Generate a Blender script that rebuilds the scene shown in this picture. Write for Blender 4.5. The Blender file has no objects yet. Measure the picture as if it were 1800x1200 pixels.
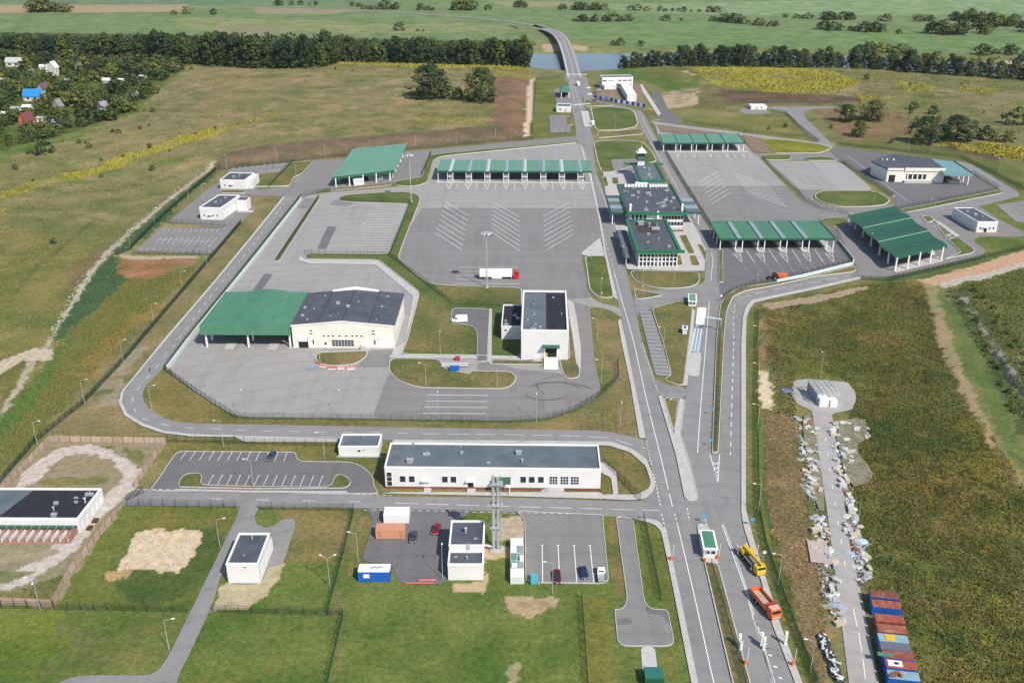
import bpy, bmesh, math, random
import numpy as np
from mathutils import Vector, Matrix

R = math.radians
random.seed(7); rng = np.random.default_rng(7)
scene = bpy.context.scene
COL = scene.collection

# ------------------------------------------------------------------ camera, sky, sun, exposure
CAM_H, CAM_PITCH, CAM_F = 144.0, R(24.4), 1719.0
cam_d = bpy.data.cameras.new('camera'); cam = bpy.data.objects.new('camera', cam_d); COL.objects.link(cam)
cam.location = (0, 0, CAM_H); cam.rotation_euler = (math.pi/2 - CAM_PITCH, 0, 0)
cam_d.sensor_width = 36; cam_d.lens = CAM_F/1800*36; cam_d.clip_start = 1; cam_d.clip_end = 20000
scene.camera = cam

SUN_DIR = Vector((0.595, -0.80, 1.0)).normalized()       # towards the sun: elevation 45 degrees
world = bpy.data.worlds.new('World'); scene.world = world; world.use_nodes = True
wn = world.node_tree.nodes; wl = world.node_tree.links
bg = wn['Background']; bg.inputs['Strength'].default_value = 0.12
sky = wn.new('ShaderNodeTexSky'); sky.sky_type = 'NISHITA'; sky.sun_disc = False
sky.sun_elevation = R(45); sky.sun_rotation = math.atan2(SUN_DIR.x, SUN_DIR.y)
sky.air_density = 1.0; sky.dust_density = 1.0; sky.ozone_density = 1.0
wl.new(sky.outputs[0], bg.inputs['Color'])
sun_d = bpy.data.lights.new('sun', 'SUN'); sun_d.energy = 4.2; sun_d.angle = R(0.53); sun_d.color = (1.0, 0.95, 0.87)
sun = bpy.data.objects.new('sun', sun_d); COL.objects.link(sun); sun.location = (200, -300, 600)
sun.rotation_euler = SUN_DIR.to_track_quat('Z', 'Y').to_euler()
scene.view_settings.view_transform = 'Standard'; scene.view_settings.look = 'None'
scene.view_settings.exposure = 0.31; scene.view_settings.gamma = 1.0

# ------------------------------------------------------------------ survey: site plan in plan-pixels -> metres on the ground
_s, _c = math.sin(CAM_PITCH), math.cos(CAM_PITCH)
def P(px, py, z=0.0):
    u = (px-900)/CAM_F; v = (600-py)/CAM_F
    t = (z-CAM_H)/(-_s+v*_c)
    return (u*t, (_c+v*_s)*t)
def prow(x, y, z):
    zz = z-CAM_H
    return 600-CAM_F*(y*_s+zz*_c)/(y*_c-zz*_s)
def height_of(base, top_row):
    x, y = P(*base); lo, hi = 0.0, 60.0
    for _ in range(40):
        m = (lo+hi)/2
        if prow(x, y, m) > top_row: lo = m
        else: hi = m
    return lo
VALLEY = -9.0
def PP(pts, z=0.0): return [P(a, b, z) for a, b in pts]

# ------------------------------------------------------------------ mesh builder
class MB:
    def __init__(s): s.v = []; s.f = []
    def add(s, vs, fs):
        o = len(s.v); s.v += [tuple(v) for v in vs]; s.f += [tuple(i+o for i in f) for f in fs]; return s
    def box(s, x0, y0, z0, x1, y1, z1):
        return s.add([(x0,y0,z0),(x1,y0,z0),(x1,y1,z0),(x0,y1,z0),(x0,y0,z1),(x1,y0,z1),(x1,y1,z1),(x0,y1,z1)],
              [(0,3,2,1),(4,5,6,7),(0,1,5,4),(1,2,6,5),(2,3,7,6),(3,0,4,7)])
    def obox(s, cx, cy, z0, lx, ly, h, yaw=0.0):
        c, n = math.cos(yaw), math.sin(yaw); q = []
        for z in (z0, z0+h):
            for a, b in ((-1,-1),(1,-1),(1,1),(-1,1)):
                X, Y = a*lx/2, b*ly/2; q.append((cx+X*c-Y*n, cy+X*n+Y*c, z))
        return s.add(q, [(0,3,2,1),(4,5,6,7),(0,1,5,4),(1,2,6,5),(2,3,7,6),(3,0,4,7)])
    def prism(s, poly, z0, z1):
        n = len(poly)
        vs = [(x,y,z0) for x,y in poly]+[(x,y,z1) for x,y in poly]
        fs = [tuple(range(n-1,-1,-1)), tuple(range(n,2*n))]+[(i,(i+1)%n,(i+1)%n+n,i+n) for i in range(n)]
        return s.add(vs, fs)
    def xprism(s, prof, x0, x1):            # profile in (y,z), extruded along x
        n = len(prof)
        vs = [(x0,y,z) for y,z in prof]+[(x1,y,z) for y,z in prof]
        fs = [tuple(range(n-1,-1,-1)), tuple(range(n,2*n))]+[(i,(i+1)%n,(i+1)%n+n,i+n) for i in range(n)]
        return s.add(vs, fs)
    def yprism(s, prof, y0, y1):            # profile in (x,z), extruded along y
        n = len(prof)
        vs = [(x,y0,z) for x,z in prof]+[(x,y1,z) for x,z in prof]
        fs = [tuple(range(n)), tuple(range(2*n-1,n-1,-1))]+[(i,i+n,(i+1)%n+n,(i+1)%n) for i in range(n)]
        return s.add(vs, fs)
    def tube(s, p0, p1, r0, r1=None, n=6):
        r1 = r0 if r1 is None else r1
        a, b = Vector(p0), Vector(p1); d = (b-a).normalized()
        u = d.orthogonal().normalized(); w = d.cross(u); vs = []
        for p, r in ((a,r0),(b,r1)):
            for i in range(n):
                t = 2*math.pi*i/n; vs.append(p+u*(r*math.cos(t))+w*(r*math.sin(t)))
        fs = [(i,(i+1)%n,(i+1)%n+n,i+n) for i in range(n)]+[tuple(range(n-1,-1,-1)), tuple(range(n,2*n))]
        return s.add(vs, fs)
    def mesh(s, name, mat=None):
        m = bpy.data.meshes.new(name); m.from_pydata(s.v, [], s.f); m.update()
        if mat: m.materials.append(mat)
        return m
    def build(s, name, mat, parent=None, kind=None):
        return link(name, s.mesh(name, mat), parent, kind)

def link(name, data, parent=None, kind=None):
    o = bpy.data.objects.new(name, data); COL.objects.link(o)
    if parent: o.parent = parent
    if kind: o['kind'] = kind
    return o
def thing(name, label, cat, loc=(0,0,0), rz=0.0, group=None):
    o = bpy.data.objects.new(name, None); COL.objects.link(o); o.empty_display_size = 0.5
    o.location = loc; o.rotation_euler = (0,0,rz); tag(o, label, cat, group); return o
def tag(o, label, cat, group=None):
    o['label'] = label; o['category'] = cat
    if group: o['group'] = group
    return o
def copy_tree(o, loc, rz=0.0, label=None, scale=None):
    c = o.copy(); COL.objects.link(c); c.location = loc; c.rotation_euler = (0,0,rz)
    if scale: c.scale = scale
    if label: c['label'] = label
    for ch in o.children:
        d = ch.copy(); COL.objects.link(d); d.parent = c
        for g in ch.children:
            e = g.copy(); COL.objects.link(e); e.parent = d
    return c

# ------------------------------------------------------------------ materials
MATS = {}
def base_mat(name, rough=0.85, metal=0.0, spec=0.3):
    m = bpy.data.materials.new(name); m.use_nodes = True
    b = m.node_tree.nodes['Principled BSDF']
    b.inputs['Roughness'].default_value = rough; b.inputs['Metallic'].default_value = metal
    b.inputs['Specular IOR Level'].default_value = spec
    return m, m.node_tree.nodes, m.node_tree.links, b
def N_noise(n, l, pos, scale, detail=4, rough=0.6):
    t = n.new('ShaderNodeTexNoise'); t.inputs['Scale'].default_value = scale
    t.inputs['Detail'].default_value = detail; t.inputs['Roughness'].default_value = rough
    l.new(pos, t.inputs['Vector']); return t.outputs['Fac']
def N_map(n, l, fac, a, b, lo=0.0, hi=1.0):
    r = n.new('ShaderNodeMapRange'); r.inputs[1].default_value = a; r.inputs[2].default_value = b
    r.inputs[3].default_value = lo; r.inputs[4].default_value = hi
    l.new(fac, r.inputs[0]); return r.outputs[0]
def N_mix(n, l, fac, ca, cb, blend='MIX'):
    m = n.new('ShaderNodeMix'); m.data_type = 'RGBA'; m.blend_type = blend
    if isinstance(fac, (int,float)): m.inputs[0].default_value = fac
    else: l.new(fac, m.inputs[0])
    for i, c in ((6,ca),(7,cb)):
        if isinstance(c, (tuple,list)): m.inputs[i].default_value = (*c[:3],1)
        else: l.new(c, m.inputs[i])
    return m.outputs[2]
def sc(c, k): return tuple(min(1.0, max(0.0, x*k)) for x in c)
def mat(name, col, rough=0.8, var=0.12, scale=0.8, metal=0.0, spec=0.3, dirt=None, bump=0.0, streak=0.0):
    if name in MATS: return MATS[name]
    m, n, l, b = base_mat(name, rough, metal, spec)
    g = n.new('ShaderNodeNewGeometry'); pos = g.outputs['Position']
    f = N_map(n, l, N_noise(n, l, pos, scale, 5), 0.32, 0.68)
    c = N_mix(n, l, f, sc(col, 1-var), sc(col, 1+var))
    if dirt:
        f2 = N_map(n, l, N_noise(n, l, pos, scale*0.35, 6, 0.7), 0.52, 0.70, 0, dirt[1])
        c = N_mix(n, l, f2, c, dirt[0])
    if streak:
        mp = n.new('ShaderNodeMapping'); mp.inputs['Scale'].default_value = (0.9, 0.05, 0.3); l.new(pos, mp.inputs[0])
        f = N_map(n, l, N_noise(n, l, mp.outputs[0], 1.0, 5, 0.7), 0.42, 0.62, 0, streak); c = N_mix(n, l, f, c, sc((col[0]*1.5+.02,col[1]*1.12,col[2]*1.3), 1.0))
        f = N_map(n, l, N_noise(n, l, mp.outputs[0], 2.3, 4, 0.7), 0.58, 0.72, 0, streak); c = N_mix(n, l, f, c, sc(col, .6))
    l.new(c, b.inputs['Base Color'])
    if bump:
        bp = n.new('ShaderNodeBump'); bp.inputs['Strength'].default_value = bump; bp.inputs['Distance'].default_value = 0.05
        l.new(N_noise(n, l, pos, scale*6, 3), bp.inputs['Height']); l.new(bp.outputs[0], b.inputs['Normal'])
    MATS[name] = m; return m
def asphalt(name, col, stain=0.55, joints=0.0):
    if name in MATS: return MATS[name]
    m, n, l, b = base_mat(name, 0.9, 0, 0.25)
    g = n.new('ShaderNodeNewGeometry'); pos = g.outputs['Position']
    f = N_map(n, l, N_noise(n, l, pos, 0.045, 6, 0.62), 0.3, 0.7)
    c = N_mix(n, l, f, sc(col, 0.86), sc(col, 1.13))
    # paving lanes laid side by side: faint long bands
    mp = n.new('ShaderNodeMapping'); mp.inputs['Scale'].default_value = (0.35, 0.02, 1); l.new(pos, mp.inputs[0])
    f = N_map(n, l, N_noise(n, l, mp.outputs[0], 1.0, 3, 0.5), 0.4, 0.6)
    c = N_mix(n, l, f, c, sc(col, 1.06)); 
    f = N_map(n, l, N_noise(n, l, pos, 0.5, 5, 0.7), 0.55, 0.72, 0, stain)
    c = N_mix(n, l, f, c, sc(col, 0.72))
    f = N_map(n, l, N_noise(n, l, pos, 0.16, 6, 0.7), 0.60, 0.78, 0, stain)
    c = N_mix(n, l, f, c, sc((col[0]*1.05,col[1]*0.98,col[2]*0.9), 1.18))
    f = N_map(n, l, N_noise(n, l, pos, 7.0, 2, 0.6), 0.25, 0.75)
    c = N_mix(n, l, f, N_mix(n, l, 1.0, c, (0.86,0.86,0.86), 'MULTIPLY'), c)
    # sealed cracks
    v = n.new('ShaderNodeTexVoronoi'); v.feature = 'DISTANCE_TO_EDGE'; v.inputs['Scale'].default_value = 0.045
    wv = n.new('ShaderNodeVectorMath'); wv.operation = 'ADD'
    nz = n.new('ShaderNodeTexNoise'); nz.inputs['Scale'].default_value = 0.12; nz.inputs['Detail'].default_value = 4
    l.new(pos, nz.inputs['Vector'])
    ms = n.new('ShaderNodeVectorMath'); ms.operation = 'SCALE'; ms.inputs['Scale'].default_value = 14.0
    l.new(nz.outputs['Color'], ms.inputs[0]); l.new(pos, wv.inputs[0]); l.new(ms.outputs[0], wv.inputs[1])
    l.new(wv.outputs[0], v.inputs['Vector'])
    f = N_map(n, l, v.outputs['Distance'], 0.0, 0.007, 0.32, 0.0)
    c = N_mix(n, l, f, c, sc(col, 0.5))
    # wheel polish: long soft arcs where vehicles swing round
    w = n.new('ShaderNodeTexWave'); w.wave_type = 'RINGS'; w.rings_direction = 'Z'; w.inputs['Scale'].default_value = 0.035; w.inputs['Distortion'].default_value = 9; w.inputs['Detail'].default_value = 4; w.inputs['Detail Scale'].default_value = 0.35
    l.new(pos, w.inputs['Vector'])
    f = N_map(n, l, w.outputs['Fac'], 0.80, 1.0, 0, 0.30); c = N_mix(n, l, f, c, sc(col, 0.70))
    # oil drips
    v2 = n.new('ShaderNodeTexVoronoi'); v2.inputs['Scale'].default_value = 0.22; l.new(pos, v2.inputs['Vector'])
    f = N_map(n, l, v2.outputs['Distance'], 0.05, 0.16, 0.45, 0.0); c = N_mix(n, l, f, c, sc(col, 0.55))
    if joints:
        br = n.new('ShaderNodeTexBrick'); br.offset = 0.0; br.inputs['Scale'].default_value = 1.0; br.inputs['Brick Width'].default_value = joints; br.inputs['Row Height'].default_value = joints
        br.inputs['Mortar Size'].default_value = 0.06; l.new(pos, br.inputs['Vector'])
        f = N_map(n, l, br.outputs['Fac'], 0.2, 1.0, 0, 0.22); c = N_mix(n, l, f, c, sc(col, 0.6))
    l.new(c, b.inputs['Base Color']); MATS[name] = m; return m
def grass_mat(name, col=None, tall=0.0):
    if name in MATS: return MATS[name]
    m, n, l, b = base_mat(name, 0.95, 0, 0.1)
    g = n.new('ShaderNodeNewGeometry'); pos = g.outputs['Position']
    if col is None:
        a = n.new('ShaderNodeAttribute'); a.attribute_name = 'Col'; c0 = a.outputs['Color']
    else:
        rgb = n.new('ShaderNodeRGB'); rgb.outputs[0].default_value = (*col,1); c0 = rgb.outputs[0]
    lo = N_mix(n, l, 1.0, c0, (0.62,0.80,0.62), 'MULTIPLY'); hi = N_mix(n, l, 1.0, c0, (1.32,1.18,1.22), 'MULTIPLY')
    f = N_map(n, l, N_noise(n, l, pos, 0.055, 7, 0.68), 0.36, 0.64)
    c = N_mix(n, l, f, lo, hi)
    f = N_map(n, l, N_noise(n, l, pos, 0.75, 6, 0.80), 0.38, 0.62)
    c = N_mix(n, l, f, N_mix(n, l, 1.0, c, (0.68,0.72,0.69), 'MULTIPLY'), N_mix(n, l, 1.0, c, (1.32,1.27,1.20), 'MULTIPLY'))
    f = N_map(n, l, N_noise(n, l, pos, 0.22, 6, 0.7), 0.60, 0.74, 0, 0.55)
    c = N_mix(n, l, f, c, N_mix(n, l, 1.0, c, (1.25,1.02,0.85), 'MULTIPLY'))
    f = N_map(n, l, N_noise(n, l, pos, 4.0, 2, 0.7), 0.3, 0.7)
    c = N_mix(n, l, f, N_mix(n, l, 1.0, c, (0.66,0.68,0.66), 'MULTIPLY'), N_mix(n, l, 1.0, c, (1.30,1.28,1.24), 'MULTIPLY'))
    if col is None:
        sa = n.new('ShaderNodeAttribute'); sa.attribute_name = 'Soil'
        f = N_map(n, l, N_noise(n, l, pos, 0.5, 6, 0.75), 0.35, 0.65)
        cs = N_mix(n, l, f, N_mix(n, l, 1.0, c0, (0.70,0.66,0.60), 'MULTIPLY'), N_mix(n, l, 1.0, c0, (1.12,1.10,1.10), 'MULTIPLY'))
        f = N_map(n, l, N_noise(n, l, pos, 1.6, 5, 0.75), 0.58, 0.68, 0, 0.75)
        cs = N_mix(n, l, f, cs, (0.10,0.105,0.042))
        c = N_mix(n, l, sa.outputs['Fac'], c, cs)
    l.new(c, b.inputs['Base Color'])
    bp = n.new('ShaderNodeBump'); bp.inputs['Strength'].default_value = 0.55; bp.inputs['Distance'].default_value = 0.45
    l.new(N_noise(n, l, pos, 1.3, 5, 0.75), bp.inputs['Height']); l.new(bp.outputs[0], b.inputs['Normal'])
    MATS[name] = m; return m
def leaf_mat(name, col, yel=0.25):
    if name in MATS: return MATS[name]
    m, n, l, b = base_mat(name, 0.75, 0, 0.2)
    g = n.new('ShaderNodeNewGeometry'); pos = g.outputs['Position']; oi = n.new('ShaderNodeObjectInfo')
    f = N_map(n, l, N_noise(n, l, pos, 0.5, 3), 0.3, 0.7)
    c = N_mix(n, l, f, sc(col, 0.72), sc((col[0]*1.15,col[1]*1.1,col[2]*0.95), 1.3))
    f = N_map(n, l, oi.outputs['Random'], 0.0, 1.0)
    c = N_mix(n, l, f, N_mix(n, l, 1.0, c, (0.62,0.74,0.76), 'MULTIPLY'), N_mix(n, l, 1.0, c, (1.75,1.42,1.0), 'MULTIPLY'))
    l.new(c, b.inputs['Base Color'])
    tr = n.new('ShaderNodeBsdfTranslucent'); l.new(c, tr.inputs['Color'])
    mx = n.new('ShaderNodeMixShader'); mx.inputs[0].default_value = 0.22
    l.new(b.outputs[0], mx.inputs[1]); l.new(tr.outputs[0], mx.inputs[2])
    l.new(mx.outputs[0], n['Material Output'].inputs[0]); MATS[name] = m; return m
def glass_mat(name='window_glass', col=(0.02,0.028,0.035)):
    if name in MATS: return MATS[name]
    m, n, l, b = base_mat(name, 0.08, 0.0, 0.6); b.inputs['Base Color'].default_value = (*col,1)
    MATS[name] = m; return m
def srgb(r, g, b):
    f = lambda u: (u/255/12.92) if u/255 <= 0.04045 else ((u/255+0.055)/1.055)**2.4
    return (f(r), f(g), f(b))

M_WHITE = mat('white_render', (0.64,0.63,0.62), 0.8, 0.04, 0.3, dirt=((0.5,0.47,0.43),0.25))
M_CREAM = mat('cream_cladding', (0.70,0.675,0.60), 0.6, 0.04, 0.4, dirt=((0.5,0.46,0.38),0.2))
M_TRIM = mat('white_metal_trim', (0.74,0.74,0.73), 0.5, 0.03, 0.5)
M_ROOF = mat('dark_membrane_roof', (0.072,0.082,0.098), 0.85, 0.22, 0.25, dirt=((0.11,0.11,0.11),0.5))
M_ROOFB = mat('bitumen_roof', (0.022,0.022,0.028), 0.8, 0.25, 0.6, dirt=((0.05,0.05,0.05),0.4))
M_ROOFG = mat('grey_blue_roof', (0.10,0.125,0.14), 0.85, 0.16, 0.22, dirt=((0.20,0.20,0.19),0.45))
M_GREEN = mat('green_metal_roof', (0.056,0.195,0.110), 0.55, 0.10, 0.2, spec=0.5, streak=.6, dirt=((0.12,0.23,0.16),0.35))
M_GREENL = mat('pale_green_roof', (0.10,0.255,0.170), 0.55, 0.10, 0.2, spec=0.5, streak=.6, dirt=((0.16,0.28,0.21),0.4))
M_GREEND = mat('dark_green_fascia', (0.018,0.095,0.05), 0.5, 0.06, 0.4, spec=0.5)
M_TEAL = mat('teal_polycarbonate_roof', (0.15,0.29,0.285), 0.4, 0.08, 0.3, spec=0.5)
M_SKYL = mat('grey_skylight_strip', (0.24,0.30,0.31), 0.35, 0.10, 0.5, spec=0.6)
M_STEEL = mat('galvanised_steel', (0.42,0.44,0.44), 0.45, 0.08, 2.0, metal=0.3, spec=0.5)
M_POLE = mat('pale_pole_paint', (0.36,0.40,0.37), 0.5, 0.05, 1.0, spec=0.5)
M_GLASS = glass_mat()
M_DARK = mat('dark_interior', (0.02,0.02,0.022), 0.9, 0.1, 1.0)
M_CONC = mat('pale_concrete', (0.44,0.425,0.405), 0.9, 0.10, 0.5, dirt=((0.22,0.21,0.19),0.35))
M_PAVE = mat('paving_slabs', (0.43,0.405,0.385), 0.9, 0.12, 0.7, dirt=((0.24,0.22,0.19),0.3))
M_KERB = mat('kerb_stone', (0.47,0.455,0.43), 0.9, 0.10, 0.8, dirt=((0.25,0.24,0.21),0.3))
M_PAINT = mat('white_road_paint', (0.72,0.72,0.70), 0.8, 0.12, 1.5, dirt=((0.36,0.36,0.36),0.5))
M_BLACK = mat('black_rubber', (0.012,0.012,0.012), 0.8, 0.1, 3.0)
M_AL = asphalt('light_grey_asphalt', (0.305,0.290,0.276), joints=6.0)
M_AM = asphalt('road_asphalt', (0.236,0.228,0.224))
M_AD = asphalt('dark_grey_asphalt', (0.150,0.144,0.148))
M_AE = asphalt('mid_grey_asphalt', (0.215,0.205,0.200))
M_LAWN = grass_mat('mown_lawn', (0.142,0.134,0.056))
M_LAWNG = grass_mat('green_lawn', (0.100,0.128,0.044))
M_LAWNB = grass_mat('dry_lawn', (0.155,0.134,0.070))
M_SOIL = mat('bare_soil', (0.20,0.145,0.10), 0.95, 0.2, 0.5, dirt=((0.12,0.12,0.05),0.4), bump=0.4)
M_GREENFENCE = mat('green_fence_wire', (0.016,0.048,0.030), 0.6, 0.1, 2.0)
M_RED = mat('red_paint', (0.42,0.03,0.035), 0.4, 0.06, 1.0, spec=0.5)
M_ORANGE = mat('orange_paint', (0.62,0.13,0.03), 0.4, 0.08, 1.0, spec=0.5)
M_BLUE = mat('blue_paint', (0.015,0.10,0.42), 0.45, 0.06, 0.6, spec=0.5)
M_YELLOW = mat('yellow_paint', (0.62,0.40,0.03), 0.4, 0.06, 1.0, spec=0.5)
M_BARK = mat('tree_bark', (0.06,0.045,0.032), 0.95, 0.2, 2.0)
# ------------------------------------------------------------------ terrain
def vnoise(x, y, seed=0):
    r = np.zeros_like(x); g = np.random.default_rng(seed+11)
    for k in range(9):
        f = 2*np.pi/(4.5*1.75**k); a = g.uniform(0, 2*np.pi); ph = g.uniform(0, 6.28); b = g.uniform(0, 6.28)
        r += np.sin((x*np.cos(a)+y*np.sin(a))*f+ph+1.7*np.sin((-x*np.sin(a)+y*np.cos(a))*f*0.63+b))
    return r/4.0
def edge_of_valley(x): return np.interp(x, [-900,-200,0,60,165,320,430,700,1200], [985,965,935,905,945,930,880,800,740])
def smooth(t): t = np.clip(t, 0, 1); return t*t*(3-2*t)
def river_mid(x): return np.interp(x, [-1200,-300,60,250,420,560,900,1500], [1010,1015,1025,1030,985,930,840,760])
MOUNDS = [(*P(1218,172),3.6,7.5),(*P(1252,186),2.6,7.0),(*P(1188,136),3.5,11.0),(*P(1225,140),2.5,9.0),(*P(1245,158),2.2,8.0)]
def terrain_z(x, y):
    x = np.asarray(x, float); y = np.asarray(y, float)
    e = edge_of_valley(x)
    z = VALLEY*smooth((y-e)/58.0)
    d = np.abs(y-river_mid(x))
    z = z-3.0*smooth((78-d)/18.0)*(y > e+8)
    # cut slope along the north fence: meadow stands a little higher than the yard
    fy = np.interp(x, FEN_X, FEN_Y)
    w = smooth((x+310)/60)*smooth((12-x)/14)
    z = z+w*3.2*smooth((y-fy-2)/15.0)*smooth((e-30-y)/60.0)
    for mx, my, hh, sg in MOUNDS: z = z+hh*np.exp(-((x-mx)**2+((y-my)*.8)**2)/(2*sg*sg))
    far = smooth((y-1750)/900.0)
    z = z+far*(4.0*np.sin(x*0.0021+1)+3.0*np.sin(x*0.0047+y*0.0011))
    return z
FEN = PP([(385,299),(460,289),(560,278),(640,270),(720,262),(860,250),(930,244)])
FEN_X = [p[0] for p in FEN]; FEN_Y = [p[1] for p in FEN]

ky = [-400,-200,-50,60,110]
y = 125.0
while y < 1750: ky.append(y); y += max(0.75, y*0.0037)
while y < 9000: ky.append(y); y *= 1.05
ky = np.array(ky)
kk = np.concatenate([[-4,-3,-2.2,-1.6,-1.2,-0.95,-0.8,-0.7], np.linspace(-0.64,0.64,430), [0.7,0.8,0.95,1.2,1.6,2.2,3,4]])
GY = np.repeat(ky[:,None], len(kk), 1); GX = kk[None,:]*np.maximum(ky,150.0)[:,None]
GZ = terrain_z(GX, GY)
NX, NY = len(kk), len(ky)
def inside(poly, X, Y):
    m = np.zeros(X.shape, bool); n = len(poly); j = n-1
    for i in range(n):
        xi, yi = poly[i]; xj, yj = poly[j]
        c = ((yi > Y) != (yj > Y)) & (X < (xj-xi)*(Y-yi)/((yj-yi) or 1e-9)+xi); m ^= c; j = i
    return m
C = np.zeros((NY,NX,3))
C[:] = (0.140,0.128,0.058)                                  # dry meadow
big = vnoise(GX*0.08, GY*0.08, 3); mid = vnoise(GX*0.4, GY*0.4, 4); fin = vnoise(GX*1.3, GY*1.3, 5)
SOIL = np.zeros(GX.shape); W1 = vnoise(GX, GY, 21); W2 = vnoise(GX, GY, 22)
def blendc(mask, col, amt=1.0):
    a = (mask*amt)[...,None]; C[:] = C*(1-a)+np.array(col)*a
blendc(np.clip(big*0.7+0.1,0,1), (0.100,0.110,0.040), 0.8)
blendc(np.clip(mid*0.9-0.15,0,1), (0.205,0.172,0.100), 0.6); blendc(np.clip(vnoise(GX*.25,GY*.6,8)*.9-.4,0,1), (0.085,0.082,0.036), 0.6); blendc(np.clip(fin*.9-.5,0,1), (0.105,0.10,0.044), 0.6)
NS = {}
def paint(pts, col, soft=1.0, amt=1.0, z=0.0, var=0.0, thr=None, ns=None, fr=.5):
    """soft: how far (m) the outline wanders; thr: only where a noise exceeds it (patchy cover)"""
    poly = PP(pts, z) if pts else PP_raw
    xs = [q[0] for q in poly]; ys = [q[1] for q in poly]; e = 2.6*soft+1
    i0, i1 = np.searchsorted(ky, [min(ys)-e, max(ys)+e]); j = np.nonzero(((GX[i0:i1] > min(xs)-e) & (GX[i0:i1] < max(xs)+e)).any(0))[0]
    m = np.zeros(GX.shape)
    if not len(j) or i1 <= i0: return
    sl = (slice(i0,i1), slice(j[0], j[-1]+1))
    m[sl] = inside(poly, GX[sl]+soft*W1[sl], GY[sl]+soft*W2[sl])
    if ns is not None:
        if (ns,fr) not in NS: NS[(ns,fr)] = vnoise(GX*fr, GY*fr, ns)+.5*vnoise(GX*fr*3.1, GY*fr*3.1, ns+1)
        m *= np.clip((NS[(ns,fr)]-thr)*2.2, 0, 1)
    elif thr is not None: m *= np.clip((mid*0.7+fin*0.5-thr)*2.2, 0, 1)
    if var: m *= np.clip(1-var*(0.5+0.5*fin), 0, 1)
    blendc(m, col, amt)
    so = 1.0 if (col[2] > .42*col[0] and col[0] > .19 and col[1] < col[0]*.97) else 0.0; SOIL[:] = SOIL*(1-m*amt)+so*m*amt
G_FIELD = (0.110,0.150,0.072); G_FIELD2 = (0.125,0.165,0.090)
V = VALLEY
# far valley fields
paint([(-400,92),(2200,92),(2600,-60),(-800,-60)], G_FIELD, 4, 1, V)
C[ky > 1700] = G_FIELD2
paint([(-300,25),(330,21),(330,9),(-300,9)], (0.27,0.215,0.12), 3, 1, V)
paint([(-300,9),(700,6),(700,0),(-300,-2)], (0.10,0.14,0.085), 3, 1, V)
paint([(-300,0),(1000,-2),(1500,-4),(2100,-5),(2300,-14),(-300,-14)], (0.21,0.20,0.115), 3, .9, V)
paint([(300,30),(560,36),(700,44),(820,40),(900,50),(780,58),(560,60),(420,58),(330,52)], (0.165,0.175,0.085), 4, .75, V)
paint([(450,14),(660,18),(560,26),(450,24)], (0.25,0.20,0.13), 4, .7, V)
paint([(380,45),(520,48),(460,60),(380,62)], (0.20,0.17,0.115), 4, .6, V)
paint([(860,2),(1010,4),(1010,12),(900,14)], (0.23,0.21,0.115), 3, .7, V)
paint([(1020,9),(1340,2),(1800,-2),(1900,24),(1340,28),(1130,22)], (0.155,0.205,0.118), 4, .85, V)
paint([(1000,44),(1200,40),(1500,50),(1830,60),(1850,100),(1500,92),(1200,82),(1010,75)], (0.105,0.155,0.066), 4, .9, V)
paint([(1060,86),(1350,83),(1500,92),(1850,96),(1850,116),(1500,104),(1060,100)], (0.115,0.125,0.048), 4, .9, V)
paint([(940,68),(1010,70),(1120,86),(1080,100),(940,96)], (0.155,0.150,0.060), 3, .8, V)
paint([(953,78),(985,76),(985,90),(958,92)], (0.36,0.27,0.19), 2, .9, V); paint([(1003,78),(1033,82),(1030,90),(1005,88)], (0.36,0.27,0.19), 2, .9, V)
paint([(1011,96),(1090,96),(1092,106),(1040,103),(1012,100)], (0.40,0.29,0.20), 1.5, 1, V)
paint([(1690,108),(1850,106),(1850,114),(1700,116)], (0.42,0.32,0.23), 1.5, .9, V)
# green borders and woods floor
paint([(-200,96),(330,104),(480,124),(600,110),(940,118),(940,60),(-200,40)], (0.050,0.068,0.022), 5)
paint([(-200,96),(330,108),(322,135),(280,160),(248,200),(190,222),(110,240),(0,278),(-200,330)], (0.075,0.098,0.026), 5)
paint([(-100,290),(0,265),(60,252),(120,238),(190,228),(150,244),(60,262),(0,282),(-100,310)], (0.075,0.125,0.028), 4, .8)
# goldenrod
YEL = (0.225,0.205,0.028)
paint([(0,338),(60,320),(120,306),(170,295),(230,278),(300,255),(360,238),(400,228),(410,233),(380,246),(310,264),(240,286),(170,305),(90,325),(0,350)], YEL, 2.5, .92)
paint([(400,230),(440,218),(500,205),(510,208),(450,224),(410,234)], YEL, 2.5, .6, thr=-0.2)
paint([(590,104),(640,102),(800,108),(930,112),(930,124),(840,120),(720,118),(600,112)], YEL, 3, .85)
paint([(300,116),(360,108),(380,112),(330,122)], YEL, 3, .6, thr=-.1)
paint([(770,210),(800,212),(830,220),(870,218),(870,226),(800,224),(740,228),(730,216)], YEL, 2, .75, thr=-.2)
paint([(690,240),(760,232),(800,238),(720,248)], YEL, 2, .5, thr=0)
paint([(1215,118),(1370,116),(1460,125),(1515,145),(1500,160),(1440,164),(1350,162),(1270,150),(1225,135)], YEL, 4, .95, thr=-.95)
paint([(1500,160),(1580,172),(1560,180),(1508,178)], YEL, 3, .8, thr=-.3)
paint([(1580,143),(1640,147),(1630,160),(1575,163)], YEL, 3, .8, thr=-.3); paint([(1690,152),(1750,157),(1740,164),(1690,160)], YEL, 2, .85, thr=-.3)
paint([(0,370),(14,370),(12,378),(0,378)], YEL, 2, .7)
MF = [(-100,300),(120,240),(330,120),(930,120),(930,230),(600,255),(385,280),(200,430),(0,700),(-100,760)]
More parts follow.
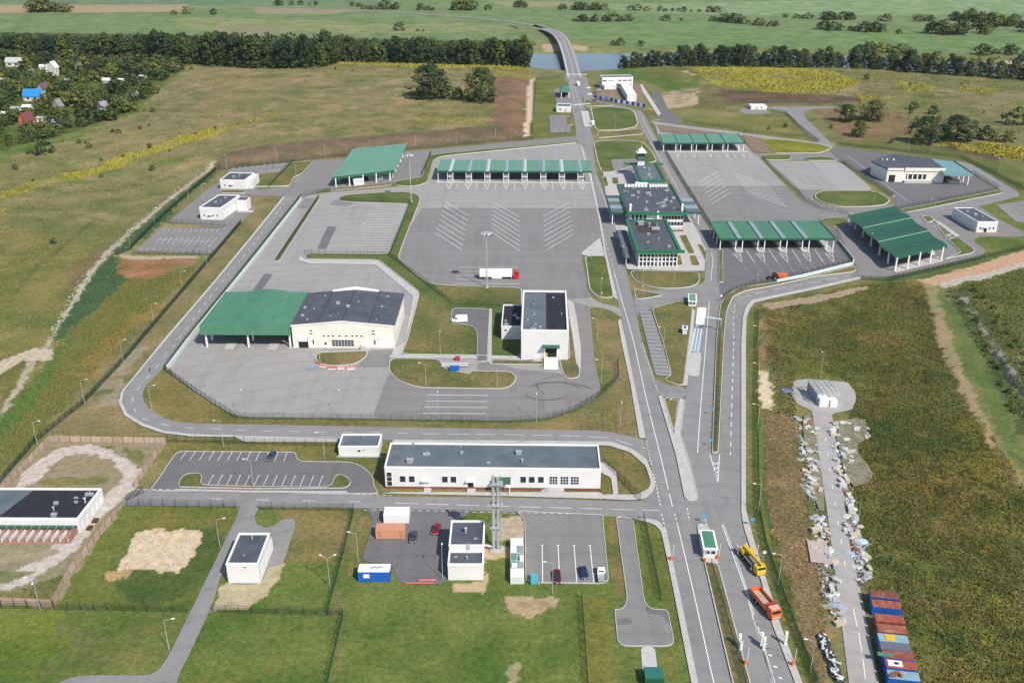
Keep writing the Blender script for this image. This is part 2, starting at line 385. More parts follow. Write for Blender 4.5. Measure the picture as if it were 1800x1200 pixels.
paint(MF, (0.075,0.080,0.032), 3, .7, thr=.75, ns=91, fr=1.3); paint(MF, (0.205,0.150,0.085), 3, .55, thr=.4, ns=101, fr=.3); paint(MF, (0.095,0.105,0.034), 3, .6, thr=.3, ns=111, fr=.2); paint(MF, (0.22,0.19,0.115), 2, .5, thr=.7, ns=121, fr=.9)
EF = [(1220,120),(1850,150),(1850,260),(1600,240),(1300,165)]
paint(EF, (0.08,0.082,0.034), 3, .7, thr=.6, ns=91, fr=1.3); paint(EF, (0.20,0.16,0.095), 3, .6, thr=.3, ns=101, fr=.3)
# left meadow green tinge and tracks
paint([(0,400),(180,420),(110,600),(0,700)], (0.125,0.118,0.040), 6, .8)
paint([(60,470),(110,430),(170,380),(175,384),(112,438),(62,480),(30,520),(25,514)], (0.09,0.088,0.032), 1.5, .8)
paint([(0,640),(40,640),(30,690),(0,730)], (0.120,0.105,0.036), 3)
# bank of bare stems along the left, chalk drain, reed belt
paint([(125,470),(200,430),(290,350),(360,300),(380,285),(400,282),(392,298),(330,345),(230,425),(165,485),(120,520)], (0.125,0.095,0.050), 3, .85)
def paint_line(pts, w, col, soft, amt, **k):
    p = [Vector(q) for q in PP(pts)]; L = []; Rr = []
    for i in range(len(p)):
        d = (p[min(i+1,len(p)-1)]-p[max(i-1,0)]).normalized(); nn = Vector((-d.y,d.x))*w/2; L.append(p[i]+nn); Rr.append(p[i]-nn)
    global PP_raw; PP_raw = [tuple(q) for q in L+Rr[::-1]]; paint(None, col, soft, amt, **k)
paint_line([(378,289),(340,319),(285,361),(222,414),(176,460),(146,503),(108,567),(88,602),(60,632),(30,682),(0,738)], 2.2, (0.42,0.39,0.33), 1.0, .75, var=.6)
paint([(60,612),(95,605),(60,680),(20,730),(0,750),(0,700),(25,670)], (0.25,0.235,0.16), 1.6, .5, thr=.0)
paint([(385,290),(392,294),(330,350),(250,420),(205,450),(218,490),(170,540),(110,600),(95,590),(150,505),(212,432),(280,370),(345,320)], (0.040,0.078,0.036), 1.8, .95)
paint([(110,600),(170,540),(218,490),(330,470),(365,450),(240,575),(120,705),(0,830),(0,740),(60,670)], (0.105,0.108,0.034), 2)
paint([(95,610),(130,590),(70,690),(20,760),(0,780),(0,735),(40,690)], (0.060,0.110,0.030), 3, .8)
paint([(220,570),(290,500),(340,480),(300,540),(200,660),(150,690),(140,650)], (0.17,0.120,0.042), 4, .8, thr=-.35)
paint([(210,455),(330,452),(352,455),(310,470),(280,487),(230,487),(203,475)], (0.205,0.105,0.058), 2, .95)
paint([(205,448),(350,449),(352,453),(215,455)], (0.36,0.30,0.22), 1.0, .8, thr=-.2)
paint([(-40,655),(0,634),(60,612),(96,614),(90,632),(40,634),(0,660),(-40,682)], (0.40,0.345,0.265), .8, .9)
# north cut slope, brown stems
paint([(372,300),(400,276),(470,262),(600,252),(760,238),(905,226),(940,222),(940,244),(860,251),(720,263),(560,279),(400,298)], (0.105,0.076,0.054), 2, .9)
paint([(865,140),(905,132),(935,140),(927,240),(905,240),(870,230)], (0.138,0.086,0.058), 3, .95)
paint([(928,140),(937,137),(940,142),(934,240),(925,241)], (0.44,0.36,0.28), 1.2, 1)
paint([(937,140),(990,135),(1012,137),(1015,236),(935,245)], (0.105,0.110,0.036), 1, 1)
paint([(860,118),(900,122),(935,128),(932,140),(870,140)], (0.17,0.14,0.040), 2.5, .8)
# hill to the right of the bridge
paint([(1050,135),(1085,122),(1120,118),(1220,120),(1230,150),(1180,160),(1120,140)], (0.060,0.100,0.024), 3)
paint([(1110,120),(1210,116),(1240,140),(1200,150),(1150,138)], (0.105,0.105,0.034), 3, .9)
paint([(1160,165),(1200,152),(1240,155),(1250,172),(1210,190),(1170,192),(1150,180)], (0.34,0.27,0.19), 3, .85, thr=-.6)
paint([(1195,125),(1205,124),(1228,138),(1216,140)], (0.36,0.27,0.18), 1.5, .8)
paint([(1230,158),(1290,160),(1300,180),(1260,200),(1220,190)], (0.095,0.085,0.040), 3, .9)
paint([(1240,190),(1300,198),(1400,215),(1440,245),(1380,246),(1280,222),(1200,205)], (0.125,0.120,0.040), 3, .9)
paint([(1265,157),(1300,160),(1500,170),(1515,178),(1440,182),(1290,182),(1270,170)], (0.085,0.056,0.044), 2, .95)
paint([(1430,190),(1480,190),(1540,235),(1590,245),(1500,250),(1460,225)], (0.135,0.092,0.052), 3, .85)
paint([(1520,190),(1590,195),(1600,240),(1520,240)], (0.150,0.100,0.056), 4, .8)
paint([(1600,258),(1680,256),(1760,270),(1755,282),(1690,276),(1620,268)], (0.070,0.045,0.036), 2, .9)
paint([(1640,248),(1740,250),(1800,262),(1800,284),(1760,275),(1660,262)], (0.24,0.21,0.022), 3, .8, thr=-.5)
paint([(1500,245),(1640,256),(1760,285),(1800,300),(1800,350),(1740,310),(1690,285),(1560,266),(1470,255)], (0.085,0.095,0.030), 3, .85)
# right-hand field of tall weeds
paint([(1330,545),(1360,530),(1500,500),(1570,490),(1625,490),(1700,700),(1800,880),(1900,1300),(1560,1300),(1500,960),(1440,720),(1360,640)], (0.100,0.100,0.030), 3)
paint([(1350,540),(1600,500),(1680,640),(1500,700),(1340,640)], (0.085,0.088,0.026), 5, .75, thr=-.3)
paint([(1520,760),(1650,700),(1750,900),(1800,1150),(1640,1190),(1560,1000)], (0.066,0.072,0.022), 6, .85, thr=-.4)
paint([(1500,520),(1590,515),(1600,580),(1560,640),(1500,600)], (0.20,0.14,0.055), 5, .5, thr=-.1)
paint([(1540,850),(1620,800),(1680,900),(1600,940)], (0.19,0.13,0.040), 5, .5, thr=-.1)
paint([(1620,485),(1650,500),(1660,560),(1700,660),(1760,790),(1800,850),(1800,870),(1750,800),(1690,690),(1645,590),(1630,530)], (0.29,0.215,0.145), 1.4, .75, var=.5)
paint([(1650,500),(1700,560),(1760,690),(1800,780),(1800,850),(1760,760),(1690,620),(1655,540)], (0.080,0.108,0.034), 2.5, .95)
paint([(1660,500),(1800,470),(1800,640),(1720,540)], (0.085,0.090,0.026), 4, .9)
paint([(1670,510),(1700,505),(1760,610),(1800,690),(1800,730),(1740,620)], (0.24,0.23,0.20), 3, .7, thr=-.2)
paint([(1610,490),(1680,475),(1800,440),(1800,462),(1720,482),(1640,500)], (0.37,0.245,0.16), 1.2, 1)
paint([(1650,496),(1760,470),(1800,458),(1800,468),(1740,486),(1655,503)], (0.36,0.33,0.29), 1.5, .9)
paint([(1560,488),(1700,455),(1800,432),(1800,440),(1690,470),(1620,490),(1560,496)], (0.055,0.080,0.026), 1.2, .9)
paint([(1665,505),(1700,500),(1770,600),(1830,690),(1830,800),(1760,690),(1700,580)], (0.050,0.070,0.024), 3, .85, thr=-.6)
paint([(1690,520),(1702,518),(1745,590),(1800,672),(1800,700),(1735,600)], (0.22,0.21,0.185), 1.5, .8, thr=-.2)
paint([(1745,600),(1775,650),(1800,690),(1800,705),(1765,655)], (0.03,0.04,0.045), 1.2, .9)
WF = [(1345,545),(1500,503),(1620,492),(1690,680),(1830,900),(1900,1300),(1565,1300),(1500,740),(1508,690),(1395,660)]
paint(WF, (0.160,0.118,0.040), 3, .65, thr=.3, ns=51, fr=.35); paint(WF, (0.052,0.076,0.024), 3, .8, thr=.2, ns=61, fr=.30); paint(WF, (0.165,0.150,0.030), 3, .6, thr=.55, ns=71, fr=.7); paint(WF, (0.060,0.060,0.022), 2, .7, thr=.6, ns=81, fr=1.2)
# strip between the road and the weeds
paint([(1312,545),(1330,545),(1345,900),(1440,1215),(1415,1215),(1340,960),(1318,900)], (0.090,0.105,0.030), 1, 1)
paint([(1330,545),(1345,540),(1365,700),(1362,900),(1350,900),(1335,700)], (0.085,0.085,0.030), 2, .9)
paint([(1335,650),(1350,650),(1367,720),(1340,716)], (0.50,0.405,0.285), 1.6, 1)
paint([(1331,560),(1350,555),(1352,650),(1335,655)], (0.20,0.135,0.075), 2, .7)
paint([(1340,725),(1395,735),(1420,860),(1425,960),(1455,1060),(1450,1200),(1425,1200),(1395,1080),(1362,980),(1342,880)], (0.215,0.148,0.085), 2.4, .9, var=.5)
paint([(1350,545),(1440,530),(1520,510),(1530,500),(1400,525),(1345,535)], (0.30,0.235,0.17), 1.2, .8)
paint([(1345,545),(1395,640),(1400,735),(1360,730),(1370,700)], (0.10,0.098,0.034), 3, .9)
# inside the fence, left: verge between perimeter fence and ring road
paint([(280,600),(365,490),(440,412),(510,330),(440,345),(400,400),(375,450),(250,575),(130,700),(70,760),(290,768),(420,775),(410,766),(287,760),(212,707),(215,687)], (0.145,0.122,0.062), 1.2)
paint([(150,700),(210,640),(260,590),(270,600),(215,670),(205,712),(152,712)], (0.25,0.22,0.165), 2, .7, thr=-.3)
paint([(285,650),(410,738),(900,748),(1050,750),(1120,768),(1062,757),(900,755),(337,744),(265,722),(250,700)], (0.140,0.112,0.045), .8)
paint([(1040,540),(1092,570),(1122,768),(1060,757),(900,752),(1000,735),(1070,690),(1055,600)], (0.150,0.120,0.060), .8)
# south lawns
paint([(290,770),(600,770),(690,780),(680,860),(300,860)], (0.112,0.105,0.036), .8)
paint([(1050,778),(1100,788),(1140,830),(1140,875),(1050,870)], (0.115,0.102,0.040), .8)
paint([(-200,1300),(-200,880),(215,886),(640,893),(1160,905),(1240,1300)], (0.086,0.114,0.030), .8)
paint([(220,890),(425,892),(360,1030),(330,1075),(95,1070)], (0.090,0.106,0.026), .8, .9)
paint([(-100,1075),(330,1080),(290,1150),(240,1185),(60,1190),(-100,1190)], (0.095,0.098,0.034), 4, .7, thr=-.4)
paint([(-100,1075),(80,1075),(90,1130),(60,1190),(-100,1200)], (0.100,0.128,0.022), 4, .8)
paint([(175,1010),(240,930),(380,928),(385,990),(340,1045),(240,1060)], (0.060,0.082,0.026), 2.2, .85)
paint([(235,938),(255,930),(345,932),(352,940),(318,995),(305,1015),(280,1010),(250,1000),(205,1005)], (0.46,0.375,0.265), 1.3)
paint([(188,1005),(225,1000),(215,1015),(190,1014)], (0.30,0.215,0.11), 1.2, .8)
paint([(445,893),(622,896),(600,990),(470,990),(520,915)], (0.135,0.112,0.048), 1.5, .9)
paint([(450,995),(500,990),(480,1040),(440,1070),(370,1078),(390,1030)], (0.38,0.32,0.225), 1.2, .85, thr=-.8)
paint([(625,897),(660,900),(640,985),(600,1030),(580,1080),(605,1080),(595,1200),(585,1200)], (0.130,0.110,0.050), 1.2, .8)
paint([(880,1045),(985,1045),(975,1065),(930,1086),(895,1070)], (0.34,0.26,0.17), 1.4, .9)
paint([(1020,1050),(1070,1050),(1085,1200),(1030,1200)], (0.115,0.112,0.028), 1, .9)
paint([(850,960),(900,955),(905,975),(850,985),(856,1012),(850,1040),(790,1035),(786,1022),(850,1020)], (0.40,0.305,0.205), 1.0, .9)
paint([(870,905),(910,905),(925,925),(920,945),(868,945)], (0.36,0.29,0.22), .8, .95)
paint([(882,1170),(905,1160),(912,1200),(880,1200)], (0.30,0.26,0.16), 1.5, .7)
paint([(1130,920),(1165,930),(1180,1020),(1190,1130),(1180,1210),(1165,1200),(1160,1050),(1125,1040),(1118,920)], (0.098,0.105,0.030), 1.2, .9)
paint([(1062,905),(1085,905),(1103,1050),(1078,1040)], (0.130,0.105,0.046), .8, 1)
paint([(600,1040),(1020,1050),(1030,1215),(590,1215)], (0.125,0.105,0.042), 5, .55, thr=-.1)
paint([(340,1085),(600,1085),(580,1215),(320,1215)], (0.120,0.115,0.030), 5, .6, thr=-.2)
paint([(230,895),(420,895),(400,930),(220,930)], (0.120,0.105,0.030), 3, .7, thr=-.4)
# kennel yard
paint([(95,766),(290,770),(215,886),(92,1063),(-60,1056),(-60,940),(-60,890)], (0.215,0.190,0.125), 1.2, .9)
paint([(80,790),(170,782),(250,795),(245,822),(200,790),(110,786)], (0.095,0.110,0.032), 1.5, .8)
paint([(107,785),(165,782),(250,825),(232,860),(180,905),(130,970),(60,1015),(0,1035),(-60,1050),(-60,1010),(0,1010),(80,975),(140,900),(205,850),(212,830),(190,810),(150,798),(110,802),(60,848),(20,870),(40,830)], (0.41,0.375,0.34), .9, .95)
paint([(80,824),(130,797),(160,800),(208,825),(205,828)], (0.225,0.185,0.11), 1.2, .95, thr=-.9)
paint([(60,848),(95,839),(190,842),(185,852),(70,852)], (0.115,0.115,0.038), 1, .9)
paint([(-60,1000),(65,1003),(0,1022),(-60,1030)], (0.135,0.122,0.048), 1, .85)
paint([(-60,1050),(5,1040),(118,1008),(92,1056),(-60,1054)], (0.105,0.108,0.042), .8, .95)
paint([(-60,962),(110,965),(70,985),(-60,985)], (0.24,0.215,0.14), 1, .9)
# right edge small lawns of the east yards
paint([(1600,372),(1760,345),(1800,345),(1800,440),(1725,455),(1700,420),(1640,375)], (0.098,0.115,0.034), .8)
paint([(1205,190),(1300,200),(1290,206),(1200,200)], (0.2,0.17,0.1), 2, .5)
C[:] = np.clip(C*1.27+0.004, 0, .6)
terr = bpy.data.meshes.new('terrain')
verts = np.stack([GX, GY, GZ], -1).reshape(-1,3)
ii = (np.arange(NY-1)[:,None]*NX+np.arange(NX-1)[None,:]).reshape(-1)
quads = np.stack([ii, ii+1, ii+NX+1, ii+NX], -1)
terr.vertices.add(len(verts)); terr.vertices.foreach_set('co', verts.ravel())
terr.loops.add(quads.size); terr.loops.foreach_set('vertex_index', quads.ravel().astype(np.int32))
terr.polygons.add(len(quads)); terr.polygons.foreach_set('loop_start', np.arange(0, quads.size, 4, dtype=np.int32))
terr.polygons.foreach_set('loop_total', np.full(len(quads), 4, np.int32))
terr.update(); terr.validate()
at = terr.attributes.new('Col', 'FLOAT_COLOR', 'POINT')
at.data.foreach_set('color', np.concatenate([C.reshape(-1,3), np.ones((NX*NY,1))], 1).astype(np.float32).ravel())
at2 = terr.attributes.new('Soil', 'FLOAT', 'POINT'); at2.data.foreach_set('value', SOIL.astype(np.float32).ravel())
terr.shade_smooth(); terr.materials.append(grass_mat('meadow_ground'))
terrain = link('terrain', terr, kind='structure')
def tz(x, y): return float(terrain_z(x, y))
def ground_colour(x, y):
    iy = np.clip(np.searchsorted(ky, y), 0, NY-1); kx = x/np.maximum(y,150.0); ix = np.clip(np.searchsorted(kk, kx), 0, NX-1)
    return C[iy, ix]
def ground_soil(x, y):
    iy = np.clip(np.searchsorted(ky, y), 0, NY-1); ix = np.clip(np.searchsorted(kk, x/np.maximum(y,150.0)), 0, NX-1); return SOIL[iy, ix]

# river
rx = np.linspace(-1500, 1800, 100); mbw = MB()
for x in rx:
    m_ = float(river_mid(x)); mbw.v += [(x, m_-92, VALLEY-0.9), (x, m_+92, VALLEY-0.9)]
for i in range(len(rx)-1): mbw.f.append((2*i, 2*i+2, 2*i+3, 2*i+1))
mw, n_, l_, b_ = base_mat('river_water', 0.12, 0, 0.5)
b_.inputs['Base Color'].default_value = (0.045,0.062,0.075,1)
g_ = n_.new('ShaderNodeNewGeometry'); bp_ = n_.new('ShaderNodeBump'); bp_.inputs['Strength'].default_value = 0.25; bp_.inputs['Distance'].default_value = 0.3
l_.new(N_noise(n_, l_, g_.outputs['Position'], 0.35, 4), bp_.inputs['Height']); l_.new(bp_.outputs[0], b_.inputs['Normal'])
mbw.build('river_water', mw, None, 'structure')

# ------------------------------------------------------------------ paved surfaces
SURF = []
_zc = [0.02]
def chaikin(pts, n=2):
    for _ in range(n):
        q = []
        for i in range(len(pts)):
            a, b = pts[i], pts[(i+1)%len(pts)]
            q += [(a[0]*.75+b[0]*.25, a[1]*.75+b[1]*.25), (a[0]*.25+b[0]*.75, a[1]*.25+b[1]*.75)]
        pts = q
    return pts
def signed_area(p): return sum(p[i][0]*p[(i+1)%len(p)][1]-p[(i+1)%len(p)][0]*p[i][1] for i in range(len(p)))/2
def offset(poly, d):            # inward for d > 0, polygon anticlockwise
    n = len(poly); out = []
    for i in range(n):
        p0, p1, p2 = Vector(poly[i-1]), Vector(poly[i]), Vector(poly[(i+1)%n])
        e1 = (p1-p0); e2 = (p2-p1)
        if e1.length < 1e-6 or e2.length < 1e-6: out.append(tuple(p1)); continue
        e1.normalize(); e2.normalize()
        n1 = Vector((-e1.y, e1.x)); n2 = Vector((-e2.y, e2.x)); b = n1+n2
        k = max(0.35, 1+n1.dot(n2)); out.append(tuple(p1+b*(d/k)))
    return out
def rounded(pts, r, n=4):
    q = []; N = len(pts)
    for i in range(N):
        a, b, c = Vector(pts[i-1]), Vector(pts[i]), Vector(pts[(i+1)%N]); l1, l2 = (a-b).length, (c-b).length
        if l1 < 1e-4 or l2 < 1e-4: q.append(tuple(b)); continue
        k = min(r, .46*l1, .46*l2); p0, p1 = b+(a-b)*(k/l1), b+(c-b)*(k/l2)
        for j in range(n+1):
            t = j/n; q.append(tuple(p0*(1-t)**2+b*(2*t*(1-t))+p1*t*t))
    return q
def surf(name, pts, m, smooth_n=0, kerb=0.0, kind='structure', world=False, dz=0.0, lift=0.0, rad=0.0):
    p = list(pts) if world else PP(pts)
    if rad: p = rounded(p, rad)
    if smooth_n: p = chaikin(p, smooth_n)
    if signed_area(p) < 0: p = p[::-1]
    _zc[0] += 0.0035; z = _zc[0]+lift
    bm = bmesh.new(); vs = [bm.verts.new((x,y,z)) for x,y in p]
    es = [bm.edges.new((vs[i], vs[(i+1)%len(vs)])) for i in range(len(vs))]
    bmesh.ops.triangle_fill(bm, use_beauty=True, edges=es, normal=(0,0,1))
    for f in bm.faces:
        if f.normal.z < 0: f.normal_flip()
    me = bpy.data.meshes.new(name); bm.to_mesh(me); bm.free(); me.materials.append(m)
    o = link(name, me, None, kind); SURF.append((p, z))
    if kerb:
        q = offset(p, kerb); n = len(p); k = MB(); h = 0.11
        for i in range(n): k.v += [(p[i][0],p[i][1],0.0),(p[i][0],p[i][1],z+h),(q[i][0],q[i][1],z+h),(q[i][0],q[i][1],z-0.001)]
        for i in range(n):
            a, b = 4*i, 4*((i+1)%n)
            k.f += [(a,b,b+1,a+1),(a+1,b+1,b+2,a+2),(a+2,b+2,b+3,a+3)]
        k.build('kerb', M_KERB, o)
    return o
def strip(name, pts, w, m, z_add=0.0, kerbed=False, closed=False, world=False, smooth_n=0):
    """a path of constant width along a centre line"""
    p = [Vector(q) for q in (pts if world else PP(pts))]
    if smooth_n:
        for _ in range(smooth_n):
            q = [p[0]]
            for a, b in zip(p[:-1], p[1:]): q += [a*.75+b*.25, a*.25+b*.75]
            p = q+[p[-1]]
    L = []; Rr = []
    for i in range(len(p)):
        d = (p[min(i+1,len(p)-1)]-p[max(i-1,0)]).normalized(); nn = Vector((-d.y, d.x))
        L.append(tuple(p[i]+nn*w/2)); Rr.append(tuple(p[i]-nn*w/2))
    return surf(name, Rr+L[::-1], m, world=True, kerb=0.12 if kerbed else 0)
def gz(x, y):
    z = max(0.0, tz(x, y)) if y > 500 else 0.0
    for p, h in SURF:
        c = False; j = len(p)-1
        for i in range(len(p)):
            xi, yi = p[i]; xj, yj = p[j]
            if (yi > y) != (yj > y) and x < (xj-xi)*(y-yi)/(yj-yi)+xi: c = not c
            j = i
        if c and h > z: z = h
    return z
def S(name, pts, m, smooth_n=0, kerb=0.0, rad=None):
    return surf(name, pts, m, smooth_n, kerb, rad=(6.0 if m in (M_AM,M_AL) and 'patch' not in name else 2.5 if m in (M_AE,M_AD) and 'patch' not in name else 1.2) if rad is None else rad)
# roads and yards, largest first
S('main_road', [(1225,1200),(1232,1230),(1330,1230),(1319,1200),(1262,990),(1237,985),(1228,940),(1206,880),(1190,800),(1157,695),(1150,667),(1129,600),(1112,525),(1100,470),(1086,412),(1072,367),(1060,332),(1047,300),(1042,255),(1045,246),(1039,231),(1027,187),(1020,161),(1031,137),(1022,131),(998,131),(994,137),(999,147),(1003,176),(1007,200),(1012,224),(1013,240),(1016,250),(1025,255),(1031,280),(1036,300),(1040,312),(1055,382),(1066,450),(1086,525),(1100,600),(1115,675),(1132,755),(1135,772),(1146,817),(1152,850),(1161,897),(1172,940),(1178,975),(1194,1050)], M_AM)
S('east_road', [(1262,990),(1319,1200),(1330,1230),(1409,1230),(1397,1200),(1357,1100),(1337,1022),(1306,927),(1302,900),(1302,600),(1305,555),(1310,538),(1322,527),(1350,521),(1432,504),(1500,489),(1514,486),(1500,479),(1437,487),(1350,506),(1310,512),(1288,522),(1277,550),(1274,600),(1264,798),(1250,798),(1258,600),(1266,526),(1300,505),(1264,497),(1263,440),(1249,401),(1232,373),(1203,327),(1166,267),(1150,235),(1128,195),(1093,186),(1053,178),(1041,164),(1031,137),(1020,140),(1020,161),(1027,176),(1060,187),(1090,190),(1113,195),(1125,220),(1133,236),(1147,259),(1156,280),(1187,337),(1207,373),(1239,434),(1243,445),(1240,470),(1238,500),(1180,508),(1112,512),(1120,560),(1145,540),(1200,525),(1224,530),(1221,575),(1207,680),(1197,765),(1212,812),(1228,878),(1232,930)], M_AM)
S('junction_road', [(1150,665),(1157,697),(1204,703),(1207,680),(1170,676)], M_AM)
S('crossing_road', [(1155,850),(1205,875),(1230,870),(1305,890),(1306,930),(1240,960),(1225,945),(1200,930),(1175,940),(1160,900)], M_AM)
S('south_road', [(213,882),(236,857),(300,860),(450,866),(610,867),(690,873),(900,874),(1110,881),(1135,878),(1150,862),(1157,850),(1165,897),(1174,925),(1150,918),(1113,911),(1060,906),(900,899),(650,893),(420,890),(218,888)], M_AM)
S('ring_road', [(290,599),(375,500),(450,408),(500,346),(520,324),(540,330),(525,347),(450,440),(322,597),(287,648),(253,680),(250,700),(265,722),(300,740),(337,744),(450,746),(900,754),(1062,757),(1100,765),(1135,772),(1148,825),(1137,807),(1112,789),(1075,776),(900,774),(687,773),(595,773),(450,768),(410,767),(337,766),(287,760),(250,747),(222,730),(212,707),(216,687)], M_AM)
S('north_west_yard', [(553,282),(607,279),(718,266),(860,254),(1013,239),(1016,247),(860,261),(764,270),(742,312),(700,320),(640,327),(575,331),(527,348),(505,345),(510,330),(517,313),(533,307)], M_AE)
S('truck_yard', [(532,349),(543,343),(577,338),(660,332),(693,328),(727,330),(748,325),(753,318),(763,283),(773,278),(793,275),(860,268),(920,261),(1016,251),(1025,257),(1031,280),(1040,312),(1058,420),(1022,445),(1030,500),(1040,524),(1056,533),(1090,540),(1094,560),(1075,545),(1036,537),(1042,600),(1047,645),(1055,675),(1054,690),(1040,705),(1007,720),(962,735),(900,739),(415,733),(345,690),(293,648),(330,600),(468,430)], M_AL)
S('truck_yard_south', [(742,366),(1052,366),(1058,420),(1022,445),(1030,500),(1040,524),(996,526),(917,508),(770,501),(752,497),(700,454),(720,400)], M_AE)
S('scanner_yard', [(683,655),(655,734),(900,739),(962,735),(1007,720),(1040,705),(1054,690),(1055,675),(1047,645),(1042,600),(1035,537),(1004,530),(1012,560),(1020,600),(1020,662),(1000,667),(985,655),(905,648),(880,640),(870,636),(840,636),(838,655)], M_AE)
S('asphalt_patch', [(576,398),(592,399),(573,438),(557,438)], M_AD); S('asphalt_patch', [(465,481),(480,482),(458,512),(444,511)], M_AD)
S('asphalt_patch', [(536,348),(555,348),(542,367),(521,367)], M_AE); S('asphalt_patch', [(585,352),(622,356),(614,362),(580,361)], M_AE)
S('asphalt_patch', [(650,616),(690,614),(683,645),(627,645)], M_AE)
S('north_east_yard', [(1150,216),(1166,228),(1300,238),(1310,253),(1338,280),(1377,323),(1410,357),(1436,366),(1491,376),(1491,382),(1445,384),(1442,396),(1470,402),(1498,458),(1498,463),(1410,483),(1365,493),(1326,499),(1285,512),(1266,524),(1264,497),(1270,442),(1249,401),(1232,373),(1203,327),(1166,267)], M_AL)
S('east_yard_south', [(1205,327),(1381,327),(1410,357),(1436,366),(1491,376),(1491,382),(1445,384),(1442,396),(1249,401),(1232,373)], M_AE)
S('canopy_yard', [(1249,401),(1445,396),(1470,402),(1498,458),(1498,463),(1410,483),(1365,493),(1326,499),(1285,512),(1266,524),(1264,497),(1270,442)], M_AD)
S('lorry_park', [(1345,283),(1477,284),(1537,335),(1400,334)], M_AL)
S('lorry_park_road', [(1312,262),(1323,269),(1360,270),(1440,271),(1462,264),(1478,283),(1420,282),(1345,282),(1335,278)], M_AE)
S('lorry_park_exit', [(1400,335),(1440,335),(1428,345),(1432,353),(1445,360),(1490,367),(1570,358),(1575,368),(1490,378),(1436,368),(1410,357)], M_AE)
S('warehouse_yard', [(1455,262),(1470,258),(1567,270),(1629,277),(1680,284),(1709,304),(1752,334),(1583,367),(1572,358),(1568,345),(1477,284)], M_AD)
S('branch_road', [(1440,252),(1425,243),(1392,205),(1380,197),(1360,193),(1348,192),(1350,188),(1468,188),(1468,191),(1425,192),(1413,198),(1412,204),(1467,258),(1455,263)], M_AM)
S('north_east_ring_road', [(1143,213),(1298,233),(1440,251),(1467,258),(1458,263),(1430,254),(1298,238),(1150,219)], M_AL)
S('old_road', [(1144,159),(1161,165),(1177,197),(1198,211),(1190,219),(1150,212),(1160,198)], M_AD)
S('white_path', [(1120,147),(1129,149),(1162,200),(1157,204)], M_CONC)
S('pond_track', [(1307,190),(1348,193),(1356,200),(1312,202),(1298,196)], M_AM)
S('east_ring_road', [(1680,282),(1707,289),(1747,312),(1790,338),(1792,345),(1760,354),(1715,364),(1653,376),(1593,378),(1593,374),(1627,368),(1693,354),(1758,341),(1764,338),(1757,333),(1709,304),(1680,286)], M_AM)
S('south_east_yard', [(1472,402),(1491,382),(1575,366),(1593,375),(1640,371),(1715,361),(1725,366),(1760,388),(1800,408),(1800,417),(1722,416),(1712,422),(1716,430),(1730,436),(1732,443),(1724,451),(1650,467),(1600,479),(1547,489),(1512,487),(1500,481),(1510,475),(1505,466),(1497,458)], M_AE)
S('staff_car_park', [(1752,361),(1830,347),(1830,394),(1787,391)], M_AE)
S('north_west_car_park', [(236,443),(282,400),(390,402),(398,396),(422,391),(375,446)], M_AE)
S('west_service_yard', [(295,391),(365,333),(386,320),(405,297),(507,286),(492,302),(447,305),(450,335),(510,328),(522,324),(502,346),(432,343),(431,363),(452,364),(424,392),(398,395),(390,400)], M_AE)
S('south_car_park', [(311,793),(521,795),(521,805),(530,811),(620,812),(642,823),(656,838),(658,855),(668,868),(600,868),(262,862),(275,847)], M_AD, kerb=.18)
S('boiler_yard', [(640,893),(830,897),(815,910),(790,920),(787,1020),(775,1027),(700,1026),(690,990),(635,988),(650,940),(656,908)], M_AD)
S('small_car_park', [(905,898),(922,912),(924,1024),(1071,1026),(1060,912),(1062,905)], M_AE, kerb=.15)
S('turning_road', [(1082,906),(1102,1050),(1098,1066),(1090,1071),(1080,1071),(1086,1136),(1187,1136),(1174,1071),(1148,1071),(1137,1064),(1132,1050),(1113,912)], M_AE, kerb=.15)
S('asphalt_patch', [(1083,1089),(1092,1086),(1107,1087),(1112,1093),(1106,1098),(1085,1099)], M_AD, 2); S('asphalt_patch', [(1134,1064),(1146,1072),(1172,1072),(1178,1098),(1172,1092),(1160,1080),(1136,1078)], M_AD)
S('concrete_apron', [(1126,1137),(1151,1137),(1157,1187),(1130,1187)], M_CONC)
S('service_road', [(420,889),(458,892),(447,906),(450,922),(470,929),(487,921),(497,912),(519,911),(519,926),(497,993),(470,995),(462,1027),(402,1027),(390,1005),(375,1060),(332,1152),(312,1190),(308,1225),(60,1225),(125,1187),(262,1187),(280,1177),(297,1152),(357,1030),(418,905)], M_AM)
S('depot_track', [(1395,670),(1417,666),(1490,672),(1503,690),(1505,703),(1498,720),(1462,728),(1487,900),(1492,950),(1510,1025),(1548,1215),(1494,1215),(1470,1025),(1454,900),(1437,787),(1427,722),(1402,711),(1391,695)], asphalt('bleached_track_asphalt', (0.36,0.338,0.32)), 0)
S('weighbridge_slab', [(1226,541),(1242,541),(1239,570),(1222,575)], M_TRIM); S('weighbridge_slab', [(1214,620),(1233,620),(1229,662),(1210,661)], M_CONC)
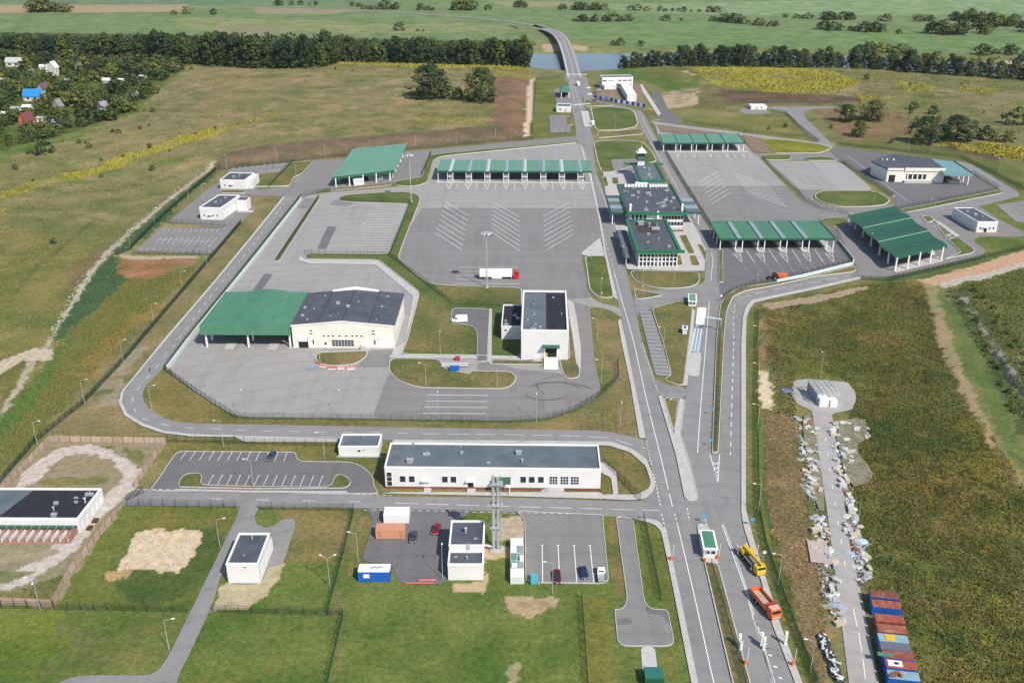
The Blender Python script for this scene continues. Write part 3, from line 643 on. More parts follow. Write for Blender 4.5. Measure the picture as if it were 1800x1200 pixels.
# grass islands (kerbed)
def lawn(name, pts, n=0, m=None, kerb=.28, rad=3.5): return S(name, pts, m or M_LAWN, n, kerb, rad=rad)
lawn('lawn', [(536,446),(682,447),(721,359),(622,356),(597,354),(595,348),(605,343),(660,339),(710,337),(733,342),(739,348),(737,357),(708,430),(700,454),(735,485),(752,497),(770,501),(917,506),(917,628),(838,625),(705,623),(715,599),(736,520),(735,512),(665,457),(536,456)], 0, M_LAWNG)
surf('dry_lawn', [(740,519),(790,541),(788,570),(830,576),(836,590),(835,620),(709,619),(718,595)], M_LAWN, rad=4)
surf('dry_lawn', [(755,502),(915,508),(915,536),(800,534)], M_LAWN, rad=4)
lawn('lawn', [(687,630),(775,631),(778,648),(825,657),(828,652),(895,653),(907,660),(907,670),(897,680),(884,684),(735,682),(700,670),(685,655),(683,642)])
S('car_park_bay', [(795,542),(861,543),(858,600),(856,636),(838,636),(839,600),(838,582),(830,573),(791,568)], M_AD, 0, .15)
S('pavement', [(685,624),(838,626),(838,631),(684,629)], M_PAVE); S('pavement', [(858,625),(917,627),(955,640),(955,633),(917,633),(858,631)], M_PAVE)
S('pavement', [(860,543),(865,543),(864,640),(857,636)], M_PAVE)
lawn('lawn', [(865,633),(915,634),(955,636),(955,641),(915,641),(866,640)], 0, M_LAWNB, .1)
lawn('lawn', [(982,630),(1000,632),(998,560),(1004,560),(1010,600),(1020,655),(1018,664),(1000,667),(990,660)], 0, M_LAWNB)
S('pavement', [(996,526),(1008,532),(1014,560),(1021,610),(1021,650),(1013,640),(1006,590),(999,545)], M_PAVE)
S('pavement', [(536,457),(665,459),(735,513),(736,521),(705,624),(688,624),(694,612),(712,602),(726,521),(660,466),(545,464),(524,458),(528,450)], M_PAVE)
lawn('lawn', [(557,620),(647,617),(645,627),(625,641),(590,644),(562,641),(554,632)], 0, M_LAWNB)
lawn('hedge_strip', [(555,348),(563,348),(491,460),(480,459)], 0, M_LAWN, .2)
lawn('lawn', [(1028,450),(1065,450),(1080,524),(1052,524),(1036,510)], 0, M_LAWNG, .4)
S('pavement', [(1022,445),(1055,418),(1063,450),(1026,450)], M_CONC)
S('pavement', [(1058,420),(1063,450),(1080,525),(1086,527),(1067,450),(1056,385),(1040,312),(1034,300),(1029,280),(1024,258),(1021,258),(1030,300),(1036,312),(1052,385)], M_PAVE)
lawn('lawn', [(1107,476),(1229,478),(1230,495),(1222,503),(1200,507),(1160,508),(1128,500),(1112,490)])
lawn('lawn', [(1114,508),(1130,511),(1170,519),(1118,528)], 0, M_LAWNB)
lawn('lawn', [(1145,542),(1200,528),(1218,534),(1217,545),(1212,600),(1204,676),(1195,678),(1165,668),(1180,660),(1166,604)], 0, M_LAWN, .2)
S('parking_strip', [(1123,546),(1144,546),(1181,662),(1152,662)], M_AE)
S('pavement', [(1217,545),(1222,545),(1217,600),(1208,678),(1200,679)], M_PAVE)
lawn('lawn', [(1166,699),(1194,701),(1185,762)], 0, M_LAWN, .2)
S('pavement_island', [(1157,697),(1165,697),(1185,764),(1195,701),(1204,703),(1197,765),(1212,812),(1227,872),(1224,880),(1208,880),(1203,874),(1188,800)], M_PAVE, 0, .2)
lawn('median', [(1259,598),(1266,535),(1275,520),(1300,506),(1350,499),(1437,484),(1500,468),(1507,474),(1500,479),(1437,486),(1350,505),(1312,511),(1288,522),(1277,550),(1273,600),(1263,796),(1251,797)], 0, M_LAWNB, .25)
lawn('median', [(1237,986),(1262,990),(1319,1200),(1328,1232),(1296,1232),(1287,1200)], 0, M_LAWNB, .25)
S('median_nose', [(1225,925),(1233,921),(1246,926),(1262,985),(1262,992),(1236,988)], M_PAVE, 0, .2)
S('pavement', [(1180,975),(1196,1050),(1227,1200),(1232,1230),(1221,1230),(1215,1200),(1186,1050),(1171,975),(1162,935),(1150,922),(1120,914),(1130,911),(1158,916),(1172,935)], M_PAVE)
S('pavement', [(1303,600),(1306,556),(1311,540),(1322,528),(1350,522),(1432,505),(1512,487),(1514,491),(1440,508),(1350,527),(1326,533),(1318,543),(1312,560),(1311,600),(1311,895),(1325,950),(1352,1035),(1372,1100),(1410,1200),(1420,1230),(1408,1230),(1397,1200),(1358,1100),(1338,1022),(1307,927),(1303,900)], M_PAVE)
S('pavement', [(1091,560),(1100,600),(1115,675),(1132,755),(1135,771),(1124,771),(1108,675),(1092,600),(1086,565)], M_PAVE)
S('pavement', [(690,774),(900,775),(1075,777),(1112,790),(1136,808),(1146,830),(1152,852),(1149,864),(1136,877),(1110,880),(1060,878),(1055,870),(1120,870),(1140,860),(1144,848),(1135,820),(1108,796),(1070,784),(900,780),(690,779)], M_PAVE)
S('pavement', [(668,868),(900,873),(1062,878),(1062,872),(1055,866),(690,866)], M_PAVE)
S('pavement', [(312,860),(440,863),(610,864),(612,867),(440,867),(312,863)], M_PAVE); S('pavement', [(410,767),(595,773),(595,778),(430,778)], M_PAVE)
S('pavement', [(213,690),(286,600),(372,500),(448,408),(498,346),(501,347),(452,408),(376,500),(290,601),(218,688),(214,707),(224,728),(252,745),(288,758),(337,764),(410,766),(410,769),(337,768),(286,762),(248,749),(219,731),(209,708)], M_CONC)
S('pavement', [(1055,815),(1060,812),(1083,830),(1087,872),(1078,872),(1074,840),(1056,832)], M_PAVE)
lawn('lawn', [(314,853),(318,840),(330,833),(350,832),(356,838),(352,853),(450,856),(582,857),(588,838),(600,834),(614,842),(618,850),(608,859),(450,860),(316,857)], 0, M_LAWN, .15)
lawn('roadside_lawn', [(1043,252),(1050,249),(1090,247),(1130,250),(1147,268),(1155,284),(1080,302),(1068,304),(1057,303),(1050,285)], 0, M_LAWNG, .5)
S('staff_parking', [(1074,281),(1125,280),(1128,302),(1080,302)], M_AE)
lawn('lawn', [(1038,190),(1070,188),(1105,192),(1116,198),(1122,217),(1118,224),(1090,229),(1050,230),(1045,225)], 0, M_LAWNG, .6)
lawn('lawn', [(1050,232),(1090,231),(1125,226),(1132,236),(1090,240),(1050,243)], 0, M_LAWNB, .3)
lawn('lawn', [(1027,176),(1050,180),(1080,186),(1040,187),(1028,188)], 0, M_LAWNB, .2)
S('concrete_lane', [(1021,196),(1034,196),(1040,224),(1027,224)], M_CONC)
S('booth_apron', [(972,158),(985,155),(1000,158),(1004,176),(1003,184),(978,184)], M_AE); S('booth_car_park', [(965,204),(992,203),(1003,205),(1004,220),(1001,234),(967,235)], M_AE)
lawn('lawn', [(995,206),(1004,206),(1007,220),(995,221)], 0, M_LAWNB, .1)
S('building_site_ground', [(1040,165),(1048,158),(1060,150),(1125,148),(1136,186),(1085,180),(1048,175)], M_SOIL)
lawn('lawn', [(1128,194),(1150,193),(1160,212),(1146,212)], 0, M_LAWN, .1)
S('sandy_verge', [(1156,220),(1240,231),(1300,241),(1296,244),(1200,236),(1162,232)], M_SOIL); S('sandy_verge', [(1306,238),(1336,243),(1352,262),(1350,269),(1324,268),(1312,253)], M_SOIL)
lawn('lawn', [(1338,244),(1380,247),(1440,254),(1463,262),(1440,270),(1360,270)], 0, grass_mat('yellow_lawn', (0.19,0.185,0.028)), .2)
lawn('lawn', [(1338,273),(1390,273),(1390,282),(1345,282),(1335,278)], 0, M_LAWNG, .2); lawn('lawn', [(1411,279),(1430,276),(1455,277),(1476,283),(1420,283)], 0, M_LAWNG, .2)
lawn('lawn', [(1432,342),(1445,336),(1537,336),(1566,352),(1556,361),(1530,364),(1480,365),(1450,359),(1433,350)], 0, M_LAWNG, .4)
lawn('lawn', [(1440,386),(1462,383),(1492,386),(1492,392),(1474,400),(1458,396)], 0, M_LAWNG, .2)
lawn('lawn', [(1583,369),(1752,336),(1762,339),(1758,341),(1693,354),(1627,368),(1594,374)], 0, M_LAWNG, .15)
lawn('lawn', [(1478,284),(1483,284),(1574,345),(1568,347)], 0, M_LAWN, .1)
lawn('verge', [(1167,268),(1171,268),(1206,327),(1253,402),(1249,402),(1202,327)], 0, M_LAWNB, .1)
lawn('verge', [(1263,440),(1270,440),(1271,497),(1263,497)], 0, M_LAWNB, .15)
lawn('lawn', [(1619,381),(1632,380),(1645,387),(1634,392),(1627,391)], 1, M_LAWN, .4); lawn('lawn', [(1645,396),(1653,395),(1675,412),(1661,417)], 0, M_LAWN, .3); lawn('lawn', [(1665,422),(1682,417),(1714,440),(1710,446),(1657,457),(1690,445)], 0, M_LAWNG, .3)
S('pavement', [(1640,388),(1650,390),(1688,416),(1680,418)], M_PAVE); S('pavement', [(1573,481),(1657,461),(1650,452),(1570,470)], M_PAVE)
# terminal forecourt
S('forecourt', [(1060,303),(1128,303),(1168,330),(1186,338),(1207,374),(1238,434),(1241,446),(1238,478),(1102,475),(1085,412),(1070,365),(1063,335)], M_PAVE)
lawn('lawn', [(1057,312),(1066,312),(1070,328),(1062,330)], 0, M_LAWNB, .2); lawn('lawn', [(1075,313),(1086,313),(1088,325),(1077,325)], 0, M_LAWNB, .2); lawn('lawn', [(1168,315),(1178,316),(1183,330),(1172,330)], 0, M_LAWNB, .2)
lawn('lawn', [(1193,415),(1206,414),(1222,447),(1210,448)], 0, M_LAWN, .2); lawn('lawn', [(1211,450),(1223,450),(1231,469),(1215,468)], 0, M_LAWN, .2); lawn('lawn', [(1225,430),(1234,432),(1242,446),(1241,464)], 0, M_LAWN, .2)
lawn('lawn', [(1091,430),(1099,428),(1108,463),(1103,465)], 0, M_LAWN, .2); lawn('lawn', [(1172,406),(1202,405),(1203,409),(1174,409)], 0, M_LAWNB, .1); lawn('lawn', [(1188,450),(1196,450),(1200,468),(1190,468)], 0, M_LAWN, .1)
lawn('rubble_verge', [(580,332),(640,327),(690,321),(690,326),(640,331),(580,336)], 0, M_SOIL, .1)
lawn('lawn', [(693,320),(742,312),(752,275),(764,272),(860,263),(1012,250),(1012,252),(860,267),(793,274),(772,277),(762,283),(752,318),(747,324),(727,329),(693,327)], 0, M_LAWNG, .2)
lawn('lawn', [(437,329),(447,307),(492,303),(510,287),(552,283),(531,306),(515,313),(509,328)], 0, M_LAWN, .1)
lawn('lawn', [(390,335),(430,335),(432,341),(385,340)], 0, M_LAWNB, .1)
M_TYRE = mat('tyre_marks', (0.155,0.15,0.155), .9, .2, 1.0)
random.seed(12)
for cx, cy, r0, a0, a1 in ((975,690,9,20,150),(985,697,12,30,130),(960,690,7,200,330),(1000,680,10,100,220),(600,372,20,200,260),(625,385,22,60,110),(960,560,18,300,350),(880,360,30,190,240),(1010,540,12,20,90)):
    x0, y0 = P(cx,cy); pts = [(x0+r0*math.cos(R(a0+(a1-a0)*i/14)), y0+r0*.8*math.sin(R(a0+(a1-a0)*i/14))) for i in range(15)]
    if min(gz(*p) for p in pts) > 0.01:
        zs = max(gz(*p) for p in pts); _zc[0] = max(_zc[0], zs)
        strip('tyre_mark', pts, random.uniform(.18,.32), M_TYRE, world=True)
# ------------------------------------------------------------------ road paint
zp = _zc[0]+0.004
mk = {}
def M_(key): return mk.setdefault(key, MB())
def pline(key, a, b, w=0.14):
    a, b = Vector(P(*a)), Vector(P(*b)); d = (b-a).normalized(); n = Vector((-d.y, d.x))*w/2
    za = max(gz(*(a+(b-a)*f)) for f in (0.02,.25,.5,.75,.98))+0.004
    M_(key).add([(*(a-n),za),(*(b-n),za),(*(b+n),za),(*(a+n),za)], [(0,1,2,3)])
def path_line(key, pts, w=0.15, dash=0, gap=0):
    p = [Vector(q) for q in PP(pts)]
    seg = [(p[i+1]-p[i]).length for i in range(len(p)-1)]; L = sum(seg)
    def at_(s):
        for i, q in enumerate(seg):
            if s <= q or i == len(seg)-1: return p[i]+(p[i+1]-p[i])*(s/q if q else 0)
            s -= q
    s = 0.0; step = dash if dash else 6.0
    while s < L-0.2:
        e = min(s+step, L); a, b = at_(s), at_(e); d = (b-a)
        if d.length > 1e-4:
            d.normalize(); n = Vector((-d.y, d.x))*w/2; z = gz(*((a+b)/2))+0.004
            M_(key).add([(*(a-n),z),(*(b-n),z),(*(b+n),z),(*(a+n),z)], [(0,1,2,3)])
        s = e+gap
def stripes(key, a0, a1, b0, b1, n, w=0.13, tee=0.0):
    for i in range(n):
        t = i/(n-1)
        p = (a0[0]+(a1[0]-a0[0])*t, a0[1]+(a1[1]-a0[1])*t); q = (b0[0]+(b1[0]-b0[0])*t, b0[1]+(b1[1]-b0[1])*t)
        pline(key, p, q, w)
        if tee: pline(key, (p[0]-tee,p[1]), (p[0]+tee,p[1]), w)
k = 'main_road_marking'
path_line(k, [(1259,1215),(1254,1197),(1222,1052),(1191,922)], .2); path_line(k, [(1182,890),(1162,805),(1137,705),(1114,600),(1091,520),(1080,480)], .2)
path_line(k, [(1080,478),(1058,400),(1046,345),(1036,300),(1028,262)], .15, 3, 4)
path_line(k, [(1035,232),(1022,195),(1015,170),(1005,135)], .15); path_line(k, [(1009,176),(1002,140)], .15)
path_line(k, [(1046,308),(1060,345),(1072,375),(1086,422),(1097,460)], .15)
for a, b in (((1163,903),(1171,936)),((1186,903),(1192,925)),((1208,893),(1212,915)),((1238,905),(1243,925)),((1129,603),(1157,690)),((1136,774),(1161,888))): path_line(k, [a,b], .22, .9, .9)
k = 'east_road_marking'
path_line(k, [(1269,921),(1310,1034),(1357,1200),(1364,1230)], .2); path_line(k, [(1272,921),(1305,1010),(1332,1100)], .12)
path_line(k, [(1250,445),(1254,457),(1251,475),(1250,493)], .15); path_line(k, [(1247,530),(1241,600),(1232,710),(1226,795)], .2)
path_line(k, [(1290,600),(1287,690),(1284,800)], .2, 3, 3); path_line(k, [(1292,535),(1289,560),(1290,600)], .15, 3, 3)
path_line(k, [(1300,524),(1340,513),(1440,494),(1495,484)], .16, 6, 3)
path_line(k, [(1143,250),(1165,285),(1195,338)], .15); path_line(k, [(1207,373),(1225,405),(1241,440)], .15); path_line(k, [(1128,205),(1139,228),(1160,262)], .15)
path_line(k, [(1248,798),(1262,848)], .2); path_line(k, [(1265,798),(1262,848)], .2)
for t in range(4):
    yy = 812+t*8; pline(k, (1252+t*2.4,yy), (1258,yy+4), .35); pline(k, (1258,yy+4), (1264-t*.6,yy), .35)
for t in range(7):
    a = (1326+t*9.0, 1090+t*20.0); pline(k, (a[0]-2,a[1]), (a[0]+4,a[1]+2), .4)
path_line(k, [(1322,1080),(1362,1215)], .2); path_line(k, [(1326,1080),(1367,1215)], .15)
k = 'ring_road_marking'
path_line(k, [(500,357),(450,424),(375,514),(300,615),(262,660),(236,690),(231,710),(243,732),(275,744),(320,751),(450,757),(600,759),(720,761)], .15, 3, 5)
path_line(k, [(740,762),(900,764),(1020,766),(1075,770),(1110,782),(1136,788)], .15, 6, 2.2)
path_line(k, [(390,766),(597,769)], .12)
k = 'south_road_marking'
path_line(k, [(370,876),(690,883)], .15, 3.2, 9); path_line(k, [(695,884),(1160,897)], .15, 6, 2)
path_line(k, [(590,867),(690,870)], .15, .9, .9); path_line(k, [(640,896),(1062,904)], .15, 1.0, 1.0); path_line(k, [(1085,909),(1113,911)], .15, 1, 1); path_line(k, [(240,860),(312,860)], .15, 1, 1)
k = 'truck_bay_marking'
stripes(k, (783,355),(764,409), (824,379),(813,440), 8, .2)
stripes(k, (866,355),(863,407), (913,381),(914,441), 8, .2); stripes(k, (1001,356),(1009,411), (955,380),(958,441), 8, .2)
stripes(k, (653,362),(613,440), (720,362),(687,441), 18, .2)
stripes(k, (806,470),(800,498), (911,470),(913,499), 5, .2)
stripes(k, (1427,287),(1475,332), (1477,288),(1534,334), 16, .22)
stripes(k, (1260,303),(1285,338), (1229,321),(1252,358), 7, .2); stripes(k, (1290,305),(1314,339), (1348,322),(1383,363), 8, .28)
stripes(k, (750,694),(743,726), (858,695),(855,727), 4, .2)
k = 'car_bay_marking'
stripes(k, (327,795),(505,795), (317,809),(499,811), 12, .13, 2); stripes(k, (375,835),(567,837), (366,852),(560,855), 13, .13, 2)
stripes(k, (290,402),(384,403), (286,407),(380,409), 11, .12); stripes(k, (284,417),(381,418), (274,428),(369,431), 11, .12); pline(k, (281,422),(374,424), .12); stripes(k, (250,436),(370,440), (245,441),(366,445), 12, .12)
stripes(k, (412,293),(498,287), (409,299),(494,291), 9, .12); stripes(k, (460,300),(492,297), (457,304),(489,301), 5, .12)
stripes(k, (1125,549),(1153,658), (1145,549),(1180,660), 18, .14)
stripes(k, (953,958),(1037,959), (954,1024),(1044,1025), 4, .2, 3)
stripes(k, (520,313),(512,321), (534,311),(527,320), 6, .12); stripes(k, (976,226),(1000,226), (977,234),(1001,234), 3, .12)
stripes(k, (1755,364),(1785,388), (1774,360),(1803,385), 8, .12); stripes(k, (1073,284),(1079,300), (1090,283),(1095,299), 6, .12); stripes(k, (1638,398),(1648,406), (1648,395),(1656,402), 4, .12)
path_line(k, [(1490,274),(1535,308)], .15); path_line(k, [(1551,320),(1594,353)], .15)
k = 'canopy_lane_marking'
for i in range(8):                                            # arrow-shaped islands and lane lines south of the eight-lane canopy
    x = 790+i*33.4; pline(k, (x-6,323),(x-1+i*.3,333), .2); pline(k, (x+4.5,323),(x-1+i*.3,333), .2)
    for t in range(3): pline(k, (x-5+t*1.3,324.5+t*2.4),(x+4-t*1.3,324.5+t*2.4), .25)
    if i < 7: pline(k, (805+i*33.4,322.5),(803.5+i*33.6,332), .18)
for i in range(5):                                            # and of the eastern canopies
    x = 1293+i*40.5; pline(k, (x-5,446),(x+11,461), .18); pline(k, (x+8,443),(x+11,461), .18)
    for t in range(3): pline(k, (x-4+t*2.6,446+t*2.6),(x+9,445+t*2.6), .3)
    if i < 4: pline(k, (x+18,439),(x+33,461), .2); path_line(k, [(x+12,464),(x+30,489)], .15, 1, 3); path_line(k, [(x+34,464),(x+46,480)], .15, 1, 3)
    x = 1188+i*29; pline(k, (x,270),(x+5,277), .18); pline(k, (x+4,270),(x+5,277), .18); pline(k, (x+14,270),(x+19,277), .18)
for t in range(8):
    for s in range(4): pline(k, (800+t*30+s*4,273-t*.9-s*.5),(803+t*30+s*4,272.5-t*.9-s*.5), .1)
path_line('track_marking', [(1451,770),(1462,850),(1475,930),(1488,1010)], .18, 2, 6.5); path_line('track_marking', [(1500,1070),(1513,1130),(1522,1200)], .18, 6, 2)
for nm, mb in mk.items(): mb.build(nm, M_PAINT, None, 'structure')
# ------------------------------------------------------------------ buildings
def fit_box(A, B, y_front_top, y_far_top, xm=None):
    """front base corners, image rows of the front and the far roof edge -> origin, yaw, width, depth, height"""
    a, b = Vector(P(*A)), Vector(P(*B)); u = b-a; w = u.length; yaw = math.atan2(u.y, u.x)
    mid = ((A[0]+B[0])/2, (A[1]+B[1])/2); h = height_of(mid, y_front_top)
    n = Vector((-math.sin(yaw), math.cos(yaw))); f = Vector(P(xm or mid[0], y_far_top, h))
    return (a.x, a.y), yaw, w, (f-(a+b)/2).dot(n), h
def place(name, label, cat, o, yaw, group=None, z=None):
    c = gz(o[0]+1.0*math.cos(yaw), o[1]+1.0) if z is None else z
    return thing(name, label, cat, (o[0], o[1], c), yaw, group)
def walls(t, w, d, h, m=None, roof=M_ROOF, par=0.45, pw=0.35, x0=0, y0=0, name='wall', plinth=None, cap=M_TRIM):
    MB().box(x0, y0, -0.05, x0+w, y0+d, h-par).build(name, m or M_WHITE, t)
    r = MB().box(x0+pw, y0+pw, h-par+0.003, x0+w-pw, y0+d-pw, h-par+0.05).build('roof', roof, t)
    k = MB(); e = 0.06
    k.box(x0-e, y0-e, h-par+0.002, x0+w+e, y0+pw, h); k.box(x0-e, y0+d-pw, h-par+0.002, x0+w+e, y0+d+e, h)
    k.box(x0-e, y0+pw+0.001, h-par+0.002, x0+pw, y0+d-pw-0.001, h); k.box(x0+w-pw, y0+pw+0.001, h-par+0.002, x0+w+e, y0+d-pw-0.001, h)
    k.build('parapet', cap, t)
    if plinth:
        p = MB(); p.box(x0-0.08, y0-0.08, -0.04, x0+w+0.08, y0-0.001, 0.7); p.box(x0+w+0.001, y0, -0.04, x0+w+0.08, y0+d, 0.7); p.build('plinth', plinth, t)
    return r
def window(t, x, z, w, h, y=0.0, panes=1, rows=1, frame=M_TRIM, side='f', wd=None):
    """side f: front wall (y = const); r: right wall at x; l: left wall"""
    F = MB(); G = MB(); fr = 0.10
    def put(mb, a0, z0, a1, z1, d0, d1):
        if side == 'f': mb.box(a0, y-d1, z0, a1, y-d0, z1)
        elif side == 'r': mb.box(y+d0, a0, z0, y+d1, a1, z1)
        else: mb.box(y-d1, a0, z0, y-d0, a1, z1)
    put(F, x-fr, z-fr, x+w+fr, z, 0.003, 0.10); put(F, x-fr, z+h, x+w+fr, z+h+fr, 0.003, 0.10)
    put(F, x-fr, z, x, z+h, 0.003, 0.10); put(F, x+w, z, x+w+fr, z+h, 0.003, 0.10)
    for i in range(1, panes): put(F, x+w*i/panes-0.05, z, x+w*i/panes+0.05, z+h, 0.003, 0.09)
    for i in range(1, rows): put(F, x, z+h*i/rows-0.04, x+w, z+h*i/rows+0.04, 0.003, 0.085)
    put(G, x, z, x+w, z+h, 0.003, 0.03)
    o = F.build('window', frame, t); G.build('pane', M_GLASS, o); return o
def door(t, x, w, h, y=0.0, m=None, side='f', hood=None, z=0.05):
    D = MB()
    if side == 'f': D.box(x, y-0.06, z, x+w, y-0.003, z+h)
    elif side == 'r': D.box(y+0.003, x, z, y+0.06, x+w, z+h)
    else: D.box(y-0.06, x, z, y-0.003, x+w, z+h)
    o = D.build('door', m or M_STEEL, t)
    Hd = MB()
    if side == 'f': Hd.box(x+w-0.22, y-0.12, z+0.95, x+w-0.12, y-0.061, z+1.1)
    elif side == 'r': Hd.box(y+0.061, x+0.12, z+0.95, y+0.12, x+0.22, z+1.1)
    else: Hd.box(y-0.12, x+0.12, z+0.95, y-0.061, x+0.22, z+1.1)
    Hd.build('handle', M_DARK, o)
    if hood and side == 'f': MB().box(x-0.5, y-1.1, z+h+0.25, x+w+0.5, y-0.003, z+h+0.40).build('door_hood', hood, t)
    return o
def vents(roof, spots, z, kind=0):
    for i, (x, y, s) in enumerate(spots):
        m = MB()
        if (i+kind) % 3 == 0: m.box(x-.5*s, y-.35*s, z, x+.5*s, y+.35*s, z+.55*s).box(x-.6*s, y-.45*s, z+.55*s, x+.6*s, y+.45*s, z+.63*s)
        elif (i+kind) % 3 == 1: m.tube((x,y,z),(x,y,z+.9*s),.16*s,n=8).tube((x,y,z+.9*s),(x,y,z+1.05*s),.3*s,.08*s,8)
        else: m.box(x-.7*s, y-.3*s, z, x+.7*s, y+.3*s, z+.4*s).tube((x+.2*s,y,z+.4*s),(x+.2*s,y,z+1.1*s),.07*s,n=6)
        m.build('roof_vent', M_STEEL, roof)

# long office building
o, yaw, w, d, h = fit_box((678,858), (1055,862), 822, 779)
t = place('long_office_building', 'long single-storey white office with grey flat roof beside the south road', 'building', o, yaw)
r = walls(t, w, d, h, M_WHITE, M_ROOFG, plinth=mat('red_plinth', (0.20,0.07,0.06), 0.9))
sx = w/377.0
for px in (702,718,776,791): window(t, (px-676)*sx, 2.1, 1.5, 1.9)
for px in (915,930,946): window(t, (px-678)*sx, 2.3, 1.5, 1.9)
for px in (966,985,1003): window(t, (px-678)*sx, 1.9, 2.1, 2.4, panes=3, rows=3)
window(t, 0.5, 0.9, 1.3, 4.2, rows=3); window(t, 9.0, 3.0, 0.9, 1.2, side='r', y=w); door(t, 3.0, 1.2, 2.3, y=w, side='r', m=M_DARK)
for px, mm in ((745,M_TRIM),(823,M_DARK)): door(t, (px-678)*sx, 1.5, 2.5, m=mm, hood=M_TRIM)
door(t, (889-678)*sx, 2.0, 3.0, m=M_TRIM)
x0 = (868-678)*sx; cn = MB().box(x0, -3.2, 3.7, x0+4.6, -0.003, 3.95).build('entrance_canopy', M_GREEND, t)
MB().box(x0+.1,-3.1,0,x0+.3,-2.9,3.69).build('canopy_post', M_TRIM, t); MB().box(x0+4.3,-3.1,0,x0+4.5,-2.9,3.69).build('canopy_post', M_TRIM, t)
for px, ww in ((747,1.9),(823,2.2)): MB().box((px-679)*sx, -2.2, 0, (px-679)*sx+ww, -0.07, .35).build('entrance_step', M_CONC, t)
st = MB(); xs = (952-678)*sx
for i in range(5): st.box(xs+i*.45, -2.0, 0, xs+i*.45+.45, -0.09, .2+.2*i)
st.box(xs+2.25, -2.0, 0, xs+6, -0.09, 1.0); st.build('stairs', M_CONC, t)
vents(r, [(6.5,3,1.6),(6.5,12,.9),(10.5,7,1.4),(20,8,.8),(19.5,10.5,.6),(36,13.5,1.5),(35.5,8,1.4),(36.5,3.5,1.2),(27.5,3,.8)], h-.4)
# small plain store
o, yaw, w, d, h = fit_box((596,801), (667,801), 784, 762)
t = place('switchgear_building', 'small windowless white building with grey flat roof next to the long office', 'building', o, yaw)
r = walls(t, w, d, h, M_WHITE, M_ROOFG); window(t, w*.47, h*.42, .8, .7); window(t, w*.58, h*.62, .9, .25); vents(r, [(w*.55,d*.75,.7)], h-.4, 1)
MB().box(-.6,-.7,-.04,w+.6,-.09,.12).build('plinth', M_CONC, t)
# pump house by the service road
o, yaw, w, d, h = fit_box((402,1025), (458,1025), 991, 937, 446)
t = place('pump_house', 'white garage-like building with dark grey flat roof beside the curving service road', 'building', o, yaw)
r = walls(t, w, d, h, M_WHITE, M_ROOF); vents(r, [(w*.5,d*.82,.9),(w*.45,d*.3,.35)], h-.4, 1)
window(t, w*.55, h*.78, .45, .45)
for i in range(3): door(t, 1.6+i*4.2, 3.0, 3.4, y=w, side='r', m=M_TRIM)
# boiler house
o, yaw, w, d, h = fit_box((788,1019), (850,1019), 991, 967)
t = place('boiler_house', 'white two-step boiler house with dark flat roofs beside the tall twin chimney', 'building', o, yaw)
r = walls(t, w, d, h, M_WHITE, M_ROOF); vents(r, [(w*.52,d*.45,.9),(w*.2,d*.6,.5)], h-.4, 1)
h2 = h+1.5; f2 = Vector(P(823,914,h2)); d2 = f2.y-o[1]-d
r = walls(t, w*1.0, d2-.01, h2, M_WHITE, M_ROOF, y0=d+.012); vents(r, [(w*.45,d+d2*.55,1.5),(w*.75,d+d2*.3,.6)], h2-.4, 1)
ld = MB()
for s in (0,.6): ld.tube((w*.52+s,d-.25,h+.02),(w*.52+s,d-.25,h2+.9),.05,n=4)
for i in range(6): ld.tube((w*.52,d-.25,h+.3+i*.35),(w*.52+.6,d-.25,h+.3+i*.35),.035,n=4)
ld.build('roof_ladder', M_STEEL, t)
cx, cy = P(873,966); ch = height_of((873,966), 836)
t = thing('boiler_chimney', 'tall silver twin-flue boiler chimney in a lattice frame', 'chimney', (cx,cy,gz(cx,cy)), 0)
for dx, nm in ((-.75,'flue'),(.35,'flue')): MB().tube((dx,0,0),(dx,0,ch-(.6 if dx>0 else 0)),.36,n=12).build(nm, M_STEEL, t)
fr = MB()
for x, y_ in ((-1.3,-.7),(1.3,-.7),(1.3,.7),(-1.3,.7)): fr.tube((x*.8+.1,y_,0),(x*.8+.1,y_,ch-1.5),.07,n=4)
for i in range(int(ch/1.6)):
    z = i*1.6
    for x in (-1,1): fr.tube((x*1.04+.1,-.7,z),(x*1.04+.1,.7,z+1.6),.04,n=3)
    for y_ in (-.7,.7): fr.tube((-.94,y_,z),(1.14,y_,z+1.6),.04,n=3); fr.tube((-.94,y_,z),(1.14,y_,z),.04,n=3)
fr.build('lattice_frame', M_STEEL, t)
MB().box(-1.6,-1.1,0,1.7,1.1,.4).build('base', M_CONC, t); MB().tube((-.7,0,.9),(-4.2,.2,1.6),.33,n=10).build('smoke_duct', M_STEEL, t)
for z in (.32,.62,.9): MB().box(-1.5,-1.0,ch*z,1.6,1.0,ch*z+.12).build('platform', M_STEEL, t)
# scanner building
o, yaw, w, d, h = fit_box((916,632), (998,633), 581, 511)
t = place('scanner_building', 'tall white block with half dark half grey flat roof and a green-hooded gateway', 'building', o, yaw)
r = walls(t, w, d, h, M_WHITE, M_ROOFB, par=.7, pw=.5)
MB().box(.52,.52,h-.645,w*.53,d-1.2,h-.62).build('roof_sheet', M_ROOFG, r)
vents(r, [(w*.25,1.5,1.4),(w*.4,3.5,.8),(w*.25,d*.62,.9),(w*.27,d*.4,.6),(w*.13,d*.26,.7),(w*.87,d*.4,.8),(w*.7,d*.84,.7),(w*.3,d*.16,.7),(w*.27,d*.8,.6)], h-.61, 2)
MB().box(w*.52,-.05,.02,w*.76,-.003,h*.44).build('gateway', M_DARK, t)
MB().box(w*.48,-.35,.02,w*.52,-.003,h*.47).build('gate_jamb', M_TRIM, t); MB().box(w*.76,-.35,.02,w*.80,-.003,h*.47).build('gate_jamb', M_TRIM, t)
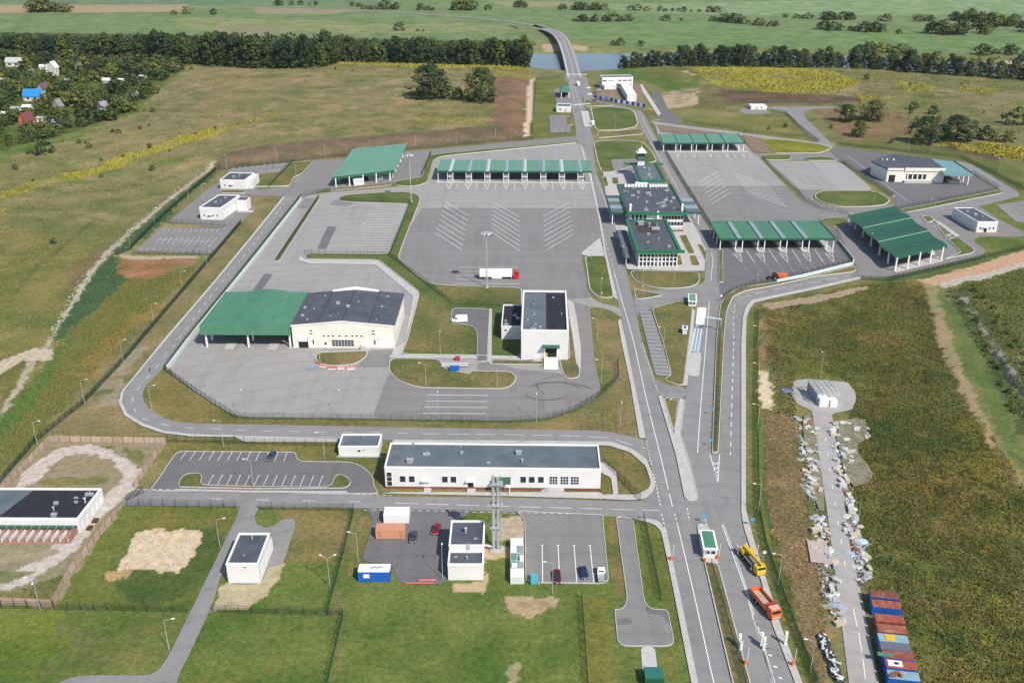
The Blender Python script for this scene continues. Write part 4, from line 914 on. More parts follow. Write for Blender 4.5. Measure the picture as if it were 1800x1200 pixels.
MB().box(w*.45,-2.2,h*.47+.02,w*.82,-.003,h*.50+.05).build('door_hood', M_GREEND, t)
rp = MB().xprism([(-.4,.02),(-7.6,.02),(-7.6,.06),(-.4,1.1)], w*.49, w*.79).build('ramp', M_TRIM, t)
for xx in (w*.47,w*.805):
    k = MB()
    for i in range(6): k.tube((xx,-.6-i*1.3,0),(xx,-.6-i*1.3,1.9),.05,n=4)
    k.tube((xx,-.6,1.8),(xx,-7.1,1.8),.04,n=4); k.tube((xx,-.6,1.0),(xx,-7.1,1.0),.04,n=4); k.build('ramp_railing', M_GREENFENCE, t)
MB().box(w*.53,-.35,.6,w*.56,-.06,2.6).build('yellow_post', M_YELLOW, t)
o2 = P(880,597); h3 = height_of((880,597), 574); aw = o[0]-o2[0]+.2; ad = P(897,536,h3)[1]-o2[1]
ay = o2[1]-o[1]
r = walls(t, aw-.22, ad, h3, M_WHITE, M_ROOFB, x0=-aw, y0=ay, name='annex_wall'); vents(r, [(-aw+1.6,ay+2,1.2),(-aw+1.4,ay+5,.8),(-aw+4,ay+ad*.8,.7),(-aw+4.6,ay+ad*.5,1.2),(-aw+5.6,ay+ad*.35,1.2)], h3-.4, 2)
window(t, -aw+1.2, h3*.62, .7, .7, y=ay)
# inspection hall with canopy
A, B = (516,611), (694,612)
o, yaw, w, d, h = fit_box(A, B, 573, 517, 622)
t = place('inspection_hall', 'cream inspection hall with low-pitched dark roof joined to a large green canopy', 'building', o, yaw)
pk = 1.7
MB().yprism([(0,-.05),(w,-.05),(w,h-.01),(w/2,h+pk-.01),(0,h-.01)], 0, d).build('wall', M_CREAM, t)
rf = MB(); e = .35
rf.yprism([(-e,h+.004),(w/2,h+pk+.02),(w+e,h+.004),(w+e,h+.26),(w/2,h+pk+.28),(-e,h+.26)], -.03, d+.3); rf = rf.build('roof', M_ROOF, t)
for f_ in (.26,.5,.755):
    zz = h+.262+pk*(1-abs(f_-.5)*2); MB().box(w*f_-.09,0.3,zz-.05,w*f_+.09,d,zz+.10).build('roof_seam', M_ROOFB, rf)
MB().yprism([(w*.255,h+.9),(w*.745,h+.9),(w*.745,h+1.6),(w/2,h+pk+1.35),(w*.255,h+1.6)], d-.5, d+.25).build('gable_parapet', M_TRIM, t)
fs = MB(); fs.yprism([(-e,h-.35),(-e,h+.28),(w/2,h+pk+.30),(w+e,h+.28),(w+e,h-.35),(w/2,h+pk-.32)], -.16, -.031); fs.build('fascia', M_CREAM, t)
def rz_(x): return h+.262+pk*(1-abs(x/w-.5)*2)
for x, y_, s in ((w*.38,d*.55,1.6),(w*.5,d*.42,1.5),(w*.2,d*.85,.7),(w*.15,d*.45,.7),(w*.14,d*.12,.8),(w*.36,d*.18,.6),(w*.43,d*.22,.5),(w*.58,d*.6,.7),(w*.85,d*.85,.9),(w*.83,d*.52,.9),(w*.82,d*.12,.6),(w*.05,d*.5,1.2),(w*.07,d*.25,1.2)):
    MB().box(x-.4*s,y_-.35*s,rz_(x)-.1,x+.4*s,y_+.35*s,rz_(x)+.5*s).build('roof_vent', M_STEEL, rf)
for f_ in (.175,.785):
    window(t, w*f_, h*.62, .9, .5); window(t, w*f_, h*.76, .9, .5)
for f_ in (.30,.345,.39,.455,.52,.58,.625,.67): window(t, w*f_, h*.52, .7, .55)
window(t, w*.385, .7, w*.215, 2.4, panes=7, rows=3); window(t, w*.31, 1.2, .8, 1.0); window(t, w*.195, 1.4, .5, 1.8); window(t, w*.80, 1.4, .5, 1.8)
MB().box(w*.055,-.06,.02,w*.15,-.003,h*.45).build('gateway', M_DARK, t); MB().box(w*.05,-.35,h*.30,w*.145,-.07,h*.5).build('rolled_door', M_TRIM, t)
MB().box(w*.845,-.12,.05,w*.945,-.003,h*.42).build('roller_door', M_TRIM, t); MB().box(w*.845,-.3,h*.42+.01,w*.945,-.003,h*.52).build('door_box', M_TRIM, t)
stp = MB()
for i in range(6): stp.box(w*.67+i*.5,-1.6,0,w*.67+i*.5+.5,-.1,1.3-.2*i)
stp.build('stairs', M_CONC, t)
for i in range(5): window(t, d*.12+i*d*.17, h*.5, 2.6, 1.2, side='r', y=w, panes=3)
# its canopy
cl = Vector(P(366,608)); cw = o[0]-cl.x; hc = height_of((366,608), 584)
top = h+.1; cd = d+1.5
def wave(x, k=1.0): return top+1.2*math.exp(-((x+cw*.5)/(cw*.22))**2)*k
xs_ = [-cw-1.2+(cw+1.0)*i/16 for i in range(17)]
prof = [(x, wave(x)) for x in xs_]
sm = MB()
for i in range(1,32):
    x = xs_[0]+(xs_[-1]-xs_[0])*i/32; z = wave(x); sm.box(x-.04,-.98,z-.05,x+.04,cd-.02,z+.09)
sm.build('roof_seams', M_GREEN, t, 'stuff')
rf2 = MB().yprism([(x,z-.18) for x,z in prof[::1]]+[(x,z) for x,z in prof[::-1]], -1.0, cd).build('canopy_roof', M_GREEN, t)
fa = MB().yprism([(x, hc) for x in (xs_[0], xs_[-1])]+[(x,z+.06) for x,z in prof[::-1]], -1.22, -1.01).build('canopy_fascia', M_GREEN, t)
MB().box(xs_[0]-.2, -1.2, hc+.01, xs_[0]-.01, cd, prof[0][1]+.05).build('canopy_fascia', M_GREEN, t)
for i in range(3):
    for j in range(6):
        x = -cw+i*(cw-1.0)/2; y_ = .1+j*(cd-2)/5
        MB().box(x-.28,y_-.28,0,x+.28,y_+.28,hc+1.0).build('column', M_TRIM, t)
for x in (-cw*.72,-cw*.22): MB().box(x-2.2,-1.5,.012,x+1.0,3.5,.22).build('inspection_pit_kerb', M_CONC, t)

# ------------------------------------------------------------------ lane canopies
def lane_canopy(name, label, nl, nr, fl, fr_, y_base_l, y_base_r, lanes, roofm, stripm, fas=.9, end_bay=True):
    """nl, nr: near corners of the roof edge; fl, fr_: far corners (plan pixels of the roof); y_base: rows of the front column feet"""
    a = Vector(P(nl[0], y_base_l)); b = Vector(P(nr[0], y_base_r)); h = height_of((nl[0], y_base_l), nl[1])
    a = Vector(P(nl[0], nl[1], h)); b = Vector(P(nr[0], nr[1], h)); u = b-a; w = u.length; yaw = math.atan2(u.y, u.x)
    n = Vector((-math.sin(yaw), math.cos(yaw))); f = (Vector(P(fl[0],fl[1],h))+Vector(P(fr_[0],fr_[1],h)))/2
    d = (f-(a+b)/2).dot(n); skew = (f-(a+b)/2).dot(u.normalized())
    t = thing(name, label, 'canopy', (a.x, a.y, gz((a.x+b.x)/2, (a.y+b.y)/2)), yaw)
    bay = w/lanes
    return t, w, d, h, bay
def booth(t, x, y, wd=2.2, ln=5.0, hh=2.9):
    b = MB().box(x-wd/2,y,.2,x+wd/2,y+ln,hh).build('inspection_booth', M_TRIM, t)
    MB().box(x-wd/2+.25,y-.05,1.2,x+wd/2-.25,y-.002,2.3).build('pane', M_GLASS, b)
    MB().box(x-wd/2-.05,y+.6,1.2,x-wd/2-.002,y+ln-.6,2.3).build('pane', M_GLASS, b); MB().box(x+wd/2+.002,y+.6,1.2,x+wd/2+.05,y+ln-.6,2.3).build('pane', M_GLASS, b)
    MB().box(x-wd/2-.2,y-.3,hh+.002,x+wd/2+.2,y+ln+.3,hh+.15).build('booth_roof', M_TRIM, b)
t, w, d, h, bay = lane_canopy('eight_lane_canopy', 'long pale green canopy over eight inspection lanes in the truck yard', (768,300), (1041,301), (776,281.5), (1036,282), 319, 320, 8, None, None)
bw = w/8.35
edges = [0]
for i in range(8): edges.append(bw*.62+i*bw*1.0+ (i*.02)); edges.append(edges[-1]+bw*.19)
edges.append(w)
for i in range(9):
    x0, x1 = edges[2*i], edges[2*i+1]
    MB().box(x0, .01, h-.35, x1-.01, d, h).build('roof_panel', M_GREENL, t)
    for j in range(1,7): xx = x0+(x1-x0)*j/7; MB().box(xx-.05,.05,h+.001,xx+.05,d-.05,h+.09).build('roof_seam', M_GREENL, t)
for i in range(8):
    x0, x1 = edges[2*i+1], edges[2*i+2]
    MB().yprism([(x0,h-.35),(x1-.01,h-.35),(x1-.01,h+.05),((x0+x1)/2,h+.55),(x0,h+.05)], -.2, d+1.0).build('skylight', M_SKYL if i%2 else mat('pale_skylight',(0.42,0.50,0.46),.35,.08,.5,spec=.6), t)
    xm = (x0+x1)/2
    MB().box(xm-1.7,-4.0,0,xm+1.7,d+2,.2).build('lane_island', M_CONC, t); booth(t, xm, d*.18); booth(t, xm, d*.55, 2.0, 3.0)
    k = MB()
    for s in (-1.5,1.5): k.box(xm+s-.14,-.9,.2,xm+s+.14,-.62,h-1.0)
    k.box(xm-1.64,-.92,2.9,xm+1.64,-.6,3.3); k.build('portal_frame', M_TRIM, t)
    for s in (-1.5,1.5): MB().box(xm+s-.15,d-1,.2,xm+s+.15,d-.7,h-.36).build('column', M_TRIM, t)
MB().box(-.05,-.16,h-.95,w+.05,.006,h+.03).build('fascia', M_GREEND, t); MB().box(-.05,d+.002,h-.95,w+.05,d+.12,h+.03).build('fascia', M_GREEND, t)
MB().box(-.1,-1.9,.01,w+1,-1.2,.13).build('stop_line_slab', M_TRIM, t)
for x in (.5,w-.5):
    for y_ in (.6,d-.6): MB().box(x-.15,y_-.15,0,x+.15,y_+.15,h-.36).build('column', M_TRIM, t)
def east_canopy(name, label, nl, nr, fl, fr_, yb, n, roofm, sky=True, gapfrac=.24):
    t, w, d, h, bay = lane_canopy(name, label, nl, nr, fl, fr_, yb, yb, n, None, None)
    # roof is a parallelogram: x shift grows with depth
    sh = (Vector(P(fl[0],fl[1],h))-Vector(P(nl[0],nl[1],h))); sh = sh.dot(Vector((math.cos(t.rotation_euler.z), math.sin(t.rotation_euler.z))))
    def para(x0, x1, y0, y1, z0, z1):
        k0, k1 = sh*y0/d, sh*y1/d
        return MB().prism([(x0+k0,y0),(x1+k0,y0),(x1+k1,y1),(x0+k1,y1)], z0, z1)
    for i in range(n):
        x0 = i*bay*.97; x1 = x0+bay*.97*(1-gapfrac) if i < n-1 else w
        para(x0, x1-.01, .01, d, h-.3, h).build('roof_panel', roofm, t)
        for j in range(1,8):
            xx = x0+(x1-x0)*j/8; para(xx-.04, xx+.04, .05, d-.05, h+.001, h+.08).build('roof_seam', roofm, t)
        para(x1-.12, x1+.02, -.1, d, h+.001, h+.35).build('roof_rib', M_GREEND, t)
        if i < n-1:
            para(x1+.02, x0+bay*.97-.01, -.01, d+1.0, h-.3, h-.12 if sky else h+.12).build('skylight', M_SKYL, t)
        xm = x1+bay*.97*gapfrac*.5 if i < n-1 else w-1.8
        MB().box(xm-1.7,-2.0,0,xm+1.7,d,.2).build('lane_island', M_CONC, t)
        for s in (-1.5,1.5):
            MB().box(xm+s-.2,.2,0,xm+s+.2,.6,h-.31).build('column', M_TRIM, t)
            MB().box(xm+s+sh*.9-.2,d-1,0,xm+s+sh*.9+.2,d-.6,h-.31).build('column', M_TRIM, t)
        if i < n-1: booth(t, xm+sh*.3, d*.3, 2.0, 4.0)
    para(-.05, w+.05, -.2, 0, h-.85, h+.05).build('fascia', M_GREEND, t)
    k0 = sh
    MB().prism([(-.2,-.2),(0,-.2),(sh,d),(sh-.2,d)], h-.85, h+.04).build('fascia', M_GREEND, t); MB().prism([(w,-.2),(w+.2,-.2),(w+sh+.2,d),(w+sh,d)], h-.85, h+.3).build('fascia', M_GREEND, t)
    MB().prism([(sh-.2,d+.001),(w+sh+.2,d+.001),(w+sh+.2,d+.2),(sh-.2,d+.2)], h-.85, h+.04).build('fascia', M_GREEND, t)
    for j in range(4): MB().box(.4+sh*j/3-.2,.4+(d-1.4)*j/3,0,.4+sh*j/3+.2,.8+(d-1.4)*j/3,h-.31).build('column', M_TRIM, t)
    return t, w, d, h
east_canopy('south_lane_canopy', 'green canopy with grey glazed strips over five lanes opposite the terminal', (1266,419.5), (1468,419), (1248,389), (1442,389), 441, 5, M_GREEN)
t2, w2, d2_, h2_ = east_canopy('north_lane_canopy', 'pale green canopy over five lanes at the north-east corner of the yard', (1166,251.5), (1309,251), (1159,236), (1299,235.5), 267, 5, M_GREENL, gapfrac=.06)
MB().box(1,-1.6,.01,w2+2,-.9,.13).build('stop_line_slab', M_TRIM, t2)

def quad_canopy(name, label, nl, nr, fr_, fl, base_nl, roofm, profile, feet, hscale=1.0):
    """free-standing big roof; corners as plan pixels of the roof, feet as plan pixels on the ground"""
    h = height_of(base_nl, nl[1])*hscale
    q = [Vector(P(*c, h)) for c in (nl, nr, fr_, fl)]
    z0 = gz(*((q[0]+q[2])/2))
    t = thing(name, label, 'canopy', (q[0].x, q[0].y, z0), 0)
    loc = [c-q[0] for c in q]; n = 36
    def pt(s, v): # s across near edge, v along depth
        return (loc[0]*(1-s)+loc[1]*s)*(1-v)+(loc[3]*(1-s)+loc[2]*s)*v
    m = MB()
    for i in range(n+1):
        v = i/n; z = h+profile(v)
        for s in (0,1):
            p = pt(s, v); m.v += [(p.x,p.y,z),(p.x,p.y,z-.45)]
    for i in range(n):
        a = 4*i; b = a+4
        m.f += [(a,a+2,b+2,b),(a+1,b+1,b+3,a+3),(a,b,b+1,a+1),(a+2,a+3,b+3,b+2)]
    m.f += [(0,1,3,2),(4*n,4*n+2,4*n+3,4*n+1)]
    rf = m.build('roof', roofm, t)
    sm = MB()
    for j in range(1,40):
        s_ = j/40; o0 = len(sm.v)
        for i in range(n+1):
            p = pt(s_, i/n); z = h+profile(i/n); sm.v += [(p.x-.05,p.y,z-.01),(p.x,p.y,z+.10),(p.x+.05,p.y,z-.01)]
        for i in range(n): a = o0+3*i; sm.f += [(a,a+1,a+4,a+3),(a+1,a+2,a+5,a+4)]
    sm.build('roof_seams', roofm, t, 'stuff')
    for s in (0.002,):                                       # deep front fascia
        k = MB(); a, b = pt(0,0), pt(1,0); dn = (b-a).normalized(); nn = Vector((dn.y,-dn.x))*.15
        zf = h+profile(0)
        k.add([(*a,zf-1.3),(*b,zf-1.3),(*(b+nn),zf-1.3),(*(a+nn),zf-1.3),(*a,zf+.04),(*b,zf+.04),(*(b+nn),zf+.04),(*(a+nn),zf+.04)], [(3,2,1,0),(4,5,6,7),(0,1,5,4),(1,2,6,5),(2,3,7,6),(3,0,4,7)])
        k.build('fascia', M_GREEND, t)
    for v in (.333,.667):
        a, b = pt(0,v), pt(1,v); zz = h+profile(v)
        if roofm is not M_GREENL: MB().tube((a.x,a.y,zz+.06),(b.x,b.y,zz+.06),.14,n=4).build('ridge_cap', mat('pale_ridge',(0.30,0.45,0.36),.5,.05,1), t)
    for (px, py, v) in feet:
        p = Vector(P(px,py))-q[0]; MB().box(p.x-.28,p.y-.28,-.02,p.x+.28,p.y+.28,h+profile(v)-.46).build('column', M_TRIM, t); MB().box(p.x-.9,p.y-.5,-.01,p.x+.9,p.y+.5,.25).build('column_base', M_CONC, t)
    return t, pt, h
quad_canopy('west_truck_canopy', 'large pale green flat canopy with containers under it at the west yard', (583,312), (694,299), (716,252), (622,261), (591,330), M_GREENL,
   lambda v: .25*math.sin(v*math.pi*3), [(591,330,0),(615,327,0),(639,324,0),(662,321,0),(686,317.5,0),(690,311,.15),(695,302,.3),(699,293,.5),(704,285,.7),(708,277,.85),(597,318,.2),(621,315,.2),(645,312,.2)])
def shed(v):
    u = (v*3) % 1.0 if v < 1 else 1.0
    return 1.5*(0.5-0.5*math.cos(math.pi*min(1,u/.62)))*(1.0) if u < .62 else 1.5-1.5*(.5-.5*math.cos(math.pi*(u-.62)/.38))
quad_canopy('wavy_canopy', 'big dark green wave-roofed canopy on white columns by the south-east road', (1573,453), (1665,432), (1575,363), (1491,379.5), (1573,478), mat('deep_green_roof',(0.022,0.112,0.060),.5,.10,.2,spec=.5,streak=.5),
   lambda v: 0.85*math.sin(v*math.pi*6+.6)*.5, [(1573,477,0),(1594,474,0),(1614,467.5,0),(1634,462.5,0),(1654,458,0),(1560,463,.12),(1545,449,.28),(1530,433,.45),(1516,417,.62),(1503,403,.78),(1495,396,.95),(1640,448,.14),(1620,430,.3),(1600,412,.5)])
# ------------------------------------------------------------------ terminal
o, yaw, w, d, h = fit_box((1122,471), (1190,471), 441, 388, 1150)
t = place('terminal_building', 'three-part customs terminal with green-edged flat roofs and a white lookout tower', 'building', o, yaw)
gf = M_GREEND; e = 1.3
MB().box(0,.9,-.05,w,d,h-.9).build('wall', M_WHITE, t)
r = MB().box(-e+.5,-e+.5,h-.5,w+e-.5,d,h-.2).build('roof', M_ROOF, t)
k = MB(); k.box(-e,-e-.3,h-.9,w+e+1.2,-e+.5,h+.35); k.build('fascia', mat('bright_green_fascia',(0.012,0.15,0.065),.45,.06,.4,spec=.5), t); M_GB = MATS['bright_green_fascia']
MB().box(-e,-e+.502,h-.9,-e+1.3,d-.4,h+.3).build('fascia', M_GB, t); MB().box(w+e-1.3,-e+.502,h-.9,w+e,d-.4,h+.3).build('fascia', M_GB, t); MB().box(-e,d-.399,h-.9,w+e,d+.3,h+.3).build('fascia', M_GB, t)
vents(r, [(w*.3,d*.85,2.4),(w*.5,d*.75,2.2),(w*.65,d*.68,2.6),(w*.4,d*.5,1.2),(w*.6,d*.3,1.5),(w*.3,d*.25,.9),(w*.8,d*.1,1.2)], h-.2)
MB().box(w*.15,d*.55,h-.19,w*.7,d*.9,h-.17).build('roof_sheet', mat('brown_roof_sheet',(0.06,0.045,0.045),.9,.2,.5), r)
gl = MB().box(.4,.78,.5,w-.4,.895,h-1.2).build('glass_front', M_GLASS, t)
for i in range(11):
    x = .2+i*(w-.4)/10; MB().box(x-.2,.2,0,x+.2,.6,h-.91).build('column', M_TRIM, t)
for z in (2.2,4.0,5.6): MB().box(.2,.45,z,w-.2,.76,z+.35).build('sun_louvre', M_TRIM, t)
window(t, w*.42, .4, w*.2, 4.2, y=.75, panes=4, rows=4)
MB().box(w*.32,-2.4,0,w*.7,.15,.3).build('entrance_step', M_CONC, t)
for i in range(7): window(t, 2+i*d*.13, 1.2, 1.8, 1.6, side='r', y=w, panes=2); window(t, 2+i*d*.13, 4.4, 1.8, 1.5, side='r', y=w, panes=2)
for i in range(7): window(t, 2+i*d*.13, 1.2, 1.8, 1.6, side='l', y=0, panes=2)
# side awning west of the south block
aw = MB().box(-5.4,1.5,3.6,-e-.02,d*.92,3.85).build('side_awning', M_ROOFG, t)
MB().box(-5.6,1.4,3.3,-5.41,d*.92,4.0).build('fascia', M_GB, t)
for i in range(4): MB().box(-5.2,2.5+i*d*.28,0,-4.9,2.8+i*d*.28,3.59).build('column', M_TRIM, t)
# main block
a = Vector(P(1104,402)); b = Vector(P(1203,403)); H2 = height_of((1188,403), 376); w2 = b.x-a.x; d2 = P(1133,326.5,H2)[1]-a.y; ox, oy = a.x-o[0], a.y-o[1]
MB().box(ox+.8,oy+.8,-.05,ox+w2-.8,oy+d2-.8,H2-.9).build('wall', M_WHITE, t)
r = MB().box(ox,oy,H2-.5,ox+w2,oy+d2,H2-.2).build('roof', M_ROOF, t)
for q in ((ox-1,oy-1,ox+w2+1,oy),(ox-1,oy+d2,ox+w2+1,oy+d2+.8)): MB().box(q[0],q[1],H2-.9,q[2],q[3]-.002,H2+.3).build('fascia', M_GB, t)
for q in ((ox-1,oy,ox-.002,oy+d2),(ox+w2+.002,oy,ox+w2+1,oy+d2)): MB().box(q[0],q[1],H2-.9,q[2],q[3]-.003,H2+.3).build('fascia', M_GREEND, t)
random.seed(3)
vents(r, [(ox+w2*random.uniform(.06,.94), oy+d2*random.uniform(.06,.9), random.uniform(.6,1.6)) for _ in range(34)], H2-.2)
for q in ((.10,.97,.45),(.58,.97,.36)): # parapet screens at the back of the roof
    for i in range(7): MB().box(ox+w2*q[0]+i*w2*q[2]/7,oy+d2*.93,H2-.19,ox+w2*q[0]+(i+.8)*w2*q[2]/7,oy+d2*.96,H2+1.0).build('roof_screen', M_TRIM, r)
for x in (ox+.6,ox+w2-1.4): MB().box(x,oy+3.0,H2-.19,x+.9,oy+4.2,H2+3.2).build('vent_stack', M_TRIM, r)
for i in range(7):
    for z in (1.0,3.9): window(t, ox+w2*.60+i*w2*.055, z, 1.3, 1.8, y=oy+.795)
for i in range(4): window(t, ox+1.5+i*1.9, 1.0, 1.3, 5.2, y=oy+.795, rows=4)
for i in range(9):
    for z in (1.0,3.9): window(t, oy+2+i*d2*.1, z, 1.5, 1.6, side='r', y=ox+w2-.79); window(t, oy+2+i*d2*.1, z, 1.5, 1.6, side='l', y=ox+.79)
MB().box(ox+w2*.5,oy-.9,H2-3,ox+w2*.53,oy+.7,H2+.6).build('white_fin', M_TRIM, t)
# wing canopies of the main block
for sgn, x0, x1 in ((-1,ox-7.6,ox-1.02),(1,ox+w2+1.02,ox+w2+8.2)):
    zt = H2-1.6; ya, yb = oy+d2*.10, oy+d2*.60
    for i in range(4): MB().box(x0,ya+(yb-ya)*i/4,zt,x1,ya+(yb-ya)*(i+1)/4-.15,zt+.3).build('wing_canopy_panel', M_SKYL if i%2 else M_ROOFG, t)
    MB().box(x0-.25,ya-.3,zt-.5,x1,ya-.002,zt+.4).build('fascia', M_GREEND, t); MB().box(x0-.25,ya,zt-.5,x0-.002,yb,zt+.4).build('fascia', M_GREEND, t)
    for i in range(3): MB().box((x0 if sgn<0 else x1)*.92+ (x1 if sgn<0 else x0)*.08-.2,ya+.5+i*(yb-ya)*.42,0,(x0 if sgn<0 else x1)*.92+(x1 if sgn<0 else x0)*.08+.2,ya+.9+i*(yb-ya)*.42,zt-.002).build('column', M_TRIM, t)
# north block and tower
HN = H2-.6; nl = Vector(P(1128,318,HN)); nr = Vector(P(1166,318,HN)); fy = P(1135,289,HN)[1]; nx, ny, wn_, dn_ = nl.x-o[0], nl.y-o[1], nr.x-nl.x, fy-nl.y
MB().box(nx+.5,ny+.5,-.05,nx+wn_-.5,ny+dn_-.5,HN-.8).build('wall', M_WHITE, t)
r = MB().box(nx,ny,HN-.5,nx+wn_,ny+dn_,HN-.2).build('roof', M_ROOFG, t)
for q in ((nx-.8,ny-.9,nx+wn_+.8,ny-.002),(nx-5.5,ny+dn_,nx+wn_+5,ny+dn_+1.0)): MB().box(q[0],q[1],HN-.8,q[2],q[3],HN+.3).build('fascia', M_GB, t)
for q in ((nx-1.2,ny,nx-.002,ny+dn_-.002),(nx+wn_+.002,ny,nx+wn_+1.3,ny+dn_-.002)): MB().box(q[0],q[1],HN-.8,q[2],q[3],HN+.3).build('fascia', M_GREEND, t)
vents(r, [(nx+wn_*.45,ny+dn_*.3,1.6),(nx+wn_*.55,ny+dn_*.55,1.8),(nx+wn_*.4,ny+dn_*.75,1.2),(nx+wn_*.5,ny+dn_*.15,1.0)], HN-.2)
pg = MB()
for i in range(5): pg.box(nx-3.5,ny-6+i*1.4,2.5,nx+3,ny-5.6+i*1.4,HN-.9)
pg.build('entrance_pergola', M_TRIM, t)
tx, ty = nx+wn_*.30, ny+dn_-1.5; HT = 16.5
tw = MB().box(tx-1.9,ty-1.9,0,tx+1.9,ty+1.9,HT-4.6).build('tower_shaft', M_WHITE, t)
MB().box(tx-2.8,ty-2.8,HT-6.4,tx+2.8,ty+2.8,HT-5.9).build('tower_band', M_GREEND, tw); MB().box(tx-2.8,ty-2.8,HT-4.9,tx+2.8,ty+2.8,HT-4.4).build('tower_band', M_GREEND, tw)
MB().box(tx-1.8,ty-1.8,HT-4.39,tx+1.8,ty+1.8,HT-2.7).build('tower_cabin', M_GLASS, tw)
MB().box(tx-2.7,ty-2.7,HT-2.69,tx+2.7,ty+2.7,HT-2.2).build('tower_roof', M_TRIM, tw); MB().box(tx-1.6,ty-1.6,HT-2.19,tx+1.6,ty+1.6,HT-1.0).build('tower_top', M_TRIM, tw)
cn = MB(); cn.tube((tx,ty,HT-1.0),(tx,ty,HT+.3),1.3,.2,8); cn.tube((tx,ty,HT+.3),(tx,ty,HT+3.2),.07,n=5); cn.build('tower_spire', M_TRIM, tw)

# ------------------------------------------------------------------ warehouse on the north-east
o, yaw, w, d, h = fit_box((1557,320), (1657,321), 297, 271.5, 1590)
t = place('bonded_warehouse', 'cream warehouse with dark low roof, loading bay and a teal side canopy', 'building', o, yaw)
def quadprism(mb, pts, z0, z1): return mb.prism(pts, z0, z1)
sl = P(1540,297,h)[0]*0
a = Vector(P(1531,284,h))-Vector(o); bk = Vector(P(1566,270.5,h))-Vector(o); br = Vector(P(1629,277,h))-Vector(o)
q = [(0,0),(w,0),(br.x,br.y),(bk.x,bk.y),(a.x,a.y)]
MB().prism(q, -.05, h-.6).build('wall', M_CREAM, t)
q2 = offset(q, -.4)
MB().prism(q2, h-.598, h).build('roof', M_ROOF, t)
MB().box(-.1,-.5,h-.9,w*.28,-.41,h+.35).build('parapet', M_CREAM, t); MB().box(w*.3,-.5,h-1.3,w+.2,-.41,h+.6).build('parapet', M_CREAM, t)
MB().box(w*.04,-.06,0.05,w*.15,-.003,h*.52).build('gateway', M_DARK, t); MB().box(w*.34,-.07,h*.22,w*.69,-.003,h*.58).build('loading_opening', M_DARK, t)
for i in range(4): MB().box(w*(.36+.085*i),-.12,h*.23,w*(.38+.085*i),-.071,h*.55).build('door_frame', M_TRIM, t)
MB().box(w*.30,-2.6,0,w*.735,-.08,1.15).build('loading_dock', M_CONC, t); MB().xprism([(-2.6,0),(-2.6,.0),(-2.6,1.15),(-.1,1.15),(-.1,0)], w*.74, w*.76)
rp = MB(); rp.yprism([(w*.736,0),(w*.736,1.15),(w*.95,0.02),(w*.95,0)], -2.6, -.6); rp.build('loading_ramp', M_CONC, t)
MB().box(w*.82,-.08,.05,w*.93,-.003,h*.45).build('roller_door', M_TRIM, t)
for x, s in ((.2,.8),(.32,.9),(.12,.5)): MB().tube((w*x+a.x*.3,d*.55,h),(w*x+a.x*.3,d*.55,h+1.1),.5*s,n=8).build('roof_vent', M_TRIM, t)
ca = Vector(P(1660,303,h))-Vector(o); cb = Vector(P(1706,301,h))-Vector(o); cc_ = Vector(P(1672,281,h))-Vector(o); cdd = Vector(P(1631,277,h))-Vector(o)
MB().prism([tuple(ca),tuple(cb),tuple(cc_),tuple(cdd)], h-.9, h-.6).build('side_canopy_roof', M_TEAL, t)
MB().prism([(cb.x,cb.y-.3),(cb.x+.5,cb.y-.3),(cc_.x+.5,cc_.y),(cc_.x,cc_.y)], h-1.6, h-.2).build('fascia', M_GREEND, t)
MB().box(ca.x,ca.y-.35,h-1.6,cb.x,ca.y-.02,h-.25).build('fascia', M_TEAL, t)
for i in range(5):
    s = i/4; MB().box((cb.x-.6)*(1-s)+(cc_.x-.6)*s-.25,cb.y*(1-s)+cc_.y*s+.3,0,(cb.x-.6)*(1-s)+(cc_.x-.6)*s+.25,cb.y*(1-s)+cc_.y*s+.8,h-.91).build('column', M_TRIM, t)
MB().box(w+3,-.2,0,w+10,3,1.1).build('loading_dock', M_CONC, t)
# ------------------------------------------------------------------ white outbuildings
o, yaw, w, d, h = fit_box((1715,409), (1751,409), 390, 365, 1706)
bl = Vector(P(1674,365,h)); sk = bl-Vector(P(1717,390,h))
t = place('kennel_office', 'white skewed flat-roofed building with a shaded long wall beside the small east car park', 'building', o, yaw)
q = [(0,0),(w,0),(w+sk.x,sk.y),(sk.x,sk.y)]
MB().prism(q, -.05, h-.45).build('wall', M_WHITE, t); qi = offset(q, .4)
r = MB().prism(qi, h-.448, h-.36).build('roof', M_ROOF, t)
for i in range(4):
    a, b, c, dd = q[i], q[(i+1)%4], qi[(i+1)%4], qi[i]; MB().prism([a,b,c,dd], h-.447, h).build('parapet', M_TRIM, t)
for f_ in (.15,.6,.78): window(t, w*f_, h*.3, .7, 1.1)
door(t, w*.38, 1.2, 2.2, m=M_DARK, hood=M_TRIM); vents(r, [(sk.x*.5+w*.5,sk.y*.5,1.4),(sk.x*.3+w*.6,sk.y*.3,1.2),(sk.x*.75+w*.4,sk.y*.75,1.0)], h-.35)
MB().box(-1,-1.4,-.03,w+3,-.01,.1).build('paved_apron', mat('pink_paving',(0.34,0.2,0.18),.9,.1,1), t)
